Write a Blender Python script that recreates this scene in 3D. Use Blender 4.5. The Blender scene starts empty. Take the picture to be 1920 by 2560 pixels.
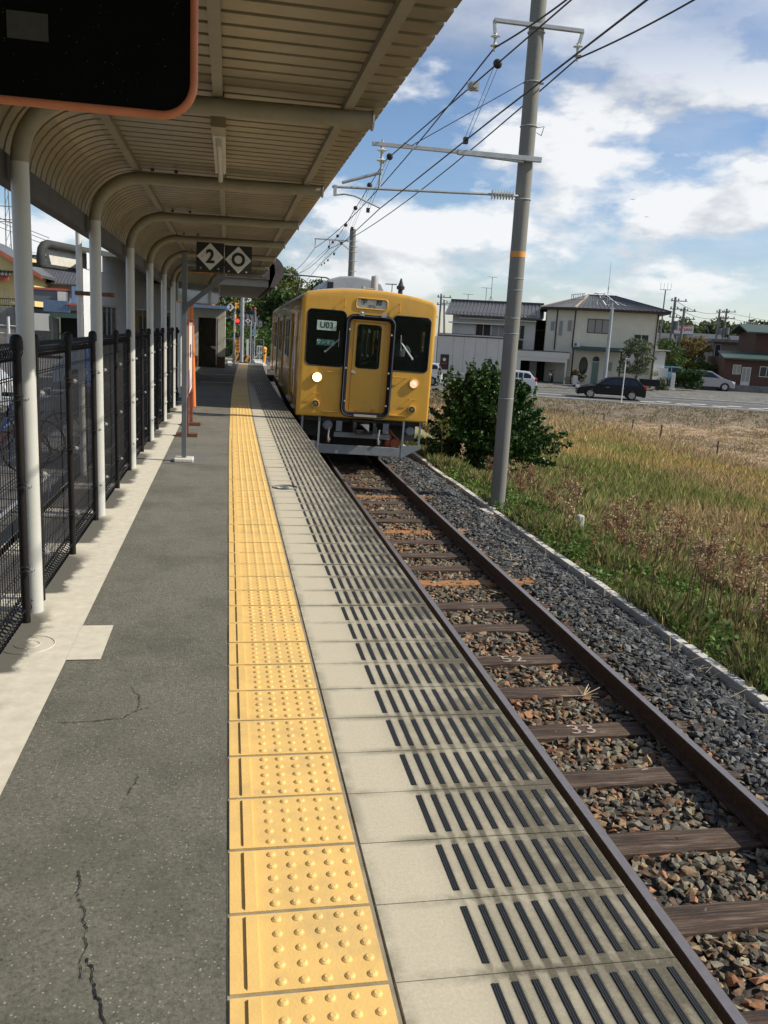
import bpy, bmesh, math, random
import numpy as np
from mathutils import Vector, Matrix, Euler
R = math.radians
random.seed(7); rng = np.random.default_rng(7)
scn = bpy.context.scene
col = scn.collection

# ------------------------------------------------------------------ camera
CAMZ = 1.62
def make_camera():
    cd = bpy.data.cameras.new('camera'); co = bpy.data.objects.new('camera', cd); col.objects.link(co)
    yaw, pit, rol = R(10.9), R(12.0), R(3.1)
    f = Vector((math.sin(yaw)*math.cos(pit), math.cos(yaw)*math.cos(pit), -math.sin(pit)))
    rt = Vector((math.cos(yaw), -math.sin(yaw), 0)); up = rt.cross(f)
    cr = rt*math.cos(rol) + up*math.sin(rol); cu = up*math.cos(rol) - rt*math.sin(rol)
    m = Matrix((cr, cu, -f)).transposed().to_4x4(); m.translation = Vector((0, 0, CAMZ))
    co.matrix_world = m
    cd.sensor_fit = 'HORIZONTAL'; cd.sensor_width = 36.0; cd.lens = 36.0*2100/1920
    cd.clip_start = 0.05; cd.clip_end = 3000
    scn.camera = co
make_camera()
# ------------------------------------------------------------------ light
SUN_EL = R(39); SUNV = Vector((0.978*math.cos(SUN_EL), -0.208*math.cos(SUN_EL), math.sin(SUN_EL)))
sl = bpy.data.lights.new('sun', 'SUN'); sl.energy = 5.0; sl.angle = R(0.5); sl.color = (1.0, 0.925, 0.775)
so = bpy.data.objects.new('sun', sl); col.objects.link(so); so.rotation_euler = SUNV.to_track_quat('Z', 'Y').to_euler()
so.location = (30, -6, 30)
scn.view_settings.view_transform = 'Standard'; scn.view_settings.look = 'None'
scn.view_settings.exposure = 0.12; scn.view_settings.gamma = 1.0
w = bpy.data.worlds.new('World'); scn.world = w; w.use_nodes = True
def make_sky():
    nt = w.node_tree; N = nt.nodes; L = nt.links; N.clear()
    out = N.new('ShaderNodeOutputWorld'); bg = N.new('ShaderNodeBackground')
    sky = N.new('ShaderNodeTexSky'); sky.sky_type = 'NISHITA'; sky.sun_disc = False
    sky.sun_elevation = SUN_EL; sky.sun_rotation = math.atan2(SUNV.x, SUNV.y)
    sky.air_density = 1.0; sky.dust_density = 0.4; sky.ozone_density = 2.2
    tc = N.new('ShaderNodeTexCoord')
    def math_(op, a, b=None, c=None):
        n = N.new('ShaderNodeMath'); n.operation = op
        for i, v in enumerate((a, b, c)):
            if v is None: continue
            if isinstance(v, (int, float)): n.inputs[i].default_value = v
            else: L.new(v, n.inputs[i])
        return n.outputs[0]
    sep = N.new('ShaderNodeSeparateXYZ'); L.new(tc.outputs['Generated'], sep.inputs[0])
    # cloud layer coordinates: project the view direction on a high flat layer
    zz = math_('MAXIMUM', sep.outputs[2], 0.0)
    den = math_('ADD', zz, 0.16)
    cx = math_('DIVIDE', sep.outputs[0], den); cy = math_('DIVIDE', sep.outputs[1], den)
    comb = N.new('ShaderNodeCombineXYZ'); L.new(cx, comb.inputs[0]); L.new(cy, comb.inputs[1]); L.new(math_('MULTIPLY', sep.outputs[2], 3.0), comb.inputs[2])
    def noise(vec, scale, detail, rough, dist=0.0, loc=(0, 0, 0), sc=(1, 1, 1)):
        mp = N.new('ShaderNodeMapping'); mp.inputs['Location'].default_value = loc; mp.inputs['Scale'].default_value = sc
        L.new(vec, mp.inputs['Vector'])
        n = N.new('ShaderNodeTexNoise'); n.inputs['Scale'].default_value = scale; n.inputs['Detail'].default_value = detail
        n.inputs['Roughness'].default_value = rough; n.inputs['Distortion'].default_value = dist
        L.new(mp.outputs[0], n.inputs['Vector']); return n.outputs[0]
    big = noise(comb.outputs[0], 0.55, 3, 0.5, 0.2, CLOUD_LOC)
    fine = noise(comb.outputs[0], 1.7, 10, 0.58, 0.25, (1.7, 4.2, 0))
    mixn = math_('ADD', math_('MULTIPLY', big, 0.62), math_('MULTIPLY', fine, 0.38))
    ramp = N.new('ShaderNodeValToRGB'); L.new(mixn, ramp.inputs[0])
    ramp.color_ramp.elements[0].position = 0.455; ramp.color_ramp.elements[1].position = 0.60
    mask = ramp.outputs[0]
    # puffier cumulus band low over the horizon
    mp2 = N.new('ShaderNodeMapping'); mp2.inputs['Scale'].default_value = (1, 1, 2.3); mp2.inputs['Location'].default_value = (0.35, 0.1, 0.0); L.new(tc.outputs['Generated'], mp2.inputs[0])
    cum = N.new('ShaderNodeTexNoise'); cum.inputs['Scale'].default_value = 4.6; cum.inputs['Detail'].default_value = 12; cum.inputs['Roughness'].default_value = 0.55
    L.new(mp2.outputs[0], cum.inputs['Vector'])
    r2 = N.new('ShaderNodeValToRGB'); L.new(cum.outputs[0], r2.inputs[0]); r2.color_ramp.elements[0].position = 0.465; r2.color_ramp.elements[1].position = 0.55
    band = N.new('ShaderNodeValToRGB'); L.new(sep.outputs[2], band.inputs[0])
    e = band.color_ramp.elements; e[0].position = 0.0; e[0].color = (.15, .15, .15, 1); e[1].position = 0.07; e[1].color = (1, 1, 1, 1)
    a = band.color_ramp.elements.new(0.24); a.color = (1, 1, 1, 1); b = band.color_ramp.elements.new(0.36); b.color = (0, 0, 0, 1)
    cumm = math_('MULTIPLY', r2.outputs[0], band.outputs[0])
    hi = N.new('ShaderNodeValToRGB'); L.new(sep.outputs[2], hi.inputs[0])
    hi.color_ramp.elements[0].position = 0.20; hi.color_ramp.elements[0].color = (.35, .35, .35, 1); hi.color_ramp.elements[1].position = 0.36
    msk = math_('MAXIMUM', math_('MULTIPLY', mask, hi.outputs[0]), cumm)
    # cloud brightness: white tops, grey undersides
    mp4 = N.new('ShaderNodeMapping'); mp4.inputs['Scale'].default_value = (1, 1, 2.3); mp4.inputs['Location'].default_value = (0.38, 0.1, 0.075); L.new(tc.outputs['Generated'], mp4.inputs[0])
    cum2 = N.new('ShaderNodeTexNoise'); cum2.inputs['Scale'].default_value = 4.6; cum2.inputs['Detail'].default_value = 12; cum2.inputs['Roughness'].default_value = 0.55; L.new(mp4.outputs[0], cum2.inputs['Vector'])
    relief = math_('ADD', math_('MULTIPLY', math_('SUBTRACT', cum.outputs[0], cum2.outputs[0]), 1.7), 0.56)
    shade = noise(comb.outputs[0], 1.1, 8, 0.6, 0.1, (3.1, 7.3, 2))
    dsh = N.new('ShaderNodeMix'); dsh.data_type = 'FLOAT'; L.new(cumm, dsh.inputs['Factor']); L.new(shade, dsh.inputs['A']); L.new(relief, dsh.inputs['B'])
    r3 = N.new('ShaderNodeValToRGB'); L.new(dsh.outputs['Result'], r3.inputs[0])
    r3.color_ramp.elements[0].position = 0.38; r3.color_ramp.elements[0].color = (6.0, 6.4, 7.1, 1)
    r3.color_ramp.elements[1].position = 0.60; r3.color_ramp.elements[1].color = (11.0, 11.1, 11.2, 1)
    hsv = N.new('ShaderNodeHueSaturation'); hsv.inputs['Saturation'].default_value = 1.04; hsv.inputs['Value'].default_value = 1.35; L.new(sky.outputs[0], hsv.inputs['Color'])
    mx = N.new('ShaderNodeMix'); mx.data_type = 'RGBA'; L.new(math_('MULTIPLY', msk, 0.93), mx.inputs['Factor'])
    tn = N.new('ShaderNodeMix'); tn.data_type = 'RGBA'; tn.blend_type = 'MULTIPLY'; tn.inputs['Factor'].default_value = 1.0; L.new(hsv.outputs[0], tn.inputs['A']); tn.inputs['B'].default_value = (0.97, 1.0, 1.08, 1)
    L.new(tn.outputs['Result'], mx.inputs['A']); L.new(r3.outputs[0], mx.inputs['B'])
    L.new(mx.outputs['Result'], bg.inputs[0]); bg.inputs[1].default_value = 0.08
    L.new(bg.outputs[0], out.inputs[0])
CLOUD_LOC = (0.3, 0.9, 0.0)
make_sky()

# ------------------------------------------------------------------ materials
MATS = {}
def newmat(name):
    m = bpy.data.materials.new(name); m.use_nodes = True; MATS[name] = m
    b = m.node_tree.nodes['Principled BSDF']; return m, m.node_tree.nodes, m.node_tree.links, b
def P(name, c, rough=0.6, metal=0.0, var=0.12, scale=4.0, bump=0.0, bscale=30.0, dirt=None, dscale=3.0, dlo=0.5, dhi=0.7, coat=0.0, stretch=(1, 1, 1), spec=None):
    """procedural surface: base colour broken up by noise, optional second colour in patches, optional bump"""
    m, N, L, b = newmat(name)
    tc = N.new('ShaderNodeTexCoord'); mp = N.new('ShaderNodeMapping'); mp.inputs['Scale'].default_value = stretch
    L.new(tc.outputs['Object'], mp.inputs['Vector'])
    n = N.new('ShaderNodeTexNoise'); n.inputs['Scale'].default_value = scale; n.inputs['Detail'].default_value = 8; n.inputs['Roughness'].default_value = 0.62
    L.new(mp.outputs[0], n.inputs['Vector'])
    r = N.new('ShaderNodeValToRGB'); L.new(n.outputs[0], r.inputs[0])
    r.color_ramp.elements[0].position = 0.3; r.color_ramp.elements[1].position = 0.7
    r.color_ramp.elements[0].color = tuple(max(0, x*(1-var)) for x in c)+(1,)
    r.color_ramp.elements[1].color = tuple(min(1, x*(1+var)) for x in c)+(1,)
    o = r.outputs[0]
    if dirt:
        n2 = N.new('ShaderNodeTexNoise'); n2.inputs['Scale'].default_value = dscale; n2.inputs['Detail'].default_value = 10; n2.inputs['Roughness'].default_value = 0.7
        mp3 = N.new('ShaderNodeMapping'); mp3.inputs['Location'].default_value = (3, 5, 7); mp3.inputs['Scale'].default_value = stretch; L.new(tc.outputs['Object'], mp3.inputs[0]); L.new(mp3.outputs[0], n2.inputs['Vector'])
        r2 = N.new('ShaderNodeValToRGB'); L.new(n2.outputs[0], r2.inputs[0]); r2.color_ramp.elements[0].position = dlo; r2.color_ramp.elements[1].position = dhi
        mx = N.new('ShaderNodeMix'); mx.data_type = 'RGBA'; L.new(r2.outputs[0], mx.inputs['Factor']); L.new(o, mx.inputs['A']); mx.inputs['B'].default_value = tuple(dirt)+(1,)
        o = mx.outputs['Result']
    L.new(o, b.inputs['Base Color'])
    b.inputs['Roughness'].default_value = rough; b.inputs['Metallic'].default_value = metal
    if coat: b.inputs['Coat Weight'].default_value = coat
    if spec is not None: b.inputs['Specular IOR Level'].default_value = spec
    if bump:
        n3 = N.new('ShaderNodeTexNoise'); n3.inputs['Scale'].default_value = bscale; n3.inputs['Detail'].default_value = 6; L.new(mp.outputs[0], n3.inputs['Vector'])
        bp = N.new('ShaderNodeBump'); bp.inputs['Strength'].default_value = bump; bp.inputs['Distance'].default_value = 0.02; L.new(n3.outputs[0], bp.inputs['Height']); L.new(bp.outputs[0], b.inputs['Normal'])
    return m
def emis(name, c, s):
    m, N, L, b = newmat(name); b.inputs['Base Color'].default_value = tuple(c)+(1,); b.inputs['Emission Color'].default_value = tuple(c)+(1,); b.inputs['Emission Strength'].default_value = s; return m
def glassy(name, tint=(.3, .33, .33), trans=0.55, rough=0.03):
    m, N, L, b = newmat(name)
    b.inputs['Base Color'].default_value = (0.01, 0.012, 0.014, 1); b.inputs['Roughness'].default_value = rough
    t = N.new('ShaderNodeBsdfTransparent'); t.inputs[0].default_value = tuple(tint)+(1,)
    mx = N.new('ShaderNodeMixShader'); mx.inputs[0].default_value = trans
    L.new(b.outputs[0], mx.inputs[1]); L.new(t.outputs[0], mx.inputs[2]); L.new(mx.outputs[0], N['Material Output'].inputs[0]); return m
def vcol(name, rough=0.8, var=0.25, scale=30.0, trans=0.0, spec=0.3):
    """colour from the mesh's own 'tint' attribute, broken up by noise (leaves, stones, grass)"""
    m, N, L, b = newmat(name)
    a = N.new('ShaderNodeAttribute'); a.attribute_name = 'tint'
    tc = N.new('ShaderNodeTexCoord'); n = N.new('ShaderNodeTexNoise'); n.inputs['Scale'].default_value = scale; n.inputs['Detail'].default_value = 4; L.new(tc.outputs['Object'], n.inputs['Vector'])
    mr = N.new('ShaderNodeMapRange'); mr.inputs[1].default_value = 0.3; mr.inputs[2].default_value = 0.7; mr.inputs[3].default_value = 1-var; mr.inputs[4].default_value = 1+var; L.new(n.outputs[0], mr.inputs[0])
    vm = N.new('ShaderNodeVectorMath'); vm.operation = 'SCALE'; L.new(a.outputs['Color'], vm.inputs[0]); L.new(mr.outputs[0], vm.inputs['Scale'])
    L.new(vm.outputs[0], b.inputs['Base Color']); b.inputs['Roughness'].default_value = rough; b.inputs['Specular IOR Level'].default_value = spec
    if trans:
        t = N.new('ShaderNodeBsdfTranslucent'); L.new(vm.outputs[0], t.inputs[0]); mx = N.new('ShaderNodeMixShader'); mx.inputs[0].default_value = trans
        L.new(b.outputs[0], mx.inputs[1]); L.new(t.outputs[0], mx.inputs[2]); L.new(mx.outputs[0], N['Material Output'].inputs[0])
    return m

P('white_paint', (.62, .62, .58), .45, var=.06, scale=9, dirt=(.42, .38, .3), dlo=.6, dhi=.8)
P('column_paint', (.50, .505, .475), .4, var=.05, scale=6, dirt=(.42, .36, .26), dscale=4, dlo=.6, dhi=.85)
P('deck_metal', (.29, .25, .175), .36, metal=.2, var=.18, scale=3, dirt=(.26, .17, .09), dscale=9, dlo=.64, dhi=.8)
P('beam_paint_shaded', (.27, .25, .19), .5, var=.12, scale=6, dirt=(.30, .17, .08), dscale=11, dlo=.58, dhi=.75)  # column paint with the shade under the canopy put into its colour, plus rust patches
P('hood_dark', (.035, .034, .031), .8, var=.4, scale=3); P('gutter_dark', (.055, .052, .046), .6, var=.3, scale=6)
P('black_coat', (.012, .012, .013), .35, var=.3)
P('brown_coat', (.009, .0065, .006), .55, var=.3, spec=.3)
P('steel_bright', (.62, .62, .60), .3, metal=.7, var=.1)
P('galv', (.36, .38, .40), .5, metal=.4, var=.14, scale=8)
P('grey_paint', (.12, .135, .15), .5, var=.1)
P('rust_paint', (.25, .07, .04), .6, var=.3, scale=14)
P('rust', (.14, .065, .035), .85, var=.4, scale=18, bump=.4, bscale=60)
P('rail_side', (.052, .028, .018), .8, var=.35, scale=20, bump=.3, bscale=60)
P('rail_top', (.22, .205, .215), .42, metal=.55, var=.12, scale=20)
P('station_wall', (.62, .64, .67), .8, var=.06); P('chalk', (.34, .28, .23), .9, var=.5, scale=25); P('orange_paint', (.78, .20, .045), .45, var=.08, scale=10)
P('mirror_rim', (.60, .20, .09), .5, var=.15, scale=12, dirt=(.3, .12, .08), dlo=.6, dhi=.8)
P('black_board', (.005, .005, .005), .9, var=.3, spec=.08)
P('plate_black', (.008, .008, .009), .45, var=.2)
P('plate_white', (.62, .61, .56), .5, var=.08, scale=20)
P('sticker', (.05, .05, .046), .6, var=.2, scale=30)
P('blue_paint', (.03, .10, .42), .5)
P('train_yellow', (.66, .36, .05), .33, var=.035, scale=2.2, dirt=(.36, .20, .06), dscale=2.2, dlo=.50, dhi=.95, coat=.25, stretch=(1, 1, .45))
P('train_roof', (.33, .34, .35), .55, var=.12)
P('train_grey', (.20, .225, .25), .5, var=.12, dirt=(.13, .11, .1), dlo=.55, dhi=.75)
P('train_black', (.008, .009, .014), .35, var=.2)
P('underframe', (.022, .021, .022), .7, var=.4, scale=9)
P('blue_black', (.006, .008, .016), .6, var=.2, spec=.15)
P('concrete_pole', (.172, .172, .158), .8, var=.10, scale=3, dirt=(.20, .19, .17), dscale=2.0, dlo=.5, dhi=.75, stretch=(1, 1, .35), bump=.1)
P('concrete', (.56, .54, .48), .85, var=.12, scale=4, dirt=(.2, .19, .16), dscale=3, dlo=.55, dhi=.8, bump=.2, bscale=60)
P('concrete_dark', (.20, .19, .17), .9, var=.2, scale=3, dirt=(.1, .09, .08), dlo=.5, dhi=.75, bump=.2)
P('porcelain', (.62, .66, .64), .2, var=.04)
P('wire_dark', (.03, .03, .035), .6)
P('rubber', (.012, .012, .012), .6)
P('cream_wall', (.64, .60, .48), .85, var=.06, scale=1.5, dirt=(.45, .42, .34), dscale=1.2, dlo=.58, dhi=.85)
P('pale_wall', (.56, .54, .49), .8, var=.05, scale=1.2, dirt=(.4, .38, .34), dscale=1.2, dlo=.58, dhi=.85)
P('white_wall', (.58, .60, .62), .75, var=.05, scale=1.2)
P('yellow_wall', (.66, .52, .24), .85, var=.06)
P('brick_wall', (.085, .042, .032), .85, var=.25, scale=6)
P('brown_wall', (.20, .17, .14), .85, var=.12)
P('tile_roof', (.075, .078, .085), .45, var=.35, scale=5)
P('tile_ridge', (.05, .052, .06), .5, var=.3)
P('green_roof', (.045, .078, .066), .6, var=.15)
P('dark_wood', (.045, .03, .022), .8, var=.3)
P('red_trim', (.42, .10, .06), .6, var=.1)
P('blue_sheet', (.16, .26, .42), .55, var=.1, scale=3)
P('dark_in', (.010, .010, .010), .9)
P('win_glass', (.035, .045, .05), .06, var=.3, scale=.6)
P('alu', (.50, .50, .48), .45, metal=.5, var=.08)
P('curtain', (.30, .29, .26), .9, var=.2, scale=12, stretch=(6, 1, 1))
P('car_white', (.72, .74, .76), .25, var=.02, coat=.6)
P('car_black', (.010, .011, .015), .3, var=.1, spec=.25)
P('car_silver', (.33, .34, .38), .28, metal=.5, var=.02, coat=.6)
P('car_blue', (.22, .42, .55), .25, var=.02, coat=.6)
P('car_glass', (.02, .025, .03), .04)
P('wheel_alu', (.42, .43, .44), .35, metal=.7)
P('lamp_red', (.45, .02, .015), .25); P('lamp_clear', (.6, .62, .62), .15)
P('wood_stake', (.10, .07, .05), .9, var=.3)
P('bark', (.11, .08, .06), .9, var=.3, scale=12)
P('asphalt_road', (.105, .105, .102), .9, var=.13, scale=2.5, bump=.1, bscale=80)
P('lot_asphalt', (.135, .13, .12), .9, var=.18, scale=1.3, bump=.1, bscale=80)
P('road_paint', (.62, .62, .60), .7, var=.12, scale=9)
P('skin', (.48, .30, .21), .55, var=.05); P('hair', (.015, .012, .01), .5); P('shirt_white', (.75, .77, .8), .8); P('navy_cloth', (.02, .025, .06), .8)
P('seat_cloth', (.05, .08, .16), .85)
P('hazard_yellow', (.80, .33, .03), .5, var=.08)
glassy('train_glass', (.78, .82, .82), .68)
glassy('clear_glass', (.75, .8, .8), .7); glassy('front_glass', (.62, .68, .72), .72)
emis('lamp_lit', (1.0, .66, .30), 14.0); emis('lamp_dimlit', (.9, .62, .40), .75); emis('signal_red', (1.0, .03, .02), 2.5)
vcol('leaf', rough=.6, var=.2, trans=.25, spec=.2); vcol('grass_mat', rough=.8, var=.15, trans=.25, spec=.1); vcol('stone', rough=.85, var=.28, scale=60, spec=.35)
def train_side_shaded():  # body yellow with side shade darkened into the colour; grime streaks heavier toward the roof
    m, N, L, b = newmat('train_side_shaded'); tc = N.new('ShaderNodeTexCoord'); sp = N.new('ShaderNodeSeparateXYZ'); L.new(tc.outputs['Object'], sp.inputs[0])
    mp = N.new('ShaderNodeMapping'); mp.inputs['Scale'].default_value = (1, 7, .6); L.new(tc.outputs['Object'], mp.inputs[0]); n = N.new('ShaderNodeTexNoise'); n.inputs['Scale'].default_value = 2.5; n.inputs['Detail'].default_value = 8; L.new(mp.outputs[0], n.inputs['Vector'])
    mr = N.new('ShaderNodeMapRange'); mr.interpolation_type = 'SMOOTHSTEP'; L.new(sp.outputs[2], mr.inputs[0]); mr.inputs[1].default_value = 2.75; mr.inputs[2].default_value = 3.3; mr.inputs[3].default_value = .25; mr.inputs[4].default_value = 1.0
    r = N.new('ShaderNodeValToRGB'); L.new(n.outputs[0], r.inputs[0]); r.color_ramp.elements[0].position = .36; r.color_ramp.elements[1].position = .62
    mu = N.new('ShaderNodeMath'); mu.operation = 'MULTIPLY'; L.new(r.outputs[0], mu.inputs[0]); L.new(mr.outputs[0], mu.inputs[1])
    mx = N.new('ShaderNodeMix'); mx.data_type = 'RGBA'; L.new(mu.outputs[0], mx.inputs['Factor']); mx.inputs['A'].default_value = (.40, .195, .035, 1); mx.inputs['B'].default_value = (.12, .095, .07, 1); L.new(mx.outputs['Result'], b.inputs['Base Color']); b.inputs['Roughness'].default_value = .22; b.inputs['Coat Weight'].default_value = .3
train_side_shaded()
mm, N_, L_, b_ = newmat('mirror_face'); b_.inputs['Metallic'].default_value = 1; b_.inputs['Roughness'].default_value = .06; b_.inputs['Base Color'].default_value = (.62, .64, .62, 1)

def asphalt_platform():
    m, N, L, b = newmat('platform_asphalt')
    tc = N.new('ShaderNodeTexCoord')
    def noise(s, d=8, r=.65, vec=None):
        n = N.new('ShaderNodeTexNoise'); n.inputs['Scale'].default_value = s; n.inputs['Detail'].default_value = d; n.inputs['Roughness'].default_value = r
        L.new(vec or tc.outputs['Object'], n.inputs['Vector']); return n.outputs[0]
    def ramp(v, p0, p1, c0, c1):
        r = N.new('ShaderNodeValToRGB'); L.new(v, r.inputs[0]); e = r.color_ramp.elements; e[0].position = p0; e[1].position = p1; e[0].color = c0+(1,); e[1].color = c1+(1,); return r.outputs[0]
    def mix(f, a, c):
        x = N.new('ShaderNodeMix'); x.data_type = 'RGBA'; L.new(f, x.inputs['Factor']); L.new(a, x.inputs['A'])
        if isinstance(c, tuple): x.inputs['B'].default_value = c+(1,)
        else: L.new(c, x.inputs['B'])
        return x.outputs['Result']
    c = ramp(noise(70, 8, .85), .32, .68, (.064, .0615, .048), (.255, .245, .192))
    c = mix(ramp(noise(1.6, 9, .7), .44, .66, (0, 0, 0), (.62, .62, .62)), c, (.068, .064, .050)); c = mix(ramp(noise(.55, 5), .5, .75, (0, 0, 0), (.5, .5, .5)), c, (.135, .118, .095))
    v = N.new('ShaderNodeTexVoronoi'); v.inputs['Scale'].default_value = 85; L.new(tc.outputs['Object'], v.inputs['Vector'])
    sp = ramp(v.outputs['Distance'], .16, .30, (1, 1, 1), (0, 0, 0))
    sc = N.new('ShaderNodeSeparateColor'); L.new(v.outputs['Color'], sc.inputs[0])
    sel = ramp(sc.outputs[0], .78, .84, (0, 0, 0), (1, 1, 1))
    mu = N.new('ShaderNodeMath'); mu.operation = 'MULTIPLY'; L.new(sp, mu.inputs[0]); L.new(sel, mu.inputs[1])
    c = mix(mu.outputs[0], c, (.40, .385, .34))
    v2 = N.new('ShaderNodeTexVoronoi'); v2.inputs['Scale'].default_value = 48; L.new(tc.outputs['Object'], v2.inputs['Vector']); s2 = N.new('ShaderNodeSeparateColor'); L.new(v2.outputs['Color'], s2.inputs[0])
    m2 = N.new('ShaderNodeMath'); m2.operation = 'MULTIPLY'; L.new(ramp(v2.outputs['Distance'], .10, .26, (.55, .55, .55), (0, 0, 0)), m2.inputs[0]); L.new(ramp(s2.outputs[1], .55, .65, (0, 0, 0), (1, 1, 1)), m2.inputs[1]); c = mix(m2.outputs[0], c, (.022, .020, .017))
    L.new(c, b.inputs['Base Color']); b.inputs['Roughness'].default_value = .92
    bp = N.new('ShaderNodeBump'); bp.inputs['Strength'].default_value = .9; bp.inputs['Distance'].default_value = .008; L.new(noise(95, 5, .85), bp.inputs['Height']); L.new(bp.outputs[0], b.inputs['Normal'])
asphalt_platform()
def slab_mat():
    """pale concrete edge slabs: mould stains growing from the joints and toward the track side"""
    m, N, L, b = newmat('edge_concrete')
    tc = N.new('ShaderNodeTexCoord'); sp = N.new('ShaderNodeSeparateXYZ'); L.new(tc.outputs['Object'], sp.inputs[0])
    def noise(s, d=8, r=.65):
        n = N.new('ShaderNodeTexNoise'); n.inputs['Scale'].default_value = s; n.inputs['Detail'].default_value = d; n.inputs['Roughness'].default_value = r; L.new(tc.outputs['Object'], n.inputs['Vector']); return n.outputs[0]
    def M(op, a, bb=None, c=None):
        n = N.new('ShaderNodeMath'); n.operation = op
        for i, v in enumerate((a, bb, c)):
            if v is None: continue
            if isinstance(v, (int, float)): n.inputs[i].default_value = v
            else: L.new(v, n.inputs[i])
        return n.outputs[0]
    def MR(v, a, bb, c, d):
        n = N.new('ShaderNodeMapRange'); n.interpolation_type = 'SMOOTHSTEP'
        for i, q in enumerate((v, a, bb, c, d)):
            if isinstance(q, (int, float)): n.inputs[i].default_value = q
            else: L.new(q, n.inputs[i])
        return n.outputs[0]
    x = sp.outputs[0]; y = sp.outputs[1]
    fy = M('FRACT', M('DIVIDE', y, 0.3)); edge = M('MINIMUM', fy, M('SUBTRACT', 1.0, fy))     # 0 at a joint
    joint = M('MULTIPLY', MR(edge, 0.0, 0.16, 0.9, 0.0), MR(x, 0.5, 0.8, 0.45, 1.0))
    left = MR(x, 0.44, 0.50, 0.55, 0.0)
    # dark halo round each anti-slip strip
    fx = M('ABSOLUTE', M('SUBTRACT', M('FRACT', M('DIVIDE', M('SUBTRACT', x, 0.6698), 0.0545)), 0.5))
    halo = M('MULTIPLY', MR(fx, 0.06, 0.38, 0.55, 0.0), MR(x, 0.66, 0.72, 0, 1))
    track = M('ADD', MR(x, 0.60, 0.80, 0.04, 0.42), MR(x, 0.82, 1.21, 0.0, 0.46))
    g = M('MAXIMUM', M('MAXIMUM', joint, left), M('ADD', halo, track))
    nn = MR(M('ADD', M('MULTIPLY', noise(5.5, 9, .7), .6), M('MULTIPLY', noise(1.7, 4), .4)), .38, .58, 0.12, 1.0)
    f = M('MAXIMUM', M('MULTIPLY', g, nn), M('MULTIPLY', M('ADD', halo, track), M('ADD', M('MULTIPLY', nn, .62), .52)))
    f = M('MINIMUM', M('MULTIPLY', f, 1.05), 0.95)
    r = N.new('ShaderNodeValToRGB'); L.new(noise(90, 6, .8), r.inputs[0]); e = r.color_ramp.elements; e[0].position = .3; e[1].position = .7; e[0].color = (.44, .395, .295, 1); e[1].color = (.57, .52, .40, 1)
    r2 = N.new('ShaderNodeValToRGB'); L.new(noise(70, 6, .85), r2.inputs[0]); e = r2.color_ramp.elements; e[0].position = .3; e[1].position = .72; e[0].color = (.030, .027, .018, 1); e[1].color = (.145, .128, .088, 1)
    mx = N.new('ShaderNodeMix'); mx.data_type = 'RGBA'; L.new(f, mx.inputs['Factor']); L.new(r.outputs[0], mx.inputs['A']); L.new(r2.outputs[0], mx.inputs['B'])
    L.new(mx.outputs['Result'], b.inputs['Base Color']); b.inputs['Roughness'].default_value = .88
    bp = N.new('ShaderNodeBump'); bp.inputs['Strength'].default_value = .25; bp.inputs['Distance'].default_value = .004; L.new(noise(140, 4, .8), bp.inputs['Height']); L.new(bp.outputs[0], b.inputs['Normal'])
slab_mat()
P('tactile_yellow', (.74, .485, .165), .6, var=.07, scale=7, dirt=(.47, .34, .16), dscale=4.5, dlo=.50, dhi=.86, bump=.08, bscale=120)
P('grout', (.24, .215, .16), .9, var=.3, scale=12)
P('strip_black', (.016, .019, .022), .55, var=.2, scale=40)
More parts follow.
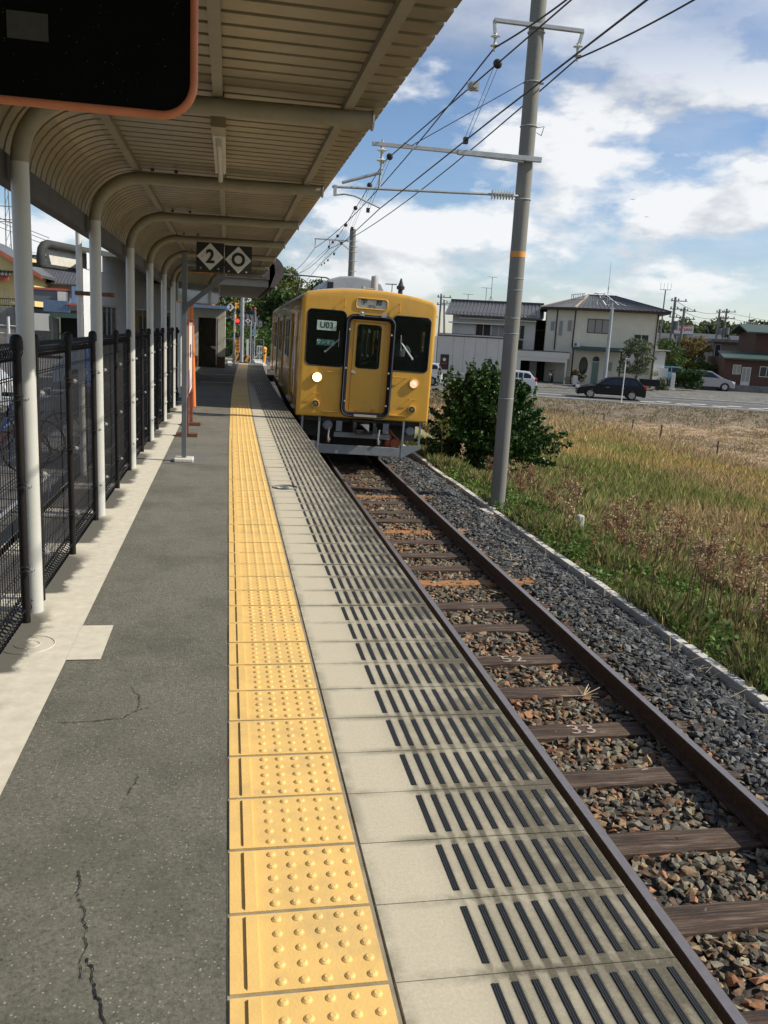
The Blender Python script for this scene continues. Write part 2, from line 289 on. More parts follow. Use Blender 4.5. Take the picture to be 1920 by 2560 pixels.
def curb_mat():
    m, N, L, b = newmat('curb_concrete')
    tc = N.new('ShaderNodeTexCoord'); sp = N.new('ShaderNodeSeparateXYZ'); L.new(tc.outputs['Object'], sp.inputs[0])
    def noise(s, d=8, r=.65):
        n = N.new('ShaderNodeTexNoise'); n.inputs['Scale'].default_value = s; n.inputs['Detail'].default_value = d; n.inputs['Roughness'].default_value = r; L.new(tc.outputs['Object'], n.inputs['Vector']); return n.outputs[0]
    def MR(v, a, bb, c, d):
        n = N.new('ShaderNodeMapRange'); n.interpolation_type = 'SMOOTHSTEP'; L.new(v, n.inputs[0])
        for i, q in enumerate((a, bb, c, d)): n.inputs[i+1].default_value = q
        return n.outputs[0]
    def M(op, a, bb=None):
        n = N.new('ShaderNodeMath'); n.operation = op
        for i, v in enumerate((a, bb)):
            if v is None: continue
            if isinstance(v, (int, float)): n.inputs[i].default_value = v
            else: L.new(v, n.inputs[i])
        return n.outputs[0]
    # run-off mould between the fence posts, growing out from the fence foot
    near = MR(sp.outputs[0], -1.12, -.80, 1.0, 0.0)
    fy = M('FRACT', M('DIVIDE', M('SUBTRACT', sp.outputs[1], .14), 1.2))
    gate = M('MULTIPLY', MR(fy, .08, .13, 0, 1), MR(fy, .62, .99, 1, 0))
    n1 = MR(M('ADD', M('MULTIPLY', noise(6, 9, .72), .62), M('MULTIPLY', near, .38)), .40, .52, 0, 1)
    f = M('MINIMUM', M('MULTIPLY', M('MULTIPLY', n1, gate), M('MULTIPLY', near, 1.8)), .95)
    rust = MR(noise(3.0, 5, .6), .62, .78, 0, .5)
    def ramp(v, c0, c1):
        r = N.new('ShaderNodeValToRGB'); L.new(v, r.inputs[0]); e = r.color_ramp.elements; e[0].position = .3; e[1].position = .7; e[0].color = c0+(1,); e[1].color = c1+(1,); return r.outputs[0]
    c = ramp(noise(14), (.50, .46, .37), (.63, .585, .48))
    def mix(fa, a, bcol):
        x = N.new('ShaderNodeMix'); x.data_type = 'RGBA'; L.new(fa, x.inputs['Factor']); L.new(a, x.inputs['A']); x.inputs['B'].default_value = bcol+(1,); return x.outputs['Result']
    c = mix(rust, c, (.50, .38, .22)); c = mix(f, c, (.085, .080, .066))
    L.new(c, b.inputs['Base Color']); b.inputs['Roughness'].default_value = .88
    bp = N.new('ShaderNodeBump'); bp.inputs['Strength'].default_value = .2; bp.inputs['Distance'].default_value = .004; L.new(noise(90), bp.inputs['Height']); L.new(bp.outputs[0], b.inputs['Normal'])
curb_mat()
def sleeper_mat():
    m, N, L, b = newmat('sleeper_wood')
    tc = N.new('ShaderNodeTexCoord'); mp = N.new('ShaderNodeMapping'); mp.inputs['Scale'].default_value = (1.4, 34, 34); L.new(tc.outputs['Object'], mp.inputs[0])
    oi = N.new('ShaderNodeObjectInfo'); 
    ad = N.new('ShaderNodeVectorMath'); ad.operation = 'ADD'; L.new(mp.outputs[0], ad.inputs[0]); L.new(oi.outputs['Location'], ad.inputs[1])
    n = N.new('ShaderNodeTexNoise'); n.inputs['Scale'].default_value = 1.6; n.inputs['Detail'].default_value = 9; n.inputs['Roughness'].default_value = .75; L.new(ad.outputs[0], n.inputs['Vector'])
    r = N.new('ShaderNodeValToRGB'); L.new(n.outputs[0], r.inputs[0]); e = r.color_ramp.elements; e[0].position = .38; e[1].position = .72
    e[0].color = (.020, .013, .010, 1); e[1].color = (.25, .18, .135, 1); k = r.color_ramp.elements.new(.52); k.color = (.072, .044, .030, 1)
    L.new(r.outputs[0], b.inputs['Base Color']); b.inputs['Roughness'].default_value = .85
    bp = N.new('ShaderNodeBump'); bp.inputs['Strength'].default_value = .8; bp.inputs['Distance'].default_value = .012; L.new(n.outputs[0], bp.inputs['Height']); L.new(bp.outputs[0], b.inputs['Normal'])
sleeper_mat()
def field_mat():
    """ground of the field: green, gold and bare dry patches"""
    m, N, L, b = newmat('field_ground')
    g = N.new('ShaderNodeAttribute'); g.attribute_name = 'tint'
    tc = N.new('ShaderNodeTexCoord')
    n = N.new('ShaderNodeTexNoise'); n.inputs['Scale'].default_value = 2.2; n.inputs['Detail'].default_value = 12; n.inputs['Roughness'].default_value = .75; L.new(tc.outputs['Object'], n.inputs['Vector'])
    mr = N.new('ShaderNodeMapRange'); mr.inputs[1].default_value = .3; mr.inputs[2].default_value = .7; mr.inputs[3].default_value = .45; mr.inputs[4].default_value = 1.45; L.new(n.outputs[0], mr.inputs[0])
    vm = N.new('ShaderNodeVectorMath'); vm.operation = 'SCALE'; L.new(g.outputs['Color'], vm.inputs[0]); L.new(mr.outputs[0], vm.inputs['Scale'])
    L.new(vm.outputs[0], b.inputs['Base Color']); b.inputs['Roughness'].default_value = .95
    bp = N.new('ShaderNodeBump'); bp.inputs['Strength'].default_value = .9; bp.inputs['Distance'].default_value = .12; L.new(n.outputs[0], bp.inputs['Height']); L.new(bp.outputs[0], b.inputs['Normal'])
field_mat()

# ------------------------------------------------------------------ mesh helpers
class MB:
    def __init__(s): s.v = []; s.f = []; s.mi = []; s.cur = 0
    def face(s, pts):
        i = len(s.v); s.v += [tuple(p) for p in pts]; s.f.append(tuple(range(i, i+len(pts)))); s.mi.append(s.cur)
    def box(s, c, d, rot=None, taper=1.0):
        x, y, z = d[0]/2, d[1]/2, d[2]/2
        P8 = [(-x, -y, -z), (x, -y, -z), (x, y, -z), (-x, y, -z), (-x*taper, -y*taper, z), (x*taper, -y*taper, z), (x*taper, y*taper, z), (-x*taper, y*taper, z)]
        if rot is not None:
            M_ = Euler(rot).to_matrix(); P8 = [M_ @ Vector(p) for p in P8]
        i = len(s.v); s.v += [(p[0]+c[0], p[1]+c[1], p[2]+c[2]) for p in P8]
        for q in ((0, 3, 2, 1), (4, 5, 6, 7), (0, 1, 5, 4), (1, 2, 6, 5), (2, 3, 7, 6), (3, 0, 4, 7)):
            s.f.append(tuple(i+k for k in q)); s.mi.append(s.cur)
        return s
    def b2(s, a, b_): return s.box([(a[k]+b_[k])/2 for k in range(3)], [abs(b_[k]-a[k]) for k in range(3)])
    def bar(s, p0, p1, w_, h_, up=(0, 0, 1)):
        p0 = Vector(p0); p1 = Vector(p1); d = (p1-p0); l = d.length; d.normalize(); u = Vector(up)
        if abs(d.dot(u)) > .99: u = Vector((1, 0, 0))
        r = d.cross(u).normalized(); u = r.cross(d)
        i = len(s.v)
        for p in (p0, p1):
            for a, c in ((-1, -1), (1, -1), (1, 1), (-1, 1)): s.v.append(tuple(p+r*(a*w_/2)+u*(c*h_/2)))
        for q in ((0, 1, 2, 3), (7, 6, 5, 4), (0, 4, 5, 1), (1, 5, 6, 2), (2, 6, 7, 3), (3, 7, 4, 0)):
            s.f.append(tuple(i+k for k in q)); s.mi.append(s.cur)
        return s
    def tube(s, pts, r, n=8, cap=True, closed=False):
        pts = [Vector(p) for p in pts]; K = len(pts); rs = r if isinstance(r, (list, tuple)) else [r]*K
        i0 = len(s.v); prev = None
        for k, p in enumerate(pts):
            if closed: d = pts[(k+1) % K]-pts[k-1]
            else: d = (pts[min(k+1, K-1)]-pts[max(k-1, 0)])
            d.normalize()
            if prev is None:
                a = Vector((0, 0, 1)) if abs(d.z) < .9 else Vector((1, 0, 0)); u = d.cross(a).normalized()
            else:
                u = (prev-d*prev.dot(d)); u = u.normalized() if u.length > 1e-6 else d.orthogonal().normalized()
            prev = u; v = d.cross(u)
            for j in range(n):
                t = 2*math.pi*j/n; s.v.append(tuple(p+(u*math.cos(t)+v*math.sin(t))*rs[k]))
        for k in range(K if closed else K-1):
            for j in range(n):
                a = i0+k*n+j; b_ = i0+k*n+(j+1) % n; c = i0+((k+1) % K)*n+(j+1) % n; d_ = i0+((k+1) % K)*n+j
                s.f.append((a, b_, c, d_)); s.mi.append(s.cur)
        if cap and not closed:
            s.f.append(tuple(i0+j for j in reversed(range(n)))); s.mi.append(s.cur)
            s.f.append(tuple(i0+(K-1)*n+j for j in range(n))); s.mi.append(s.cur)
        return s
    def cyl(s, p0, p1, r0, r1=None, n=14): return s.tube([p0, p1], [r0, r0 if r1 is None else r1], n)
    def lathe(s, c, prof, n=14, axis='z'):
        """prof: list of (r, h) along the axis"""
        pts = []
        i0 = len(s.v)
        for r, h in prof:
            for j in range(n):
                t = 2*math.pi*j/n; a, b_ = r*math.cos(t), r*math.sin(t)
                p = {'z': (a, b_, h), 'y': (a, h, b_), 'x': (h, a, b_)}[axis]; s.v.append((c[0]+p[0], c[1]+p[1], c[2]+p[2]))
        for k in range(len(prof)-1):
            for j in range(n):
                s.f.append((i0+k*n+j, i0+k*n+(j+1) % n, i0+(k+1)*n+(j+1) % n, i0+(k+1)*n+j)); s.mi.append(s.cur)
        s.f.append(tuple(i0+j for j in reversed(range(n)))); s.mi.append(s.cur)
        s.f.append(tuple(i0+(len(prof)-1)*n+j for j in range(n))); s.mi.append(s.cur)
        return s
    def prism(s, poly, axis, a, b_):
        """poly: 2D outline; axis 'x','y' or 'z' is the extrusion direction from a to b_"""
        def pt(p, t): return {'y': (p[0], t, p[1]), 'x': (t, p[0], p[1]), 'z': (p[0], p[1], t)}[axis]
        i = len(s.v); n = len(poly); s.v += [pt(p, a) for p in poly]+[pt(p, b_) for p in poly]
        s.f.append(tuple(i+k for k in range(n))); s.mi.append(s.cur); s.f.append(tuple(i+n+k for k in reversed(range(n)))); s.mi.append(s.cur)
        for k in range(n): s.f.append((i+k, i+n+k, i+n+(k+1) % n, i+(k+1) % n)); s.mi.append(s.cur)
        return s
    def build(s, name, mats, parent=None, loc=None, bevel=0, seg=2, smooth=False, rot=None):
        me = bpy.data.meshes.new(name); me.from_pydata(s.v, [], s.f)
        mats = mats if isinstance(mats, (list, tuple)) else [mats]
        for m in mats: me.materials.append(MATS[m])
        me.polygons.foreach_set('material_index', s.mi)
        bm = bmesh.new(); bm.from_mesh(me); bmesh.ops.recalc_face_normals(bm, faces=bm.faces); bm.to_mesh(me); bm.free()
        me.update(); o = bpy.data.objects.new(name, me); col.objects.link(o)
        if parent: o.parent = parent
        if loc: o.location = loc
        if rot: o.rotation_euler = rot
        if smooth: smooth_by_angle(me)
        if bevel:
            m = o.modifiers.new('bevel', 'BEVEL'); m.width = bevel; m.segments = seg; m.limit_method = 'ANGLE'; m.angle_limit = R(35)
        return o
def build_pieces(mb, name, mats, parent=None, **k):
    """one object for every connected piece"""
    par = list(range(len(mb.v)))
    def find(a):
        while par[a] != a: par[a] = par[par[a]]; a = par[a]
        return a
    for f in mb.f:
        r0 = find(f[0])
        for v in f[1:]: par[find(v)] = r0
    groups = {}
    for f, mi in zip(mb.f, mb.mi): groups.setdefault(find(f[0]), []).append((f, mi))
    out = []
    for g in groups.values():
        q = MB(); ids = {}
        for f, mi in g:
            for v in f:
                if v not in ids: ids[v] = len(q.v); q.v.append(mb.v[v])
            q.f.append(tuple(ids[v] for v in f)); q.mi.append(mi)
        out.append(q.build(name, mats, parent, **k))
    return out
def smooth_by_angle(me, ang=R(38)):
    me.polygons.foreach_set('use_smooth', [True]*len(me.polygons))
    bm = bmesh.new(); bm.from_mesh(me)
    for e in bm.edges:
        e.smooth = not (len(e.link_faces) != 2 or e.calc_face_angle(0) > ang)
    bm.to_mesh(me); bm.free()
def S(o): o['kind'] = 'structure'; return o
def tag(o, label, cat, group=None, kind=None):
    o['label'] = label; o['category'] = cat
    if group: o['group'] = group
    if kind: o['kind'] = kind
    return o
def thing(name, label, cat, loc=(0, 0, 0), rotz=0.0, group=None, rot=None):
    o = bpy.data.objects.new(name, None); col.objects.link(o); o.location = loc; o.rotation_euler = rot or (0, 0, rotz); o.empty_display_size = .1
    return tag(o, label, cat, group)
def copy_tree(o, parent=None):
    c = o.copy(); col.objects.link(c); c.parent = parent
    for ch in list(o.children): copy_tree(ch, c)
    return c
FONT = None
def text_mesh(s, size, ext=0.002, bold=0.0, align='CENTER', xs=1.0):
    cu = bpy.data.curves.new('t', 'FONT'); cu.body = s; cu.size = size; cu.extrude = ext; cu.offset = bold; cu.align_x = align; cu.align_y = 'CENTER'; cu.resolution_u = 3
    o = bpy.data.objects.new('t', cu); col.objects.link(o); bpy.context.view_layer.update()
    me = bpy.data.meshes.new_from_object(o.evaluated_get(bpy.context.evaluated_depsgraph_get()))
    bpy.data.objects.remove(o); me.transform(Matrix.Scale(xs, 4, (1, 0, 0))); return me
def text_obj(name, s, size, mat, parent, loc, rot, **k):
    me = text_mesh(s, size, **k); me.materials.clear(); me.materials.append(MATS[mat]); me.name = name
    o = bpy.data.objects.new(name, me); col.objects.link(o); o.parent = parent; o.location = loc; o.rotation_euler = rot; return o
def np_mesh(name, V, F, mat, tint=None, parent=None, smooth=False):
    """V (n,3), F (m,k) faces of k corners; tint (n,3) per-vertex colour"""
    me = bpy.data.meshes.new(name); n = len(V); m, k = F.shape
    me.vertices.add(n); me.vertices.foreach_set('co', np.asarray(V, np.float32).ravel())
    me.loops.add(m*k); me.loops.foreach_set('vertex_index', F.astype(np.int32).ravel())
    me.polygons.add(m); me.polygons.foreach_set('loop_start', np.arange(0, m*k, k, dtype=np.int32)); me.polygons.foreach_set('loop_total', np.full(m, k, np.int32))
    if tint is not None:
        a = me.attributes.new('tint', 'FLOAT_COLOR', 'POINT'); a.data.foreach_set('color', np.c_[tint, np.ones(n)].astype(np.float32).ravel())
    me.materials.append(MATS[mat]); me.update(calc_edges=True); me.validate()
    me.polygons.foreach_set('use_smooth', [bool(smooth)]*m)
    o = bpy.data.objects.new(name, me); col.objects.link(o)
    if parent: o.parent = parent
    return o
def rrect(x0, x1, z0, z1, r, n=5):
    p = []
    for cx, cz, a in ((x1-r, z1-r, 0), (x0+r, z1-r, 90), (x0+r, z0+r, 180), (x1-r, z0+r, 270)):
        for k in range(n+1): t = R(a+90*k/n); p.append((cx+r*math.cos(t), cz+r*math.sin(t)))
    return p
def off(y): return .00055*max(0.0, y-9)**2
# ================================================================== PLATFORM (setting)
def strip(name, xl, xr, y0, y1, z, mat, step=.6, thick=0):
    m = MB(); ys = list(np.arange(y0, y1, step))+[y1]
    for a, c in zip(ys[:-1], ys[1:]):
        fl = lambda f, y: f(y) if callable(f) else f
        m.face([(fl(xl, a), a, z), (fl(xr, a), a, z), (fl(xr, c), c, z), (fl(xl, c), c, z)])
    return S(m.build(name, mat))
YEND = 39.0
edgeX = lambda y: 1.226+.0007*max(0.0, y-18)**2
m = MB()
ys = [-2]+list(np.arange(0, YEND, 1.0))+[YEND]
for a, c in zip(ys[:-1], ys[1:]):          # body of the platform, under its paving
    for xl, xr in ((-1.52, None),):
        ea, ec = edgeX(a)-.02, edgeX(c)-.02
        m.face([(xl, a, -.05), (ea, a, -.05), (ec, c, -.05), (xl, c, -.05)])
        m.face([(ea, a, -.05), (ea-.10, a, -.16), (ec-.10, c, -.16), (ec, c, -.05)])
        m.face([(ea-.10, a, -.16), (ea-.10, a, -1.6), (ec-.10, c, -1.6), (ec-.10, c, -.16)])
        m.face([(xl, a, -1.6), (xl, a, -.05), (xl, c, -.05), (xl, c, -1.6)])
m.face([(-1.52, YEND, -1.6), (1.2, YEND, -1.6), (edgeX(YEND), YEND, -.05), (-1.52, YEND, -.05)])
S(m.build('platform_base', 'concrete_dark'))
strip('platform_asphalt', -.76, lambda y: .022+off(y), -1, YEND, -.004, 'platform_asphalt')
# concrete strip along the fence, with the square inspection pad
m = MB()
for a, c in zip(np.arange(-1, 19.4, .5), np.arange(-.5, 19.9, .5)): m.face([(-1.55, a, 0), (-.748, a, 0), (-.748, c, 0), (-1.55, c, 0)])
m.b2((-1.56, -1, -.2), (-1.50, 19.4, .0))
m.face([(-.749, 4.01, .001), (-.588, 4.01, .001), (-.588, 4.49, .001), (-.749, 4.49, .001)])
S(m.build('concrete_strip', 'curb_concrete'))
m = MB(); m.tube([(-.97+.13*math.cos(t), 4.22+.13*math.sin(t), .001) for t in np.linspace(0, 2*math.pi, 25)[:-1]], .0025, 4, closed=True)
m.tube([(-.97+.06*math.cos(t), 4.22+.055*math.sin(t), .001) for t in np.linspace(0, 2*math.pi, 21)[:-1]], .002, 4, closed=True)
tag(m.build('inspection_cover', 'curb_concrete'), 'round concrete inspection cover set in the pale strip by the fence', 'cover')
strip('far_walkway', -3.6, -.75, 19.4, YEND, -.006, 'platform_asphalt')
# tactile tiles
m = MB(); g = MB()
for k in range(1, int(YEND/.3)-4):
    y0 = k*.3; o_ = off(y0+.15); xa, xb = .026+o_, .424+o_
    j = random.uniform(-.0012, .0012)
    m.box(((xa+xb)/2, y0+.15, -.012+j), (xb-xa, .286, .03))
    m.box((xa+.062, y0+.15, .004), (.030, .276, .007), taper=.8) if y0 > 12 else m.box((xa+.060, y0+.15, .0055), (.034, .276, .010), taper=.93)
    n = 12 if y0 < 5 else (8 if y0 < 10 else (5 if y0 < 18 else 0))
    if n:
        for i in range(5):
            for q in range(5):
                cx = xa+.129+i*.0585; cy = y0+.034+q*.058; m.lathe((cx, cy, .002), [(.0145, 0), (.0132, .003), (.0075, .0070)], n)
S(m.build('tactile_paving', 'tactile_yellow'))
strip('tactile_joints', lambda y: .020+off(y), lambda y: .436+off(y), -1, YEND-.9, -.002, 'grout')
# edge slabs
m = MB(); st = MB()
for k in range(-2, int(YEND/.3)-1):
    y0 = k*.3; o_ = off(y0+.15); e = edgeX(y0+.15); xa = .440+o_
    h = random.uniform(-.0015, .0015); bv = .004
    ya, yb = y0+.0022, y0+.2978; z = h
    poly = [(xa, -.06), (e, -.06), (e, z-.006), (e-.006, z), (xa+bv, z), (xa, z-bv)]
    i = len(m.v)
    m.prism(poly, 'y', ya, yb)
    if y0 < 33:
        for s_ in range(10):
            x = .697+s_*.0545+o_*.4
            if y0 < 7:
                for d in (-.0065, 0, .0065): m_ = st.box((x+d, y0+.152+random.uniform(-.002, .002), z+.0016), (.0046, .225, .0032))
                st.box((x, y0+.152, z+.0006), (.019, .228, .0012))
            else: st.box((x, y0+.152, z+.001), (.019, .222, .002))
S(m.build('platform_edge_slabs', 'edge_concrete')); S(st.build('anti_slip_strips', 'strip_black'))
# pavement cracks: thin jagged dark ribbons lying in the asphalt
def crack(pts, w0=.006, jit=.012):
    P_ = []; ox = oy = 0.0
    for (a, c) in zip(pts[:-1], pts[1:]):
        n = max(3, int(math.dist(a, c)/.007))
        for k in range(n):
            t = k/n; ox = ox*.82+random.gauss(0, jit*.30); oy = oy*.82+random.gauss(0, jit*.30); P_.append((a[0]+(c[0]-a[0])*t+ox, a[1]+(c[1]-a[1])*t+oy))
    m_ = crk
    for a, c in zip(P_[:-1], P_[1:]):
        w1 = w0*random.uniform(.3, 1.1)*1.05; dx, dy = c[0]-a[0], c[1]-a[1]; l = math.hypot(dx, dy)+1e-6; nx, ny = -dy/l*w1/2, dx/l*w1/2
        m_.face([(a[0]-nx, a[1]-ny, -.0005), (c[0]-nx, c[1]-ny, -.0005), (c[0]+nx, c[1]+ny, -.0005), (a[0]+nx, a[1]+ny, -.0005)])
crk = MB()
crack([(-.42, 2.35), (-.385, 2.2), (-.36, 2.05), (-.34, 1.9)], .0035)
crack([(-.335, 1.98), (-.30, 1.86), (-.255, 1.75), (-.245, 1.62), (-.20, 1.5), (-.16, 1.40), (-.15, 1.2)], .006)
crack([(-.245, 1.64), (-.21, 1.57), (-.17, 1.55)], .004)
crack([(-.66, 3.35), (-.55, 3.33), (-.42, 3.37), (-.33, 3.46)], .0045); crack([(-.36, 3.44), (-.37, 3.55), (-.41, 3.68)], .004); crack([(-.335, 3.45), (-.29, 3.47)], .003)
crack([(-.50, 3.9), (-.44, 3.86)], .003); crack([(-.3, 2.9), (-.33, 2.75)], .003); crack([(-.73, 4.62), (-.9, 4.66), (-1.0, 4.6)], .002)
S(crk.build('asphalt_cracks', 'dark_in'))
# rougher repair patch by the sign, white emblem ring
m = MB(); m.face([(-.72, 10.0, -.001), (-.24, 10.0, -.001), (-.24, 10.95, -.001), (-.72, 10.95, -.001)]); S(m.build('asphalt_patch', 'lot_asphalt'))
t = thing('painted_emblem', 'dark painted ring with a number two on the pale edge slabs', 'floor mark', (.60, 8.62, .003))
m = MB(); m.tube([(.125*math.cos(a), .125*math.sin(a), 0) for a in np.linspace(0, 2*math.pi, 33)[:-1]], .006, 4, closed=True)
m.tube([(.098*math.cos(a), .098*math.sin(a), 0) for a in np.linspace(0, 2*math.pi, 33)[:-1]], .004, 4, closed=True); m.build('ring', 'grey_paint', t)
text_obj('numeral', '2', .17, 'grey_paint', t, (0, 0, .002), (0, 0, 0), bold=.006)
# worn white lines near the far end
m = MB()
for y_, xa, xb in ((24.6, -.75, .20), (28.6, -.9, .25), (33.1, .30, 1.28), (34.2, .32, 1.28), (36.4, .35, 1.2)): m.face([(xa, y_, -.001), (xb, y_, -.001), (xb, y_+.14, -.001), (xa, y_+.14, -.001)])
S(m.build('painted_lines', 'road_paint'))
m = MB(); m.b2((-.02, 34.5, -.02), (.16, 39, .03)); S(m.build('kerb', 'concrete'))

# ================================================================== TRACK
GC = 2.70; ZR = -1.10
def rail(xc, sgn, label):
    m = MB(); ys = list(np.arange(-3, 62, 1.5))
    prof = [(-.061, -.153, 0), (.061, -.153, 0), (.061, -.142, 0), (.012, -.125, 0), (.009, -.04, 0), (.031, -.030, 0), (.031, -.004, 0), (.026, 0, 1), (-.026, 0, 0), (-.031, -.004, 0), (-.031, -.030, 0), (-.009, -.04, 0), (-.012, -.125, 0), (-.061, -.142, 0)]
    n = len(prof)
    for y in ys:
        for x, z, _ in prof: m.v.append((xc+off(y)+x, y, ZR+z))
    for k in range(len(ys)-1):
        for j in range(n):
            m.f.append((k*n+j, k*n+(j+1) % n, (k+1)*n+(j+1) % n, (k+1)*n+j)); m.mi.append(1 if j == 7 else 0)
    o = m.build('rail', ['rail_side', 'rail_top']); return tag(o, label, 'rail', 'rails of the track')
rail(GC-.5665, 1, 'rusty steel rail close beside the platform edge, worn shiny on top')
rail(GC+.5665, -1, 'rusty steel rail on the field side, beside the dark ballast shoulder')
sl_y = [2.05, 2.75, 3.45, 4.11, 4.85, 5.54, 6.25, 6.94, 7.79, 8.5, 9.40, 9.97, 10.61, 11.33, 12.0, 12.7, 13.3, 14.1, 14.7, 15.4, 16.1, 16.8, 17.5, 18.2]
def sleeper_mesh(seed):
    r_ = random.Random(seed); bm = bmesh.new(); bmesh.ops.create_cube(bm, size=1)
    bmesh.ops.scale(bm, vec=(2.06, .205, .14), verts=bm.verts)
    bmesh.ops.subdivide_edges(bm, edges=[e for e in bm.edges if abs(e.verts[0].co.x-e.verts[1].co.x) > 1], cuts=14)
    bmesh.ops.bevel(bm, geom=[e for e in bm.edges if e.calc_face_angle(0) > 1], offset=.008, segments=1, affect='EDGES')
    for v in bm.verts: v.co.y += r_.uniform(-.005, .005); v.co.z += r_.uniform(-.004, .004)
    me = bpy.data.meshes.new('railway_sleeper'); bm.to_mesh(me); bm.free(); me.materials.append(MATS['sleeper_wood']); return me
sm = [sleeper_mesh(i) for i in range(6)]
num = 0
for y in sl_y:
    steel = y in (9.40, 12.0, 14.7)
    if steel:
        mb = MB(); n = 14
        for k in range(n):     # dished steel tie: ends and middle sag
            x0, x1 = -1.0+2.0*k/n, -1.0+2.0*(k+1)/n; zf = lambda x: -.012+.035*(abs(x)/1.0)**2.2
            mb.face([(x0, -.09, zf(x0)), (x1, -.09, zf(x1)), (x1, .09, zf(x1)), (x0, .09, zf(x0))])
            mb.face([(x0, -.09, zf(x0)), (x0, -.12, zf(x0)-.08), (x1, -.12, zf(x1)-.08), (x1, -.09, zf(x1))])
            mb.face([(x0, .09, zf(x0)), (x1, .09, zf(x1)), (x1, .12, zf(x1)-.08), (x0, .12, zf(x0)-.08)])
        MATS.get('rust_orange') or P('rust_orange', (.33, .15, .055), .85, var=.3, scale=10, dirt=(.12, .07, .04), dlo=.5, dhi=.7)
        o = mb.build('steel_tie', 'rust_orange', loc=(GC+off(y), y, ZR-.163)); tag(o, 'rust orange dished steel tie lying between the dark wooden sleepers', 'sleeper', 'steel ties')
    else:
        o = bpy.data.objects.new('railway_sleeper', sm[num % 6]); col.objects.link(o); o.location = (GC+off(y)+random.uniform(-.02, .02), y, ZR-.226+random.uniform(-.004, .004)); o.rotation_euler = (0, random.uniform(-.004, .004), random.uniform(-.012, .012))
        tag(o, 'weathered dark brown wooden sleeper crossing under both rails', 'sleeper', 'wooden sleepers')
        if y in (5.54, 6.94):
            o['label'] = 'wooden sleeper with chalky %s painted between the rails' % ('33' if y == 5.54 else '52')
            text_obj('painted_number', '33' if y == 5.54 else '52', .20, 'chalk', o, (-.02 if y == 5.54 else -.1, 0, .072), (0, 0, 0), ext=.001, bold=-.001, xs=1.2)
    num += 1
# spikes / tie plates
m = MB()
for y in sl_y:
    for s_ in (-1, 1):
        for d in (-.075, .075):
            m.box((GC+off(y)+s_*.5665+d, y+random.uniform(-.03, .03), ZR-.14), (.03, .035, .04))
tag(m.build('rail_spikes', 'rail_side'), 'small rusty spikes holding both rails to the sleepers', 'spikes', kind='stuff')

# ballast bed surface
def bed_z(x, y=0):
    x = np.asarray(x, float); return np.interp(x, [1.1, 1.9, 2.2, 3.2, 3.75, 4.1, 4.72, 5.0], [-1.32, -1.31, -1.30, -1.30, -1.27, -1.29, -1.53, -1.56])
xs = np.linspace(1.05, 4.95, 40); yv = np.arange(-3, 62, .35)
X, Y = np.meshgrid(xs, yv); Z = bed_z(X)+rng.normal(0, .006, X.shape)-.012
X = X+np.vectorize(off)(Y); V = np.c_[X.ravel(), Y.ravel(), Z.ravel()]; nx = len(xs)
idx = np.arange((len(yv)-1)*nx).reshape(-1, nx)[:, :-1].ravel(); F = np.c_[idx, idx+1, idx+nx+1, idx+nx]
P('ballast_bed', (.055, .047, .040), .95, var=.5, scale=28, bump=1.0, bscale=40)
S(np_mesh('ballast_bed', V, F, 'ballast_bed'))
# stones: irregular angular lumps, real geometry
def stones(N, xr, yr, size, colfn, zoff=0.0, ypow=1.0):
    bases = []
    for k in range(14):
        bm = bmesh.new(); rr = random.Random(k+50)
        sc = Vector((rr.uniform(.85, 1.4), rr.uniform(.65, 1.0), rr.uniform(.4, .75)))
        for q in range(10):
            v = Vector((rr.gauss(0, 1), rr.gauss(0, 1), rr.gauss(0, 1))).normalized()*rr.uniform(.75, 1.15); bm.verts.new((v.x*sc.x, v.y*sc.y, v.z*sc.z))
        h_ = bmesh.ops.convex_hull(bm, input=bm.verts[:]); bmesh.ops.delete(bm, geom=list({g for g in h_['geom_interior']+h_['geom_unused'] if isinstance(g, bmesh.types.BMVert)}), context='VERTS')
        bm.verts.index_update()
        bmesh.ops.triangulate(bm, faces=bm.faces[:])
        bases.append((np.array([v.co[:] for v in bm.verts]), np.array([[v.index for v in f.verts] for f in bm.faces]))); bm.free()
    Vs, Fs, Ts = [], [], []; o_ = 0
    per = N//14
    for bv, bf in bases:
        n = per; x = rng.uniform(*xr, n); u = rng.uniform(0, 1, n)**ypow; y = yr[0]+(yr[1]-yr[0])*u
        s = size*rng.uniform(.5, 1.35, n)*rng.choice([1, 1, 1, 1.35], n); z = bed_z(x)+zoff+rng.uniform(-.006, .022, n)
        a = rng.uniform(0, 2*np.pi, n); b_ = rng.uniform(-.7, .7, n); ca, sa, cb, sb = np.cos(a), np.sin(a), np.cos(b_), np.sin(b_)
        Rm = np.zeros((n, 3, 3)); Rm[:, 0, 0] = ca; Rm[:, 0, 1] = -sa*cb; Rm[:, 0, 2] = sa*sb; Rm[:, 1, 0] = sa; Rm[:, 1, 1] = ca*cb; Rm[:, 1, 2] = -ca*sb; Rm[:, 2, 1] = sb; Rm[:, 2, 2] = cb
        P_ = np.einsum('nij,kj->nki', Rm, bv)*s[:, None, None]+np.c_[x+np.vectorize(off)(y), y, z][:, None, :]
        t = colfn(x, y, n); Vs.append(P_.reshape(-1, 3)); Ts.append(np.repeat(t, len(bv), 0))
        Fs.append((bf[None]+(np.arange(n)*len(bv))[:, None, None]+o_).reshape(-1, 3)); o_ += n*len(bv)
    return np.concatenate(Vs), np.concatenate(Fs), np.concatenate(Ts)
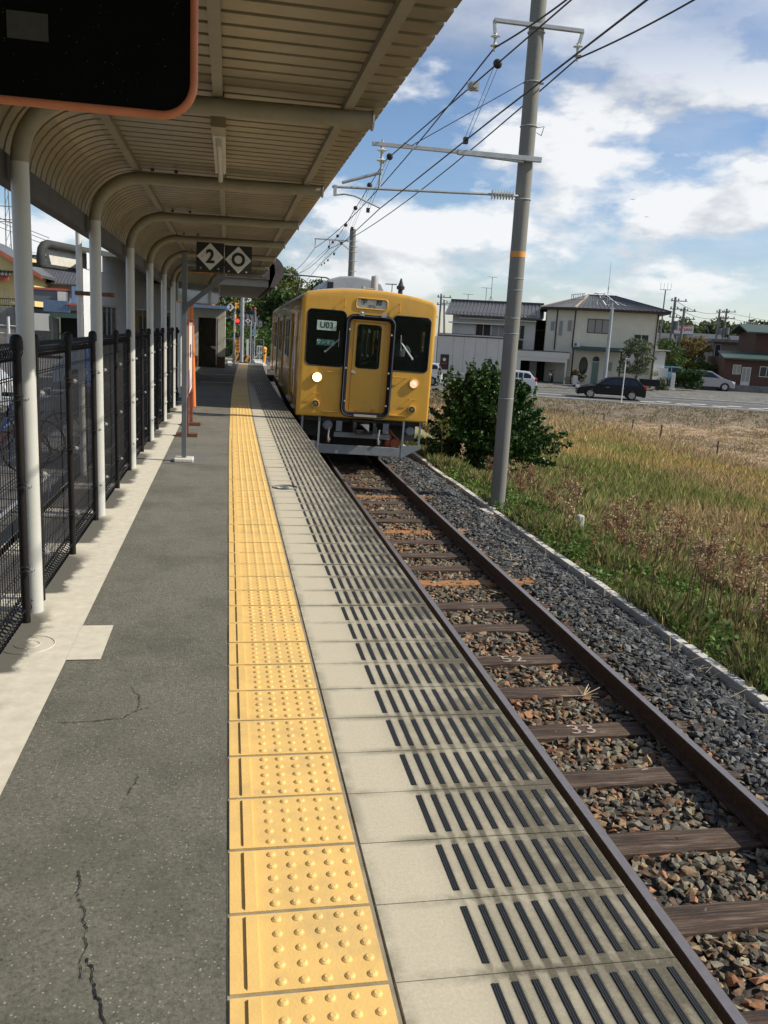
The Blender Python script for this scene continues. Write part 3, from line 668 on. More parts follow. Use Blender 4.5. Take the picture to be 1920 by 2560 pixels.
def c_mid(x, y, n):
    pal = np.array([[.105, .10, .082], [.15, .13, .095], [.20, .14, .08], [.062, .061, .057], [.23, .115, .06], [.18, .16, .115], [.11, .07, .045]])
    rustw = np.clip(.38-np.abs(x-2.25)*.45, .04, .4)+np.clip(np.sin(y*1.1+1)*.12, 0, .12)
    pr = rng.uniform(0, 1, n); i = rng.choice([0, 1, 2, 3, 5, 6, 0], n); i = np.where(pr < rustw, rng.choice([4, 2, 4, 6], n), i)
    return pal[i]*rng.uniform(.65, 1.65, (n, 1))
def c_dark(x, y, n):
    pal = np.array([[.058, .060, .061], [.092, .096, .096], [.038, .039, .042], [.145, .15, .148]]); return pal[rng.choice([0, 1, 2, 0, 3], n)]*rng.uniform(.55, 1.4, (n, 1))
A_ = stones(26600, (1.35, 3.95), (2.0, 18.5), .031, c_mid, ypow=1.15)
B_ = stones(12600, (3.55, 4.72), (4.2, 19.5), .033, c_dark, .012, ypow=1.1)
keep = lambda A: A
n0 = len(A_[0])
np_mesh('ballast_stones', np.concatenate([A_[0], B_[0]]), np.concatenate([A_[1], B_[1]+n0]), 'stone', np.concatenate([A_[2], B_[2]]))
tag(bpy.data.objects['ballast_stones'], 'crushed stone ballast, rusty between the rails and dark grey beside them', 'ballast', kind='stuff')
# concrete kerb at the foot of the ballast, broken into lengths
m = MB(); y = 3.2
random.seed(3)
while y < 24:
    l = random.uniform(1.2, 2.0); dz = random.uniform(-.015, .01)
    if not (14.3 < y+l/2 < 15.2) and not (8.9 < y+l/2 < 10.2) and y < 23: m.box((4.80+off(y)+random.uniform(-.025, .025), y+l/2, -1.53+dz), (.105, l-.03, .22), rot=(0, 0, random.uniform(-.01, .01)))
    y += l
tag(m.build('ballast_kerb', 'concrete', bevel=.008), 'weathered pale concrete kerb between dark ballast and field weeds', 'kerb', kind='structure')

# ================================================================== CANOPY
cols_y = [-2.6, -.15, 2.3, 4.74, 7.2, 9.65, 12.0, 14.5, 16.9, 19.45]
can = thing('platform_canopy', 'long grey corrugated canopy on bent pipe columns over the platform', 'canopy')
def deck_path():
    p = [(.80, 2.79), (-.74, 2.79)]
    for k in range(1, 11): t = R(90*k/10); p.append((-.74-.42*math.sin(t), 2.37+.42*math.cos(t)))
    return p
dp = deck_path(); m = MB(); y = -3.0; pitch = .147
nrm = [(0, 1), (0, 1)]+[(-math.sin(R(9*k)), math.cos(R(9*k))) for k in range(1, 11)]
rows = []
while y < 20.6:
    for dy, h in ((0, 0), (.112, 0), (.118, .035), (.141, .035)): rows.append((y+dy, h))
    y += pitch
n = len(dp)
for yy, h in rows:
    for (x, z), (nx_, nz_) in zip(dp, nrm):
        ox, oz = nx_*h, nz_*h
        m.v.append((x+ox, yy, z+oz))
for k in range(len(rows)-1):
    for j in range(n-1): m.f.append((k*n+j, k*n+j+1, (k+1)*n+j+1, (k+1)*n+j)); m.mi.append(0)
m.build('roof_deck', 'deck_metal', can)
m = MB(); m.b2((-1.155, -3, 2.27), (-1.10, 20.4, 2.40)); m.b2((-1.185, -3, 2.27), (-1.156, 20.4, 2.285)); m.b2((-1.185, -3, 2.39), (-1.156, 20.4, 2.405)); m.build('gutter_beam', 'gutter_dark', can)
for x, nm in ((.60, 0), (-.07, 1), (-.72, 2)):
    m = MB(); z = 2.77
    m.b2((x-.025, -3, z-.018), (x+.025, 20.4, z-.013)); m.b2((x-.025, -3, z-.013), (x-.02, 20.4, z+.018)); m.b2((x+.02, -3, z-.013), (x+.025, 20.4, z+.018)); m.build('purlin', 'beam_paint_shaded', can)
def frame_mb():
    m = MB(); r = .0445; p = [(-1.04, 0, 0), (-1.04, 0, .8), (-1.04, 0, 1.6), (-1.04, 0, 2.36)]
    for k in range(1, 11): t = R(90*k/10); p.append((-1.04+.35*(1-math.cos(t)), 0, 2.36+.345*math.sin(t)))
    p += [(0, 0, 2.712), (.735, 0, 2.72)]
    m.tube(p, r, 18); m.mi = [1 if min(m.v[i][2] for i in f) > 2.30 else 0 for f in m.f]; return m  # bend and beam get the shade-darkened copy of the column paint
fm = frame_mb().build('canopy_frame', ['column_paint', 'beam_paint_shaded'], can, smooth=True); fm.location = (0, cols_y[0], 0)
cap = MB(); cap.lathe((.737, 0, 2.72), [(.052, -.006), (.052, .004), (.02, .006)], 18, 'x'); cap.build('end_cap', 'steel_bright', fm)
bt = MB()
for x in (-.60, -.42, -.05, .62): bt.box((x, -.02, 2.769), (.026, .03, .02))
build_pieces(bt, 'clip_bolt', 'gutter_dark', fm)
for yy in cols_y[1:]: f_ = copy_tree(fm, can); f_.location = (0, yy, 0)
# tube lights
def tube_light(y, first=None):
    if first: r_ = copy_tree(first); r_.location = (-.07, y, 2.66); return r_
    t = thing('tube_light', 'white fluorescent batten under the near canopy bay, just ahead of the dark mirror', 'light', (-.07, y, 2.66), 0, 'fluorescent lights under the canopy')
    m = MB(); m.box((0, .62, .035), (.075, 1.24, .05)); m.build('housing', 'white_paint', t, bevel=.006)
    m = MB(); m.tube([(0, .05, -.025), (0, 1.3, -.025)], .015, 12); MATS.get('tube_glass') or P('tube_glass', (.62, .6, .52), .3); m.build('tube', 'tube_glass', t, smooth=True)
    m = MB(); m.box((0, .08, -.012), (.034, .03, .05)); m.box((0, 1.26, -.012), (.034, .03, .05)); build_pieces(m, 'tube_holder', 'white_paint', t)
    m = MB(); m.box((0, -.13, .045), (.08, .22, .07)); m.tube([(0, -.13, .09), (0, -.3, .1)], .012, 8); m.build('junction_box', 'deck_metal', t)
    return t
tl = tube_light(5.25); t2 = tube_light(12.5, tl); t2['label'] = 'white fluorescent batten seen end-on above the numbered plates'; t3 = tube_light(17.3, tl); t3['label'] = 'small far fluorescent light near the end of the canopy'

# side post with clamp seen beyond the fence
t = thing('drain_post', 'slender white post clamped to the second column beyond the fence', 'post', (-1.47, 9.1, -.6))
m = MB(); m.cyl((0, 0, 0), (0, 0, 3.12), .03, n=12); m.build('pipe', 'white_paint', t, smooth=True)
m = MB(); m.box((0, 0, 3.14), (.085, .085, .03)); m.build('top_plate', 'galv', t)
m = MB(); m.b2((-.04, -.045, 2.43), (.33, .045, 2.47)); m.build('clamp', 'rust', t)

# ================================================================== FENCE
fen = thing('mesh_fence', 'tall black wire mesh fence with coiled top and bottom along the platform', 'fence', (-1.10, 0, 0))
def post_obj():
    m = MB(); m.cyl((0, 0, 0), (0, 0, 1.47), .0215, n=14); m.cyl((0, 0, 1.44), (0, 0, 1.485), .032, n=14); m.lathe((0, 0, 1.485), [(.032, 0), (.029, .018), (.018, .03), (.002, .034)], 14); o = m.build('fence_post', 'brown_coat', fen, smooth=True)
    c = MB()
    for z in (.30, .75, 1.20):
        for d in (-.012, .012): c.tube([(1.15*.0215*math.cos(a), 1.15*.0215*math.sin(a), z+d) for a in np.linspace(0, 2*math.pi, 13)[:-1]], .004, 4, closed=True)
    build_pieces(c, 'clamp_band', 'black_coat', o)
    c = MB()
    for z in (.30, .75, 1.20): c.lathe((.045, -.035, z), [(.014, -.006), (.014, .006), (.007, .007), (.007, .014)], 8, 'x')
    build_pieces(c, 'clamp_bolt', 'steel_bright', o); return o
pc = post_obj(); posts = []
for y in cols_y[1:-1]: posts += [y-.185, y+.195, y+1.215]
posts = [p for p in posts if p > .3]; pc.location = (.055, posts[0], 0)
for p in posts[1:]: q = copy_tree(pc, fen); q.location = (.055, p, 0)
def panel(y0, y1, fine):
    m = MB(); L_ = y1-y0; n = int(L_/.046); x = .0; rv = .0030; sides = 4 if fine else 3
    for k in range(n+1):
        y = y0+L_*k/n; m.tube([(x, y, .10), (x, y, 1.44)], rv, sides, cap=False)
    for z in (.22, .40, .60, .75, .93, 1.10, 1.28):
        m.tube([(x+.004, y0, z), (x+.004, y1, z)], .0034, sides, cap=False); 
        if fine: m.tube([(x-.004, y0, z+.012), (x-.004, y1, z+.012)], .0034, sides, cap=False)
    for zc in (.056, 1.425):      # bent coils
        for k in range(n+1):
            y = y0+L_*k/n; m.tube([(x+.042*math.cos(a)+.02, y+.018*math.sin(a/2), zc+.044*math.sin(a)) for a in np.linspace(0, 2*math.pi, 9 if fine else 6)[:-1]], .0036, 3, closed=True)
        for a in (0.5, 2.1, 3.7, 5.3): m.tube([(x+.02+.042*math.cos(a), y0, zc+.044*math.sin(a)), (x+.02+.042*math.cos(a), y1, zc+.044*math.sin(a))], .0034, 3, cap=False)
    m.build('mesh_panel', 'black_coat', fen)
for y in cols_y[1:-1]:
    if y+1.2 < .6: continue
    panel(max(.4, y+.20), y+1.21, y < 9); panel(y+1.22, y+2.26, y < 9); panel(y-.18, y+.19, y < 9)

# ================================================================== SIGNS AND MIRRORS ON THE PLATFORM
def number_plate(t, x, z, s, txt, y=0):
    m = MB(); m.box((x, y, z), (s, .012, s)); p = m.build('plate', 'plate_black', t, bevel=.002)
    d = s*.485; m = MB(); m.prism([(x-d, z), (x, z-d), (x+d, z), (x, z+d)], 'y', y-.010, y-.0062); m.build('diamond', 'plate_white', p)
    q = text_obj('numeral', txt, s*.66, 'plate_black', p, (x, y-.0125, z-.004), (R(90), 0, 0), bold=s*.022, ext=.0015, xs=.95)
    m = MB()
    for a, c in ((-.34, -.42), (.3, -.42)): m.lathe((x+a*s, y-.006, z+c*s), [(.011*s/.3, -.003), (.008*s/.3, .0)], 8, 'y')
    for a in (-.30, .30): m.lathe((x+a*s, y-.0105, z), [(.008*s/.3, -.002), (.006*s/.3, 0)], 8, 'y')
    build_pieces(m, 'rivet', 'galv', p)
t = thing('stop_position_sign', 'grey post holding black plates with white diamonds reading 2 and 0', 'sign', (-.50, 10.2, 0))
m = MB(); m.b2((-.028, -.03, .05), (.028, .03, 2.40)); m.build('post', 'grey_paint', t, bevel=.003)
m = MB(); m.b2((-.11, -.12, 0), (.11, .12, .045)); m.build('base_block', 'concrete', t, bevel=.01)
m = MB(); m.b2((-.02, -.022, 2.27), (.70, .022, 2.31)); m.build('arm', 'grey_paint', t)
m = MB(); m.bar((0, -.036, 1.78), (.46, -.036, 2.17), .03, .055); m.build('brace', 'grey_paint', t)
number_plate(t, .285, 2.365, .308, '2', -.05); number_plate(t, .60, 2.348, .308, 'O', -.05)
def mirror(name, label, cx, y, z0, w_, h_, back=True, tilt=0, rad=.07, rimw=.0175):
    t = thing(name, label, 'mirror', (cx, y, z0), 0, None)
    pts = rrect(-w_/2, w_/2, 0, h_, rad, 10)
    m = MB(); m.tube([(x, 0, z) for x, z in pts], rimw/2, 10, closed=True); m.build('rim', 'mirror_rim', t, smooth=True)
    m = MB(); m.prism(rrect(-w_/2+.004, w_/2-.004, .004, h_-.004, rad-.003, 10), 'y', -.002, .008); 
    return t, m
t, m = mirror('back_of_mirror', 'black back of a mirror with rounded orange rim hanging close overhead', -.355, 2.0, 2.052, .55, .42)
m.build('back_panel', 'black_board', t)
m = MB(); m.b2((-.218+.12, -.006, .118), (-.218+.20, -.0035, .17)); sk_ = m.build('sticker', 'sticker', t); 
P('speck', (.06, .06, .058), .9); m = MB(); random.seed(11)
for k in range(140):
    x = random.uniform(-.2, .25); z = random.uniform(.012, .4); r_ = random.uniform(.0005, .0016); m.lathe((x, -.0025, z), [(r_*.8, 0), (r_, -.0003)], 5, 'y')
ds_ = m.build('dust_spots', 'speck', t); ds_['kind'] = 'stuff'
m = MB(); m.tube([(0, .03, .30), (0, .03, .64)], .014, 8); m.box((0, .02, .36), (.2, .03, .04)); m.build('hanger', 'galv', t)
t, m = mirror('driver_mirror', 'rounded rectangular mirror in a brown rim on the orange pole', -.60, 17.0, 1.99, .84, .58, rad=.08, rimw=.018)
m.build('glass', 'mirror_face', t); t.rotation_euler = (R(.4), 0, R(-7))
t = thing('orange_pole', 'bright orange painted pole holding up the far mirror', 'pole', (-.66, 17.1, 0), rot=(0, R(-1.7), 0))
m = MB(); m.cyl((0, 0, 0), (0, 0, 2.3), .05, n=16); m.build('pole', 'orange_paint', t, smooth=True)
m = MB(); m.b2((-.015, -.055, 1.02), (.03, -.049, 1.55)); m.build('pale_notice', 'plate_white', t)
t = thing('station_name_board', 'white name board with blue end on two rust red legs, seen edge on', 'sign', (-.575, 13.25, 0))
m = MB(); m.b2((-.012, -.75, .60), (.012, .75, 1.58)); m.build('board', 'plate_white', t, bevel=.004)
m = MB(); m.b2((-.002, -.80, .56), (-.006, .80, .60)); m.b2((-.016, -.80, 1.58), (.016, .80, 1.62)); m.b2((-.016, -.80, .57), (.016, -.762, 1.62)); m.b2((-.016, .762, .57), (.016, .80, 1.62)); P('pinkish_trim', (.45, .26, .22), .6); m.build('frame', 'pinkish_trim', t)
m = MB(); m.prism([(-.74, .62), (-.3, .62), (-.2, .78), (-.3, .94), (-.74, .94)], 'x', .0125, .016); m.build('blue_panel', 'blue_paint', t)
m = MB()
for k in range(5): m.b2((.0125, -.15+k*.09, 1.10), (.015, -.10+k*.09, 1.30))
m.build('lettering', 'grey_paint', t)
for s_ in (-1, 1):
    m = MB(); m.b2((-.025, s_*.70-.025, .03), (.025, s_*.70+.025, 1.66)); m.build('leg', 'rust_paint', t)
    m = MB(); m.b2((-.15, s_*.70-.09, 0), (.15, s_*.70+.09, .045)); m.build('base_plate', 'rust', t)
# ================================================================== PEOPLE
def person(name, label, loc, rotz, pose, top, legs, hair='hair', cap=None, parent=None, hold=None):
    """one continuous skinned body; pose 'sit' or 'stand'; facing -Y locally"""
    J = {'pelvis': (0, 0, .95), 'waist': (0, .0, 1.08), 'chest': (0, .01, 1.28), 'neck0': (0, .01, 1.43), 'neck': (0, -.005, 1.50), 'head': (0, -.02, 1.60), 'crown': (0, -.01, 1.69), 'nose': (0, -.115, 1.595)}
    Rr = {'pelvis': .135, 'waist': .125, 'chest': .15, 'neck0': .085, 'neck': .055, 'head': .088, 'crown': .070, 'nose': .012}
    E_ = [('pelvis', 'waist'), ('waist', 'chest'), ('chest', 'neck0'), ('neck0', 'neck'), ('neck', 'head'), ('head', 'crown'), ('head', 'nose')]
    for s, q in ((-1, 'l'), (1, 'r')):
        J['sh'+q] = (s*.18, .01, 1.40); Rr['sh'+q] = .058
        if pose == 'sit': el, wr = (s*.25, -.08, 1.14), (s*.16, -.32, 1.10)
        else: el, wr = (s*.25, .02, 1.12), (s*.24, -.08, .90)
        J['el'+q] = el; Rr['el'+q] = .042; J['wr'+q] = wr; Rr['wr'+q] = .026
        d = (Vector(wr)-Vector(el)).normalized(); pm = Vector(wr)+d*.06; J['pm'+q] = tuple(pm); Rr['pm'+q] = .028
        E_ += [('neck0', 'sh'+q), ('sh'+q, 'el'+q), ('el'+q, 'wr'+q), ('wr'+q, 'pm'+q)]
        side = Vector((1, 0, 0))
        for k, (o_, l) in enumerate(((-.030, .062), (-.010, .075), (.010, .070), (.030, .055))):
            a = pm+side*o_+d*.03; b_ = a+d*l*.5; c = b_+d*l*.4+Vector((0, 0, -.02))
            for nme, p, r_ in ((f'f{k}a{q}', a, .010), (f'f{k}b{q}', b_, .009), (f'f{k}c{q}', c, .008)): J[nme] = tuple(p); Rr[nme] = r_
            E_ += [('pm'+q, f'f{k}a{q}'), (f'f{k}a{q}', f'f{k}b{q}'), (f'f{k}b{q}', f'f{k}c{q}')]
        ta = Vector(wr)+d*.035+side*(-s*.032); tb = ta+d*.04+side*(-s*.018); J['ta'+q] = tuple(ta); J['tb'+q] = tuple(tb); Rr['ta'+q] = .011; Rr['tb'+q] = .009
        E_ += [('wr'+q, 'ta'+q), ('ta'+q, 'tb'+q)]
        J['hip'+q] = (s*.10, 0, .92); Rr['hip'+q] = .10
        if pose == 'sit': kn, an, to = (s*.12, -.42, .92), (s*.12, -.44, .50), (s*.12, -.60, .46)
        else: kn, an, to = (s*.11, -.02, .50), (s*.11, .02, .09), (s*.12, -.14, .04)
        for nme, p, r_ in (('kn', kn, .068), ('an', an, .042), ('to', to, .038)): J[nme+q] = p; Rr[nme+q] = r_
        E_ += [('pelvis', 'hip'+q), ('hip'+q, 'kn'+q), ('kn'+q, 'an'+q), ('an'+q, 'to'+q)]
    names = list(J); ix = {n: i for i, n in enumerate(names)}
    me = bpy.data.meshes.new(name); me.from_pydata([J[n] for n in names], [(ix[a], ix[b_]) for a, b_ in E_], [])
    o = bpy.data.objects.new(name, me); col.objects.link(o)
    sk = o.modifiers.new('skin', 'SKIN'); sk.use_smooth_shade = True
    for i, n in enumerate(names):
        v = me.skin_vertices[0].data[i]; v.radius = (Rr[n], Rr[n]*(.72 if n in ('chest', 'waist', 'pelvis') else 1)); v.use_root = (n == 'pelvis')
    sb = o.modifiers.new('sub', 'SUBSURF'); sb.levels = 1; sb.render_levels = 1
    bpy.context.view_layer.update()
    me2 = bpy.data.meshes.new_from_object(o.evaluated_get(bpy.context.evaluated_depsgraph_get())); bpy.data.objects.remove(o)
    for q in ('skin', top, legs, 'black_coat'): me2.materials.append(MATS[q])
    for p in me2.polygons:
        c = p.center
        hand = abs(c.x) < .35 and c.y < -.28 and c.z > 1.0 if pose == 'sit' else (c.z < .93 and abs(c.x) > .19)
        if c.z > 1.455 or hand: p.material_index = 0
        elif c.z > 1.0 and not (pose == 'sit' and c.y < -.12 and c.z < 1.03): p.material_index = 1
        elif c.z < (.55 if pose == 'sit' else .10) and (pose != 'sit' or c.z < .52): p.material_index = 3
        else: p.material_index = 2
    b_ = bpy.data.objects.new(name, me2); col.objects.link(b_); b_.location = loc; b_.rotation_euler = (0, 0, rotz); tag(b_, label, 'person')
    m = MB(); m.lathe((0, .008, 1.60), [(.088, -.02), (.096, .03), (.094, .06), (.075, .10), (.04, .122), (.004, .128)], 14); 
    h = m.build('hair', hair, b_, smooth=True)
    m = MB()
    for s in (-1, 1): m.lathe((s*.033, -.100, 1.612), [(.011, 0), (.006, -.008)], 8, 'y'); 
    build_pieces(m, 'eye', 'black_coat', b_)
    m = MB()
    for s in (-1, 1): m.box((s*.094, .0, 1.60), (.018, .035, .06))
    m.box((0, -.101, 1.553), (.045, .012, .010)); build_pieces(m, 'ear', 'skin', b_, bevel=.004)
    if cap:
        m = MB(); m.lathe((0, .0, 1.655), [(.095, 0), (.10, .03), (.115, .06), (.08, .085)], 16); m.prism([(-.08, -.06), (.08, -.06), (.06, -.15), (-.06, -.15)], 'z', 1.650, 1.660); m.build('cap', cap, b_, smooth=True)
    return b_

# ================================================================== TRAIN
tr = thing('yellow_train', 'mustard yellow single railcar with lit headlights standing at the platform', 'train', (2.665, 16.8, -1.10), rot=(0, R(1.5), R(-1.2)))
LEN = 19.5; HW = 1.352; ZB = .995
def body_outline(hw, zb, zs, zt, r, n=6):
    p = [(-hw, zb), (hw, zb), (hw, zs-r)]
    for k in range(1, n+1): t = R(62*k/n); p.append((hw-r+r*math.cos(t), zs-r+r*math.sin(t)))
    x1, z1 = p[-1]
    for k in range(1, 9): u = k/9; x = x1*(1-u)-x1*u; p.append((x, z1+(zt-z1)*(1-(x/x1)**2)))
    p.append((-x1, z1))
    for k in range(n-1, -1, -1): t = R(62*k/n); p.append((-(hw-r+r*math.cos(t)), zs-r+r*math.sin(t)))
    return p
def solid(fn, mats):
    m = MB(); fn(m); return m.build('tmp', mats)
def boolean(o, cutters, name, mat):
    for c in cutters:
        md = o.modifiers.new('b', 'BOOLEAN'); md.operation = 'DIFFERENCE'; md.solver = 'EXACT'; md.object = c
    bpy.context.view_layer.update()
    me = bpy.data.meshes.new_from_object(o.evaluated_get(bpy.context.evaluated_depsgraph_get()))
    for c in cutters+[o]: bpy.data.objects.remove(c)
    me.name = name; q = bpy.data.objects.new(name, me); col.objects.link(q); return q
outer = body_outline(HW, ZB, 3.44, 3.545, .20)
shell = solid(lambda m: m.prism(outer, 'y', 0, LEN), ['train_yellow'])
bm = bmesh.new(); bm.from_mesh(shell.data)
fe = [e for e in bm.edges if all(v.co.y < .001 for v in e.verts)]
bmesh.ops.bevel(bm, geom=fe, offset=.085, segments=4, affect='EDGES', profile=.6); bm.to_mesh(shell.data); bm.free()
inner = solid(lambda m: m.prism(body_outline(HW-.06, ZB+.10, 3.30, 3.38, .15), 'y', .07, LEN-.07), ['dark_in'])
WL = rrect(-1.232, -.462, 2.005, 3.088, .095); WR = rrect(.470, 1.240, 2.005, 3.088, .095)
cut = [inner, solid(lambda m: m.prism(WL, 'y', -.1, .2), ['train_black']), solid(lambda m: m.prism(WR, 'y', -.1, .2), ['train_black']),
       solid(lambda m: m.prism(rrect(-.285, .325, 3.175, 3.362, .05), 'y', -.1, .2), ['train_yellow']),
       solid(lambda m: m.prism(rrect(-.40, .44, 1.13, 2.93, .05), 'y', -.1, .2), ['train_yellow'])]
doors_y = [(2.3, 3.6), (7.0, 8.3), (11.4, 12.7), (16.0, 17.3)]; crew = (.62, 1.22)
wins_y = [(4.1, 5.15), (5.35, 6.4), (8.8, 9.75), (9.95, 10.9), (13.2, 14.2), (14.4, 15.5), (17.7, 18.7)]
def sidecuts(m):
    for a, c in doors_y+[crew]: m.b2((-1.6, a, ZB+.12), (1.6, c, 3.02))
    for a, c in wins_y: m.b2((-1.6, a, 1.98), (1.6, c, 2.92))
cut.append(solid(sidecuts, ['train_yellow']))
bo = boolean(shell, cut, 'body', 'train_yellow'); bo.parent = tr
bo.data.materials.clear(); bo.data.materials.append(MATS['train_yellow']); bo.data.materials.append(MATS['train_black']); bo.data.materials.append(MATS['train_side_shaded']); smooth_by_angle(bo.data, R(30))
for p in bo.data.polygons:
    c = p.center; p.material_index = 1 if (abs(c.x) < HW-.045 and .06 < c.y < LEN-.06 and ZB+.05 < c.z < 3.40) else (2 if abs(p.normal.x) > .6 and c.y > .12 else 0)
# front windows: black surround plate set in the opening, clear pane, name cards
for poly, x0, x1 in ((WL, -1.232, -.462), (WR, .470, 1.240)):
    m = MB(); m.prism(poly, 'y', .012, .020); f_ = m.build('front_window', 'front_glass', tr)
    m = MB(); m.b2((x0+.003, .025, 2.01), (x1-.003, .035, 2.30)); m.b2((x0+.003, .025, 2.98), (x1-.003, .035, 3.08)); m.b2((x0+.003, .025, 2.30), (x0+.055, .035, 2.98)); m.b2((x1-.055, .025, 2.30), (x1-.003, .035, 2.98)); m.build('blackout_panel', 'train_black', f_)
    m = MB(); m.tube([(x, .006, z) for x, z in poly], .012, 6, closed=True); m.build('rubber_seal', 'rubber', f_, smooth=True)
P('card_green', (.40, .55, .47), .6); P('card_dark', (.04, .17, .12), .6); P('letters_pale', (.72, .80, .74), .6); P('letters_black', (.015, .02, .02), .6)
def card(name, x0, x1, z0, z1, mat, txt, tm, size, y=.004, bold=.003, xs=1.0):
    m = MB(); m.b2((x0, y, z0), (x1, y+.006, z1)); c = m.build(name, mat, tr)
    text_obj('lettering', txt, size, tm, c, ((x0+x1)/2, y-.002, (z0+z1)/2), (R(90), 0, 0), ext=.001, bold=bold, xs=xs)
card('route_card', -1.034, -.652, 2.695, 2.882, 'card_green', 'U03', .185, .185) if False else card('route_card', -1.034, -.652, 2.695, 2.882, 'card_green', 'U03', 'letters_black', .165, xs=.95)
card('one_man_card', -1.02, -.668, 2.402, 2.522, 'card_dark', 'ワンマン', 'letters_pale', .092, bold=.0)
# destination blind
m = MB(); m.tube([(x, -.004, z) for x, z in rrect(-.29, .33, 3.17, 3.367, .055)], .014, 6, closed=True); m.build('blind_frame', 'train_yellow', tr, smooth=True)
P('blind_face', (.50, .54, .50), .5)
m = MB(); m.b2((-.285, .03, 3.175), (.325, .04, 3.362)); c = m.build('destination_blind', 'blind_face', tr)
text_obj('lettering', '宇', .115, 'letters_black', c, (-.135, .027, 3.295), (R(90), 0, 0), ext=.001, bold=.0025, xs=1.15)
text_obj('lettering', '部', .115, 'letters_black', c, (.165, .027, 3.295), (R(90), 0, 0), ext=.001, bold=.002, xs=1.15)
text_obj('lettering', '字部新川', .026, 'letters_black', c, (.02, .027, 3.232), (R(90), 0, 0), ext=.001, xs=1.3); text_obj('lettering', 'FOR UBE', .034, 'letters_black', c, (.02, .027, 3.202), (R(90), 0, 0), ext=.001, xs=1.2)
# gangway surround and door
dp_ = rrect(-.432, .480, 1.085, 3.005, .13, 6)
m = MB(); m.tube([(x, -.05, z) for x, z in dp_], .050, 8, closed=True); m.tube([(x, -.005, z) for x, z in dp_], .046, 8, closed=True); g_ = m.build('gangway_surround', 'blue_black', tr, smooth=True)
m = MB(); m.tube([(x, -.095, z) for x, z in rrect(-.452, .500, 1.065, 3.025, .14, 6)], .0055, 6, closed=True); m.build('surround_lip', 'grey_paint', g_, smooth=True)
m = MB(); m.b2((-.392, .03, 1.13), (.440, .045, 2.93)); m.build('door_reveal', 'train_yellow', g_) if False else None
leaf = solid(lambda m: m.prism(rrect(-.285, .325, 1.135, 2.905, .03), 'y', .05, .085), ['train_yellow'])
lc = solid(lambda m: m.prism(rrect(-.222, .252, 2.012, 2.862, .06), 'y', 0, .2), ['train_yellow'])
dl = boolean(leaf, [lc], 'gangway_door', 'train_yellow'); dl.parent = tr
m = MB(); m.b2((-.40, .068, 1.12), (-.289, .098, 2.94)); m.b2((.329, .068, 1.12), (.44, .098, 2.94)); m.b2((-.289, .068, 2.909), (.329, .098, 2.94)); m.build('door_frame', 'train_yellow', tr)
m = MB(); m.prism(rrect(-.222, .252, 2.012, 2.862, .06), 'y', .062, .07); m.build('door_window', 'clear_glass', dl)
m = MB(); m.tube([(x, .05, z) for x, z in rrect(-.222, .252, 2.012, 2.862, .06)], .009, 6, closed=True); m.build('window_seal', 'rubber', dl)
m = MB(); m.bar((-.265, .03, 1.93), (-.20, .03, 1.90), .02, .025); m.lathe((-.268, .05, 1.93), [(.03, 0), (.03, -.015)], 10, 'y'); m.build('door_handle', 'steel_bright', dl)
m = MB(); m.b2((-.15, .040, 1.325), (.20, .05, 1.335))
for x in (-.155, -.115, .155, .195): m.tube([(x, .04, 1.14), (x+.01, .02, 1.20)], .008, 6)
m.build('door_fittings', 'train_yellow', dl)
m = MB(); m.b2((-.20, -.12, 1.055), (.26, -.02, 1.10)); m.build('step_plate', 'steel_bright', g_)
m = MB()
for x in (-.175, .262):
    m.prism([(x-.05, 3.03), (x+.05, 3.03), (x+.045, 3.09), (x+.02, 3.12), (x-.02, 3.12), (x-.045, 3.09)], 'y', -.11, -.09); m.b2((x-.05, -.11, 3.025), (x+.05, 0, 3.035))
build_pieces(m, 'hanger_lug', 'galv', g_)
m = MB(); m.lathe((-.175, -.115, 3.08), [(.022, 0), (.020, -.012), (.01, -.018)], 10, 'y')
for x, z in ((-.395, 2.75), (.445, 2.7), (-.40, 1.35), (.435, 1.3), (-.42, 2.0), (.44, 1.95), (.455, 1.65)): m.lathe((x, -.02, z), [(.012, 0), (.012, -.07), (.02, -.08)], 6, 'y')
build_pieces(m, 'clip', 'steel_bright', g_)
# lamps
for x, lit in ((-.975, 1), (.985, 0)):
    m = MB(); m.lathe((x, 0, 1.775), [(.105, .02), (.105, -.035), (.085, -.045), (.082, -.01)], 22, 'y'); h = m.build('headlight', 'train_yellow', tr, smooth=True)
    m = MB(); m.lathe((x, -.028, 1.775), [(.080, .02), (.080, .0), (.055, -.010), (.02, -.014)], 20, 'y'); m.build('lens', 'lamp_lit' if lit else 'lamp_dimlit', h, smooth=True)
    m = MB(); m.lathe((x, 0, 1.255), [(.085, .02), (.085, -.05), (.066, -.055), (.064, -.02)], 20, 'y'); h = m.build('tail_lamp', 'train_yellow', tr, smooth=True)
    P('tail_lens', (.10, .15, .14), .15) if 'tail_lens' not in MATS else None
    m = MB(); m.lathe((x, -.025, 1.255), [(.062, .02), (.060, 0), (.045, -.018), (.015, -.028)], 18, 'y'); m.build('lens', 'tail_lens', h, smooth=True)
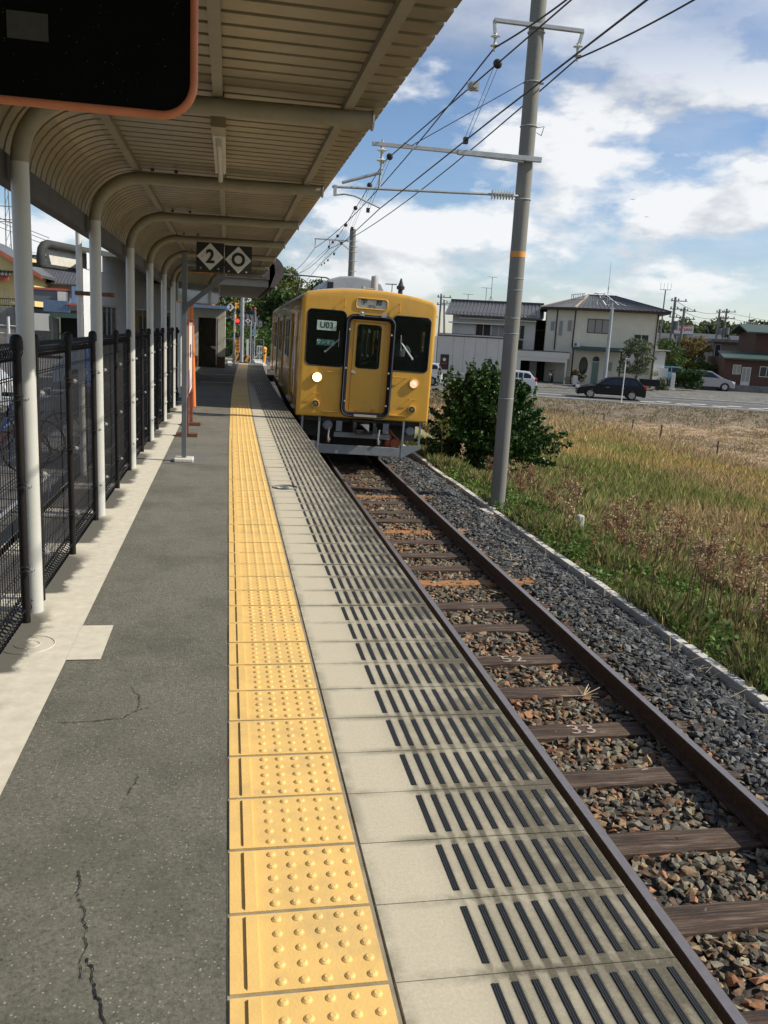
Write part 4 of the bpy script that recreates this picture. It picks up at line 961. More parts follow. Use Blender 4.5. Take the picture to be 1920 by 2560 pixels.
# handrails and steps
def rail_bar(p0, p1, r=.009, out=.045):
    m = MB(); a = Vector(p0); c = Vector(p1); o_ = Vector((0, -out, 0)); m.tube([a, a+o_, c+o_, c], r, 6); return m.build('handrail', 'train_yellow', tr, smooth=True)
rail_bar((-.515, .0, 3.325), (-.51, .0, 3.17)); rail_bar((.575, 0, 3.32), (.58, 0, 3.16))
for a, c, z in ((-.78, -.48, 1.895), (.54, .825, 1.89)): rail_bar((a, 0, z), (c, 0, z))
for a, c, z in ((-1.03, -.91, 1.46), (.92, 1.04, 1.46)): rail_bar((a, 0, z), (c, 0, z), .007)
for a, c in ((-.83, -.51), (.53, .86)):
    m = MB(); m.b2((a, -.07, 1.112), (c, 0, 1.125)); m.build('foot_step', 'train_yellow', tr)
# wipers
for a, b_, c in (((-.585, 2.30+.40), (-.59, 2.545), (-.845, 2.29)), ((.645, 2.72), (.665, 2.56), (.91, 2.265))):
    m = MB(); m.tube([(c[0], -.03, c[1]), (b_[0], -.035, b_[1])], .008, 6); m.tube([(c[0]+.025, -.03, c[1]), (b_[0]+.02, -.035, b_[1])], .005, 6); m.tube([(a[0], -.022, a[1]), (b_[0]-.0, -.03, b_[1]-.15)], .007, 6); m.lathe((c[0], 0, c[1]), [(.025, 0), (.02, -.035)], 8, 'y'); m.build('wiper', 'galv', tr)
# cab interior, partition, driver desk
P('cab_grey', (.11, .13, .12), .7); P('saloon_wall', (.42, .40, .34), .7)
m = MB(); m.b2((-1.29, .1, ZB+.10), (1.29, LEN-.1, ZB+.14)); m.build('floor', 'cab_grey', tr)
m = MB(); m.b2((.46, .12, ZB+.14), (1.28, .55, 2.18)); m.b2((-1.28, .12, ZB+.14), (-.46, .45, 2.12)); m.b2((.95, .2, 2.18), (1.22, .42, 2.42)); m.build('driver_desk', 'cab_grey', tr, bevel=.015)
m = MB(); m.b2((1.00, .19, 2.27), (1.07, .2, 2.34)); m.b2((.985, .19, 2.17), (1.08, .2, 2.23)); build_pieces(m, 'gauge', 'lamp_clear', tr)
m = MB(); m.b2((-1.29, 1.30, ZB+.14), (-.35, 1.34, 3.32)); m.b2((.42, 1.30, ZB+.14), (1.29, 1.34, 3.32)); m.b2((-.35, 1.30, 2.95), (.42, 1.34, 3.36)); build_pieces(m, 'partition', 'cab_grey', tr)
m = MB(); m.b2((-1.28, 1.5, 3.28), (1.28, LEN-.2, 3.31)); m.b2((-1.29, LEN-.16, ZB+.1), (1.29, LEN-.1, 3.3)); m.build('ceiling', 'saloon_wall', tr)
m = MB()
for s in (-1, 1):
    for a, c in ((4.0, 6.6), (8.6, 11.1), (13.0, 15.7)): m.b2((s*.80, a, ZB+.14), (s*1.28, c, ZB+.56)); m.b2((s*1.18, a, ZB+.56), (s*1.28, c, 1.95))
build_pieces(m, 'bench_seat', 'seat_cloth', tr, bevel=.03)
m = MB()
for s in (-1, 1):
    for y_ in (3.8, 6.8, 8.5, 11.2, 12.9, 15.8): m.tube([(s*.78, y_, ZB+.14), (s*.78, y_, 3.28)], .017, 8)
build_pieces(m, 'grab_pole', 'steel_bright', tr)
for s in (-1, 1):
    for a, c in wins_y:
        m = MB(); m.b2((s*1.325, a, 1.98), (s*1.333, c, 2.92)); w_ = m.build('side_window', 'train_glass', tr)
        m = MB(); x = s*1.345; m.b2((x-.012, a, 1.98), (x+.008, a+.03, 2.92)); m.b2((x-.012, c-.03, 1.98), (x+.008, c, 2.92)); m.b2((x-.012, a+.03, 1.98), (x+.008, c-.03, 2.01)); m.b2((x-.012, a+.03, 2.89), (x+.008, c-.03, 2.92)); m.b2((x-.006, a+.03, 2.44), (x+.003, c-.03, 2.465)); m.build('frame', 'alu', w_)
    for a, c in doors_y+[crew]:
        mid = (a+c)/2
        for q0, q1 in (((a, mid-.004), (mid+.004, c)) if c-a > 1 else ((a, c),)):
            m = MB(); X0, X1 = s*1.285, s*1.31; zt, zb = 3.02, ZB+.12
            m.b2((X0, q0, zb), (X1, q1, 2.0)); m.b2((X0, q0, 2.82), (X1, q1, zt)); m.b2((X0, q0, 2.0), (X1, q0+.12, 2.82)); m.b2((X0, q1-.12, 2.0), (X1, q1, 2.82)); d_ = m.build('side_door', 'train_side_shaded', tr)
            m = MB(); m.b2((s*1.292, q0+.12, 2.0), (s*1.302, q1-.12, 2.82)); m.build('door_glass', 'train_glass', d_)
        m = MB(); m.b2((s*1.30, a-.0, zb-.035), (s*1.40, c, zb-.005)); m.build('door_sill', 'galv', tr)
    for yy in (.52, 1.32):
        m = MB(); m.tube([(s*1.352, yy, 1.35), (s*1.40, yy, 1.38), (s*1.40, yy, 2.5), (s*1.352, yy, 2.53)], .012, 6); m.build('handrail', 'steel_bright', tr, smooth=True)
m = MB()
for s in (-1, 1): m.b2((s*1.352, .09, 3.12), (s*1.375, LEN, 3.145))
build_pieces(m, 'rain_strip', 'train_side_shaded', tr)
# roof kit
m = MB()
pr = [(-.72, 3.50), (.78, 3.50), (.78, 3.66), (.66, 3.86), (.35, 3.95), (0, 3.98), (-.30, 3.95), (-.60, 3.85), (-.72, 3.66)]
m.prism(pr, 'y', 3.2, 7.2); ac = m.build('roof_cooler', 'train_roof', tr, bevel=.04, seg=3)
m = MB(); m.b2((-.60, 3.185, 3.60), (-.46, 3.199, 3.80)); m.build('grille', 'train_black', ac)
m = MB(); m.prism([(-1.1, 3.40), (1.1, 3.40), (1.0, 3.50), (.5, 3.575), (0, 3.59), (-.5, 3.575), (-1.0, 3.50)], 'y', .9, LEN-.3); m.build('roof_skin', 'train_roof', tr, bevel=.02)
m = MB(); m.lathe((.145, .75, 3.53), [(.13, 0), (.13, .02), (.075, .03), (.072, .30), (.06, .32)], 16); m.tube([(-.10, .5, 3.58), (.10, .5, 3.58)], .015); m.lathe((-.12, .45, 3.57), [(.035, 0), (.035, .04)], 8); m.build('roof_vent', 'train_roof', tr, smooth=True)
m = MB(); m.lathe((.30, 1.6, 3.56), [(.05, 0), (.05, .33), (.04, .36)], 10); m.build('roof_vent', 'train_roof', tr, smooth=True)
m = MB(); m.lathe((.86, 1.7, 3.50), [(.055, 0), (.05, .18), (.085, .19), (.09, .25), (.06, .27), (.04, .33), (.015, .42)], 12); m.build('warning_horn', 'underframe', tr, smooth=True)
m = MB()      # pantograph
y0 = 16.2
m.box((-.35, y0, 3.68), (1.2, 1.6, .05)); 
for s in (-1, 1):
    x = -.1+s*.45
    m.tube([(x, y0+.7, 3.72), (x, y0-.55, 4.10), (x*.9, y0, 4.66)], .018, 6); m.tube([(x, y0-.7, 3.72), (x, y0+.55, 4.10), (x*.9, y0, 4.66)], .018, 6)
for d in (-.16, .16): m.tube([(-.95, y0+d, 4.56), (-.7, y0+d, 4.68), (.5, y0+d, 4.68), (.78, y0+d, 4.56)], .016, 6)
for x in (-.75, .1): m.lathe((x, y0-.5, 3.6), [(.05, 0), (.08, .04), (.05, .08), (.08, .12), (.04, .16)], 10)
m.build('pantograph', 'wire_dark', tr)
# underframe, skirt plate, coupler
m = MB(); m.b2((-1.2, .5, .55), (1.2, 18.9, .93)); m.b2((-1.28, .15, .90), (1.28, LEN-.1, ZB-.003)); m.b2((-.9, 1.2, .25), (.9, 3.6, .6)); m.build('underframe', 'underframe', tr)
for y_ in (1.6, 3.7, 15.6, 17.7):
    m = MB()
    for s in (-1, 1): m.lathe((s*.56, y_, .43), [(.43, -.06), (.43, .06), (.38, .065)], 22, 'x')
    m.cyl((-.7, y_, .43), (.7, y_, .43), .07); m.build('wheelset', 'rust', tr)
m = MB(); m.b2((-.85, -.02, .27), (.83, .02, .455)); m.build('skirt_plate', 'train_grey', tr, bevel=.006)
m = MB()
for s in (-1, 1):
    m.prism([(s*.855, .27), (s*.875, .27), (s*1.24, .46), (s*1.24, .53), (s*.855, .50)], 'y', -.015, .012); 
m.b2((-.89, -.025, .25), (-.853, .03, ZB)); m.b2((.833, -.025, .25), (.87, .03, ZB)); m.b2((1.19, .05, .50), (1.23, .08, ZB)); m.b2((-1.23, .05, .50), (-1.19, .08, ZB)); build_pieces(m, 'skirt_part', 'train_grey', tr)
m = MB(); m.b2((-.55, .10, .60), (.60, .16, .70)); m.b2((-.52, .06, .72), (-.40, .12, .93)); m.b2((.44, .06, .72), (.56, .12, .93)); build_pieces(m, 'buffer_beam', 'train_grey', tr)
m = MB(); m.b2((-.20, -.15, .73), (-.13, .3, .93)); m.b2((.20, -.15, .73), (.26, .3, .93)); m.b2((-.13, -.10, .70), (.20, .3, .78)); m.b2((-.20, -.02, .93), (.26, .3, .98)); m.prism([(-.08, .91), (.10, .93), (.10, .76)], 'y', -.30, -.14); m.tube([(.27, -.12, .86), (.30, -.14, .66), (.35, -.14, .66)], .010, 6)
m.build('coupler', 'underframe', tr, bevel=.006)
m = MB(); m.prism([(-.06, .925), (.10, .925), (.10, .785)], 'y', -.306, -.3005); m.build('coupler_face', 'galv', tr)
m = MB(); 
for x, z, r_, l in ((-.68, .82, .10, .2), (1.02, .80, .09, .2)): m.lathe((x, .14, z), [(r_*.7, -.02), (r_, 0), (r_, l)], 12, 'y')
build_pieces(m, 'air_tank', 'train_grey', tr)
P('orange_brown', (.30, .085, .03), .6, var=.3)
m = MB(); m.lathe((.60, .25, .44), [(.07, 0), (.085, .10), (.06, .22), (.085, .25), (.04, .33)], 12); m.lathe((.73, .22, .52), [(.10, -.08), (.11, .0), (.06, .12)], 12, 'y'); m.tube([(.6, .2, .8), (.68, .1, .7), (.8, .15, .6)], .02, 6); m.build('brake_valve', 'orange_brown', tr, smooth=True)
m = MB()
for x in (-.66, .36): m.tube([(x, .0, .80), (x-.02, -.02, .62), (x, 0, .50)], .02, 6); m.lathe((x, -.03, .56), [(.03, -.03), (.03, .03)], 8, 'y')
build_pieces(m, 'air_hose', 'galv', tr)
# people on board (things of their own)
def local(x, y, z):
    return Matrix.Translation((2.665, 16.8, -1.10)) @ Euler((0, R(1.5), R(-1.2))).to_matrix().to_4x4() @ Vector((x, y, z))
m = MB(); m.b2((.62, .95, ZB+.14), (1.06, 1.27, ZB+.86)); m.b2((.62, 1.22, ZB+.86), (1.06, 1.28, ZB+1.3)); m.build('driver_seat', 'seat_cloth', tr, bevel=.03)
person('person', 'driver in white shirt, dark vest and cap seated behind the right front window', local(.86, 1.02, 1.06), R(6), 'sit', 'shirt_white', 'navy_cloth', cap='navy_cloth')
person('person', 'dark haired passenger seated on the bench, seen in the middle of the door window', local(.98, 4.9, .87), R(-88), 'sit', 'navy_cloth', 'navy_cloth')
person('person', 'passenger in black seated deeper in the car, at the left edge of the door window', local(.98, 8.8, .87), R(-95), 'sit', 'black_coat', 'navy_cloth')
# ================================================================== OVERHEAD LINE
def disc_insulator(m, p, n=2, s=1.0, d=(0, 0, -1)):
    d = Vector(d).normalized(); q = Vector(p); l = .11*s
    for k in range(n):
        a = q+d*(k*l*1.35)
        m.cur = 1; m.tube([a+d*.035*s, a+d*.055*s, a+d*.075*s], [.05*s, .085*s, .03*s], 12); m.cur = 0; m.tube([a, a+d*l*.4, a+d*l*1.25], [.028*s, .034*s, .02*s], 8)
    return q+d*(n*l*1.35)
t = thing('catenary_pole', 'tall round concrete pole with orange band and catenary arms beside the track', 'pole', (4.97, 14.7, -1.62))
PZ = 1.62
m = MB(); m.tube([(0, 0, 0), (0, 0, 4.6), (.0, 0, 11.0)], [.136, .134, .128], 26); m.build('shaft', 'concrete_pole', t, smooth=True)
P('orange_band', (.62, .27, .06), .7, var=.2); m = MB(); m.tube([(0, 0, 4.66), (0, 0, 4.76)], [.1375, .1375], 26, cap=False); m.build('orange_band', 'orange_band', t, smooth=True)
m = MB()
for z in (3.35, 3.62, 4.1, 4.3, 2.2, 5.62, 6.80, 7.49, 8.26):
    m.tube([((.138)*math.cos(a), (.138)*math.sin(a), z) for a in np.linspace(0, 2*math.pi, 25)[:-1]], .006 if z < 5 else .013, 4, closed=True)
m.tube([(.15, 0, 6.8), (.28, 0, 6.83), (.24, 0, 6.68), (.15, -.02, 6.72)], .010, 6); m.tube([(.13, 0, 7.49), (.2, 0, 7.5)], .02, 6)
m.build('steel_band', 'galv', t)
# top cross arm with two hanging insulators
m = MB(); m.b2((-.77, -.16, 8.30), (.78, -.09, 8.36)); m.bar((-.77, -.125, 8.33), (-.74, -.125, 8.13), .05, .05); m.bar((.77, -.125, 8.33), (.72, -.125, 8.13), .05, .05); m.build('cross_arm', 'galv', t, bevel=.004)
for x in (-.735, .705):
    m = MB(); disc_insulator(m, (x, -.125, 8.14), 2, .95); m.build('insulator', ['galv', 'porcelain'], t, smooth=True)
# middle arm (messenger support)
m = MB(); m.b2((-2.70, -.19, 6.235), (-1.15, -.13, 6.295)); m.b2((-1.25, -.20, 6.22), (.22, -.12, 6.30)); m.bar((-1.2, -.16, 6.24), (-.1, -.16, 6.20), .06, .03); m.build('messenger_arm', 'galv', t, bevel=.004)
m = MB(); e_ = disc_insulator(m, (-2.53, -.16, 6.23), 2, 1.05); m.tube([(-2.53, -.16, 6.34), (-2.53, -.16, 6.2)], .018, 6); m.tube([e_, e_+Vector((0, 0, -.12))], .025, 6); m.build('insulator', ['galv', 'porcelain'], t, smooth=True)
# pull-off pipe with post insulator, hanger frame and curved steady arm
m = MB(); m.tube([(-3.33, -.16, 5.545), (-.62, -.16, 5.64)], .021, 10); m.tube([(-2.53, -.16, 5.83), (-3.17, -.16, 5.62)], .026, 8); m.tube([(-2.54, -.16, 5.80), (-2.55, -.16, 5.57)], .022, 6); m.box((-3.28, -.16, 5.49), (.05, .05, .17))
m.tube([(-3.27, -.16, 5.42), (-3.12, -.16, 5.445), (-2.95, -.16, 5.43), (-2.51, -.16, 5.27)], .014, 8); m.build('pull_off_frame', 'galv', t, smooth=True)
m = MB()
for k in range(8): m.lathe((-.60+k*.052, -.16, 5.64+k*.002), [(.045, -.012), (.082, 0), (.045, .012)], 14, 'x')
m.cur = 1; m.tube([(-.66, -.16, 5.64), (-.12, -.10, 5.66)], .022, 8); m.build('rod_insulator', ['porcelain', 'galv'], t, smooth=True)
# second pole
t = thing('catenary_pole', 'second pole down the line, its arm and top standing above the train roof', 'pole', (6.10, 44, -1.6))
m = MB(); m.tube([(0, 0, 0), (0, 0, 8.27)], [.175, .155], 20); m.build('shaft', 'concrete_pole', t, smooth=True)
m = MB(); m.b2((-1.93, -.2, 7.62), (-.1, -.13, 7.68)); m.bar((-.72, -.165, 7.62), (-.16, -.165, 7.22), .04, .04); m.b2((-1.92, -.19, 7.40), (-1.87, -.15, 7.62)); m.b2((-1.20, -.19, 7.40), (-1.16, -.15, 7.62)); m.build('cross_arm', 'galv', t)
for x in (-1.895, -1.18):
    m = MB(); disc_insulator(m, (x, -.165, 7.42), 2, .8); m.build('insulator', ['galv', 'porcelain'], t)
m = MB()
for z in (7.66, 7.4, 7.15, 6.7, 6.2): m.tube([(.168*math.cos(a), .168*math.sin(a), z) for a in np.linspace(0, 2*math.pi, 17)[:-1]], .016, 4, closed=True); m.tube([(.14, 0, z), (.25, 0, z+.01)], .015, 4)
m.build('steel_band', 'galv', t)
# third pole on the platform side of the line
t = thing('catenary_pole', 'pale banded pole rising left of the train beyond the canopy end', 'pole', (3.40, 68, -1.2))
m = MB(); m.tube([(0, 0, 0), (0, 0, 7.4)], [.27, .22], 18); m.build('shaft', 'concrete_pole', t, smooth=True)
m = MB()
for z in np.arange(3.6, 7.2, .5): m.tube([(.262*math.cos(a), .262*math.sin(a), z) for a in np.linspace(0, 2*math.pi, 15)[:-1]], .03, 4, closed=True)
m.b2((.2, -.3, 6.85), (1.80, -.22, 6.92)); m.bar((.2, -.26, 6.4), (.8, -.26, 6.85), .05, .05); m.b2((1.72, -.3, 6.45), (1.78, -.22, 6.85)); m.tube([(.2, -.2, 4.35), (1.6, -.2, 4.3)], .03, 6); m.tube([(.6, -.2, 5.6), (1.0, -.2, 5.75), (1.4, -.2, 5.9)], .03, 6); m.build('arms', 'galv', t)
m = MB(); m.tube([(0, 0, 3.72), (0, 0, 3.84)], [.275, .275], 18, cap=False); m.build('orange_band', 'orange_band', t)
# wires
def wire(name, label, pts, r=.008, sag=0, mat='wire_dark'):
    P_ = []
    for k, (a, c) in enumerate(zip(pts[:-1], pts[1:])):
        a = Vector(a); c = Vector(c); n = 12 if sag else 1
        for i in range(n): u = i/n; q = a.lerp(c, u); q.z -= sag*4*u*(1-u)*(c-a).length/40; P_.append(q)
    P_.append(Vector(pts[-1])); m = MB(); m.tube(P_, r, 6, cap=False); return tag(m.build(name, mat), label, 'wire')
cw = wire('contact_wire', 'lowest overhead wire running above the track over the train roof', [(2.78, -6, 3.9), (2.73, 6, 3.9), (2.72, 9, 3.9), (2.47, 14.7, 3.66), (3.1, 30, 3.86), (3.9, 47, 3.9), (4.6, 66, 4.0)], .0085)
ms = wire('messenger_wire', 'upper overhead wire with round hangers, clamped above the contact wire', [(3.2, 2, 5.1), (3.17, 8.4, 4.82), (2.50, 14.6, 4.40), (3.6, 29, 4.78), (4.82, 44, 5.62), (5.0, 66, 5.5)], .009)
fl = wire('feeder_wire', 'thick feeder wire through the left insulator of the pole top', [(4.9, 3, 6.9), (4.67, 12.61, 6.4), (4.235, 14.57, 6.30), (4.21, 43.9, 5.62), (4.3, 66, 5.6)], .014, sag=.5)
fr = wire('feeder_wire', 'thick feeder wire through the right insulator of the pole top', [(6.8, 3, 6.8), (6.33, 12.04, 6.4), (5.67, 14.57, 6.28), (4.92, 43.9, 5.62), (4.8, 66, 5.6)], .014, sag=.5)
wire('stay_wire', 'thin stay wire running from the pole band down to the messenger clamp', [(4.83, 14.6, 5.86), (2.90, 14.4, 4.64), (2.62, 13.6, 4.5)], .008)
def hanger(y, xm, zm, zc, xc, first=None):
    if first: t = copy_tree(first); t.location = (xm, y, zm); return t
    t = thing('wire_hanger', 'black ball hanger with thin dropper joining the two overhead wires', 'hanger', (xm, y, zm), 0, 'droppers between the overhead wires')
    m = MB(); m.lathe((0, 0, 0), [(.01, -.055), (.038, -.04), (.055, 0), (.038, .04), (.01, .055)], 12, 'y'); m.build('ball', 'rubber', t, smooth=True)
    m = MB(); m.tube([(.02, 0, 0), (xc-xm+.02, 0, zc-zm)], .003, 4); m.tube([(-.03, 0, 0), (xc-xm-.02, 0, zc-zm)], .003, 4); m.build('dropper', 'wire_dark', t)
    m = MB(); m.box((xc-xm, 0, zc-zm), (.05, .06, .07)); m.build('clamp', 'rubber', t); return t
h0 = hanger(10.1, 2.985, 4.70, 3.85, 2.67)
for y_, x_, z_ in ((14.3, 2.53, 4.42), (17.5, 2.72, 4.48), (21.5, 3.02, 4.58), (26, 3.38, 4.70), (31, 3.76, 4.9), (36, 4.17, 5.17), (41, 4.58, 5.45)): hanger(y_, x_, z_, 0, 0, h0)
m = MB(); m.lathe((2.93, 10.9, 4.66), [(.04, -.09), (.06, 0), (.04, .09)], 8, 'y'); m.box((2.93, 10.9, 4.66), (.14, .05, .1)); tag(m.build('wire_clamp', 'galv'), 'grey clamp where two overhead wires cross, left of the big pole', 'clamp')

# ================================================================== TERRAIN
def smooth(a, b_, x): t = np.clip((x-a)/(b_-a), 0, 1); return t*t*(3-2*t)
def ground_z(x, y):
    x = np.asarray(x, float); y = np.asarray(y, float); d = .342*x+.94*y; s = .94*x-.342*y
    xr = x-.00055*np.maximum(0, y-9)**2
    z = -1.56-1.14*smooth(5.0, 9.5, xr)
    far = -1.97+.42*smooth(62, 68.5, d)+.0*s
    k = smooth(50.5, 56.3, d); z = z*(1-k)+far*k
    near = smooth(-45, 2, y)
    z = np.where(x < 1.0, -.60-.7*smooth(-2.0, -1.2, x)+.0*y, z)
    z = np.where((x < 6) & (x >= 1.0), np.minimum(-1.56, z) if False else z, z)
    # wooded hill far left ahead and behind the camera
    z = z+np.where(x < 12, 5*smooth(85, 200, y), 3*smooth(150, 400, d))
    z = z+15*smooth(28, 90, -y)*smooth(-20, 30, 25-x)
    return z
xs = np.concatenate([np.linspace(-700, -60, 14), np.linspace(-50, -2.2, 30), [-1.9, -1.6, -1.3, -.5, .5, 1.05], np.linspace(1.4, 22, 76), np.linspace(22.6, 60, 60), np.linspace(66, 900, 16)])
yv = np.concatenate([np.linspace(-260, -12, 12), np.linspace(-8, 62, 130), np.linspace(63, 95, 40), np.linspace(100, 900, 20)])
X, Y = np.meshgrid(xs, yv); Z = ground_z(X, Y)
Z = Z+np.where((X > 5) & (.342*X+.94*Y < 55), rng.normal(0, .035, X.shape), 0)
V = np.c_[X.ravel(), Y.ravel(), Z.ravel()]; nx = len(xs); idx = np.arange((len(yv)-1)*nx).reshape(-1, nx)[:, :-1].ravel(); F = np.c_[idx, idx+1, idx+nx+1, idx+nx]
def zone_col(x, y):
    """what grows where: green near the track, gold tall grass, mown dry straw beyond the stakes"""
    x = np.asarray(x, float); y = np.asarray(y, float); d = .342*x+.94*y
    w1 = np.sin(x*.9+y*.35)*.5+np.sin(x*.33-y*.57+2)*.5+np.sin(x*1.7+y*1.1)*.25
    green = np.array([.185, .185, .075]); olive = np.array([.25, .215, .11]); gold = np.array([.41, .305, .135]); straw = np.array([.40, .29, .185]); dirt = np.array([.25, .185, .12]); dark = np.array([.10, .09, .06])
    c = np.ones(x.shape+(3,))*olive
    def bl(c, t, q): t = np.clip(t, 0, 1)[..., None]; return c*(1-t)+q*t
    c = bl(c, 1-smooth(5.5, 8.5, x+w1*.5), green)
    c = bl(c, smooth(9.5, 13, x+w1*1.2)*(1-smooth(40, 52, y)), gold)
    c = bl(c, (smooth(.25, .8, w1))*(x < 15)*smooth(6, 9, x)*.7, green*1.15)
    w2 = np.sin(x*.71-y*.43+1)+np.sin(x*1.3+y*.37+4)*.7
    c = bl(c, smooth(.5, 1.2, w2)*smooth(8, 11, x)*.75, np.array([.34, .25, .15])); c = bl(c, smooth(.7, 1.3, -w2)*(x < 17)*smooth(6.5, 9, x)*.6, np.array([.22, .25, .08]))
    c = bl(c, smooth(9, 10.5, x)*(1-smooth(13.5, 15.5, x))*smooth(19, 22, y)*(1-smooth(27, 30, y))*.85, np.array([.19, .205, .07]))
    c = bl(c, smooth(17.5, 19.5, x+w1*.6), straw); c = bl(c, smooth(33, 42, y+w1*2)*(x > 4)*.9, straw)
    c = bl(c, smooth(19, 22, x)*smooth(-.4, .7, w1)*.8, dirt)
    c = bl(c, smooth(49, 53, d+w1)*(1-smooth(55.8, 56.2, d)), np.array([.20, .16, .11]))
    c = bl(c, smooth(56.0, 56.3, d), np.array([.17, .165, .15]))
    c = bl(c, (x < 1)*1.0, np.array([.26, .235, .19]))
    return c
T_ = zone_col(V[:, 0], V[:, 1]); T_[(V[:, 1] > 88) & (V[:, 0] < 12)] = (.05, .07, .02); T_[V[:, 1] < -22] = (.11, .13, .03)
S(np_mesh('ground', V, F, 'field_ground', T_, smooth=True))

# street frame: s runs along the street, d away from the camera
SA = R(-20)
def st(s, d, z=0): return Vector((s*.9397+d*.342, -s*.342+d*.9397, z))
def sthing(name, label, cat, s, d, z, group=None, rz=0): return thing(name, label, cat, st(s, d, z), SA+rz, group)
m = MB()      # road sheet, bends slightly toward us on the right
for a, c in zip(np.arange(-70, 70, 4), np.arange(-66, 74, 4)):
    na = lambda s: 56.4+.0*s; m.face([st(a, 56.6, -1.935), st(c, 56.6, -1.935), st(c, 63.4, -1.90), st(a, 63.4, -1.90)])
S(m.build('road', 'asphalt_road'))
m = MB()
for a, c in zip(np.arange(-70, 70, 4), np.arange(-66, 74, 4)):
    m.face([st(a, 63.4, -1.90), st(c, 63.4, -1.90), st(c, 69, -1.52), st(a, 69, -1.52)]); m.face([st(a, 69, -1.52), st(c, 69, -1.52), st(c, 110, -1.50), st(a, 110, -1.50)])
S(m.build('forecourt_pavement', 'lot_asphalt'))
m = MB()
for a, c in ((-70, 5.8), (10.4, 70)):
    m.face([st(a, 57.2, -1.925), st(c, 57.2, -1.925), st(c, 57.36, -1.924), st(a, 57.36, -1.924)])
m.face([st(-70, 62.6, -1.895), st(70, 62.6, -1.895), st(70, 62.75, -1.894), st(-70, 62.75, -1.894)])
for k in range(14): m.face([st(7.4+k*1.15, 58.3+(k % 2)*.9, -1.92), st(8.3+k*1.15, 58.3+(k % 2)*.9, -1.92), st(8.6+k*1.15, 58.85+(k % 2)*.9, -1.918), st(7.7+k*1.15, 58.85+(k % 2)*.9, -1.918)])
m.face([st(-1, 60, -1.91), st(2.8, 60, -1.91), st(2.8, 60.3, -1.908), st(-1, 60.3, -1.908)])
S(m.build('road_markings', 'road_paint'))
m = MB()
for a, c in zip(np.arange(-70, 69, 2), np.arange(-68.05, 71, 2)): m.prism([(0, 0)]*0+[(56.25, -2.3), (56.55, -2.3), (56.55, -1.86), (56.25, -1.88)], 'x', a, c-.03) if False else None
def stbox(m, s0, s1, d0, d1, z0, z1):
    P8 = [st(s0, d0, z0), st(s1, d0, z0), st(s1, d1, z0), st(s0, d1, z0), st(s0, d0, z1), st(s1, d0, z1), st(s1, d1, z1), st(s0, d1, z1)]
    i = len(m.v); m.v += [tuple(p) for p in P8]
    for q in ((0, 3, 2, 1), (4, 5, 6, 7), (0, 1, 5, 4), (1, 2, 6, 5), (2, 3, 7, 6), (3, 0, 4, 7)): m.f.append(tuple(i+k for k in q)); m.mi.append(0)
for a in np.arange(-60, 60, 2.0): stbox(m, a, a+1.97, 56.25, 56.5, -2.4, -1.86 if not (5.4 < a < 8) else -1.92)
for a in np.arange(9, 40, 2.0): stbox(m, a, a+1.97, 63.5, 63.7, -2.0, -1.80)
S(m.build('roadside_kerb', 'concrete'))

# ================================================================== BUILDINGS ACROSS THE ROAD  (local: x along street, y away, z up from ground)
def window(par, x0, x1, z0, z1, y=0, frame='alu', glass='win_glass', n=2, curtain=False, depth=.06):
    m = MB(); f = .05; yy = y-.035
    m.b2((x0-f, yy, z0-f), (x1+f, yy+depth, z0)); m.b2((x0-f, yy, z1), (x1+f, yy+depth, z1+f)); m.b2((x0-f, yy, z0), (x0, yy+depth, z1)); m.b2((x1, yy, z0), (x1+f, yy+depth, z1))
    for k in range(1, n): x = x0+(x1-x0)*k/n; m.b2((x-.025, yy+.004, z0), (x+.025, yy+depth-.004, z1))
    w_ = m.build('window', frame, par); m = MB(); m.b2((x0+.002, y-.012, z0+.002), (x1-.002, y-.004, z1-.002)); m.build('pane', glass, w_); return w_
def gable_roof(par, x0, x1, y0, y1, ze, zr, mat='tile_roof', pitch=.30, th=.07, ovr=0):
    """ridge along x, rolled tile ribs down both slopes"""
    m = MB(); yr = (y0+y1)/2
    for (a, za), (b_, zb) in (((y0, ze), (yr, zr)), ((y1, ze), (yr, zr))):
        m.face([(x0, a, za), (x1, a, za), (x1, b_, zb), (x0, b_, zb)]); m.face([(x0, a, za-th), (x1, a, za-th), (x1, b_, zb-th), (x0, b_, zb-th)])
        m.face([(x0, a, za-th), (x1, a, za-th), (x1, a, za), (x0, a, za)])
    for x in (x0, x1): m.face([(x, y0, ze-th), (x, yr, zr-th), (x, y1, ze-th), (x, y1, ze), (x, yr, zr), (x, y0, ze)])
    n = int((x1-x0)/pitch)
    for k in range(n+1):
        x = x0+(x1-x0)*k/n
        for a in (y0, y1): m.tube([(x, a, ze+.02), (x, yr, zr+.02)], .045, 5)
    r_ = m.build('roof', mat, par)
    m = MB(); m.b2((x0-.02, yr-.11, zr), (x1+.02, yr+.11, zr+.13)); m.b2((x0-.02, yr-.07, zr+.133), (x1+.02, yr+.07, zr+.19)); m.build('ridge', 'tile_ridge', r_); return r_
G0 = -1.55
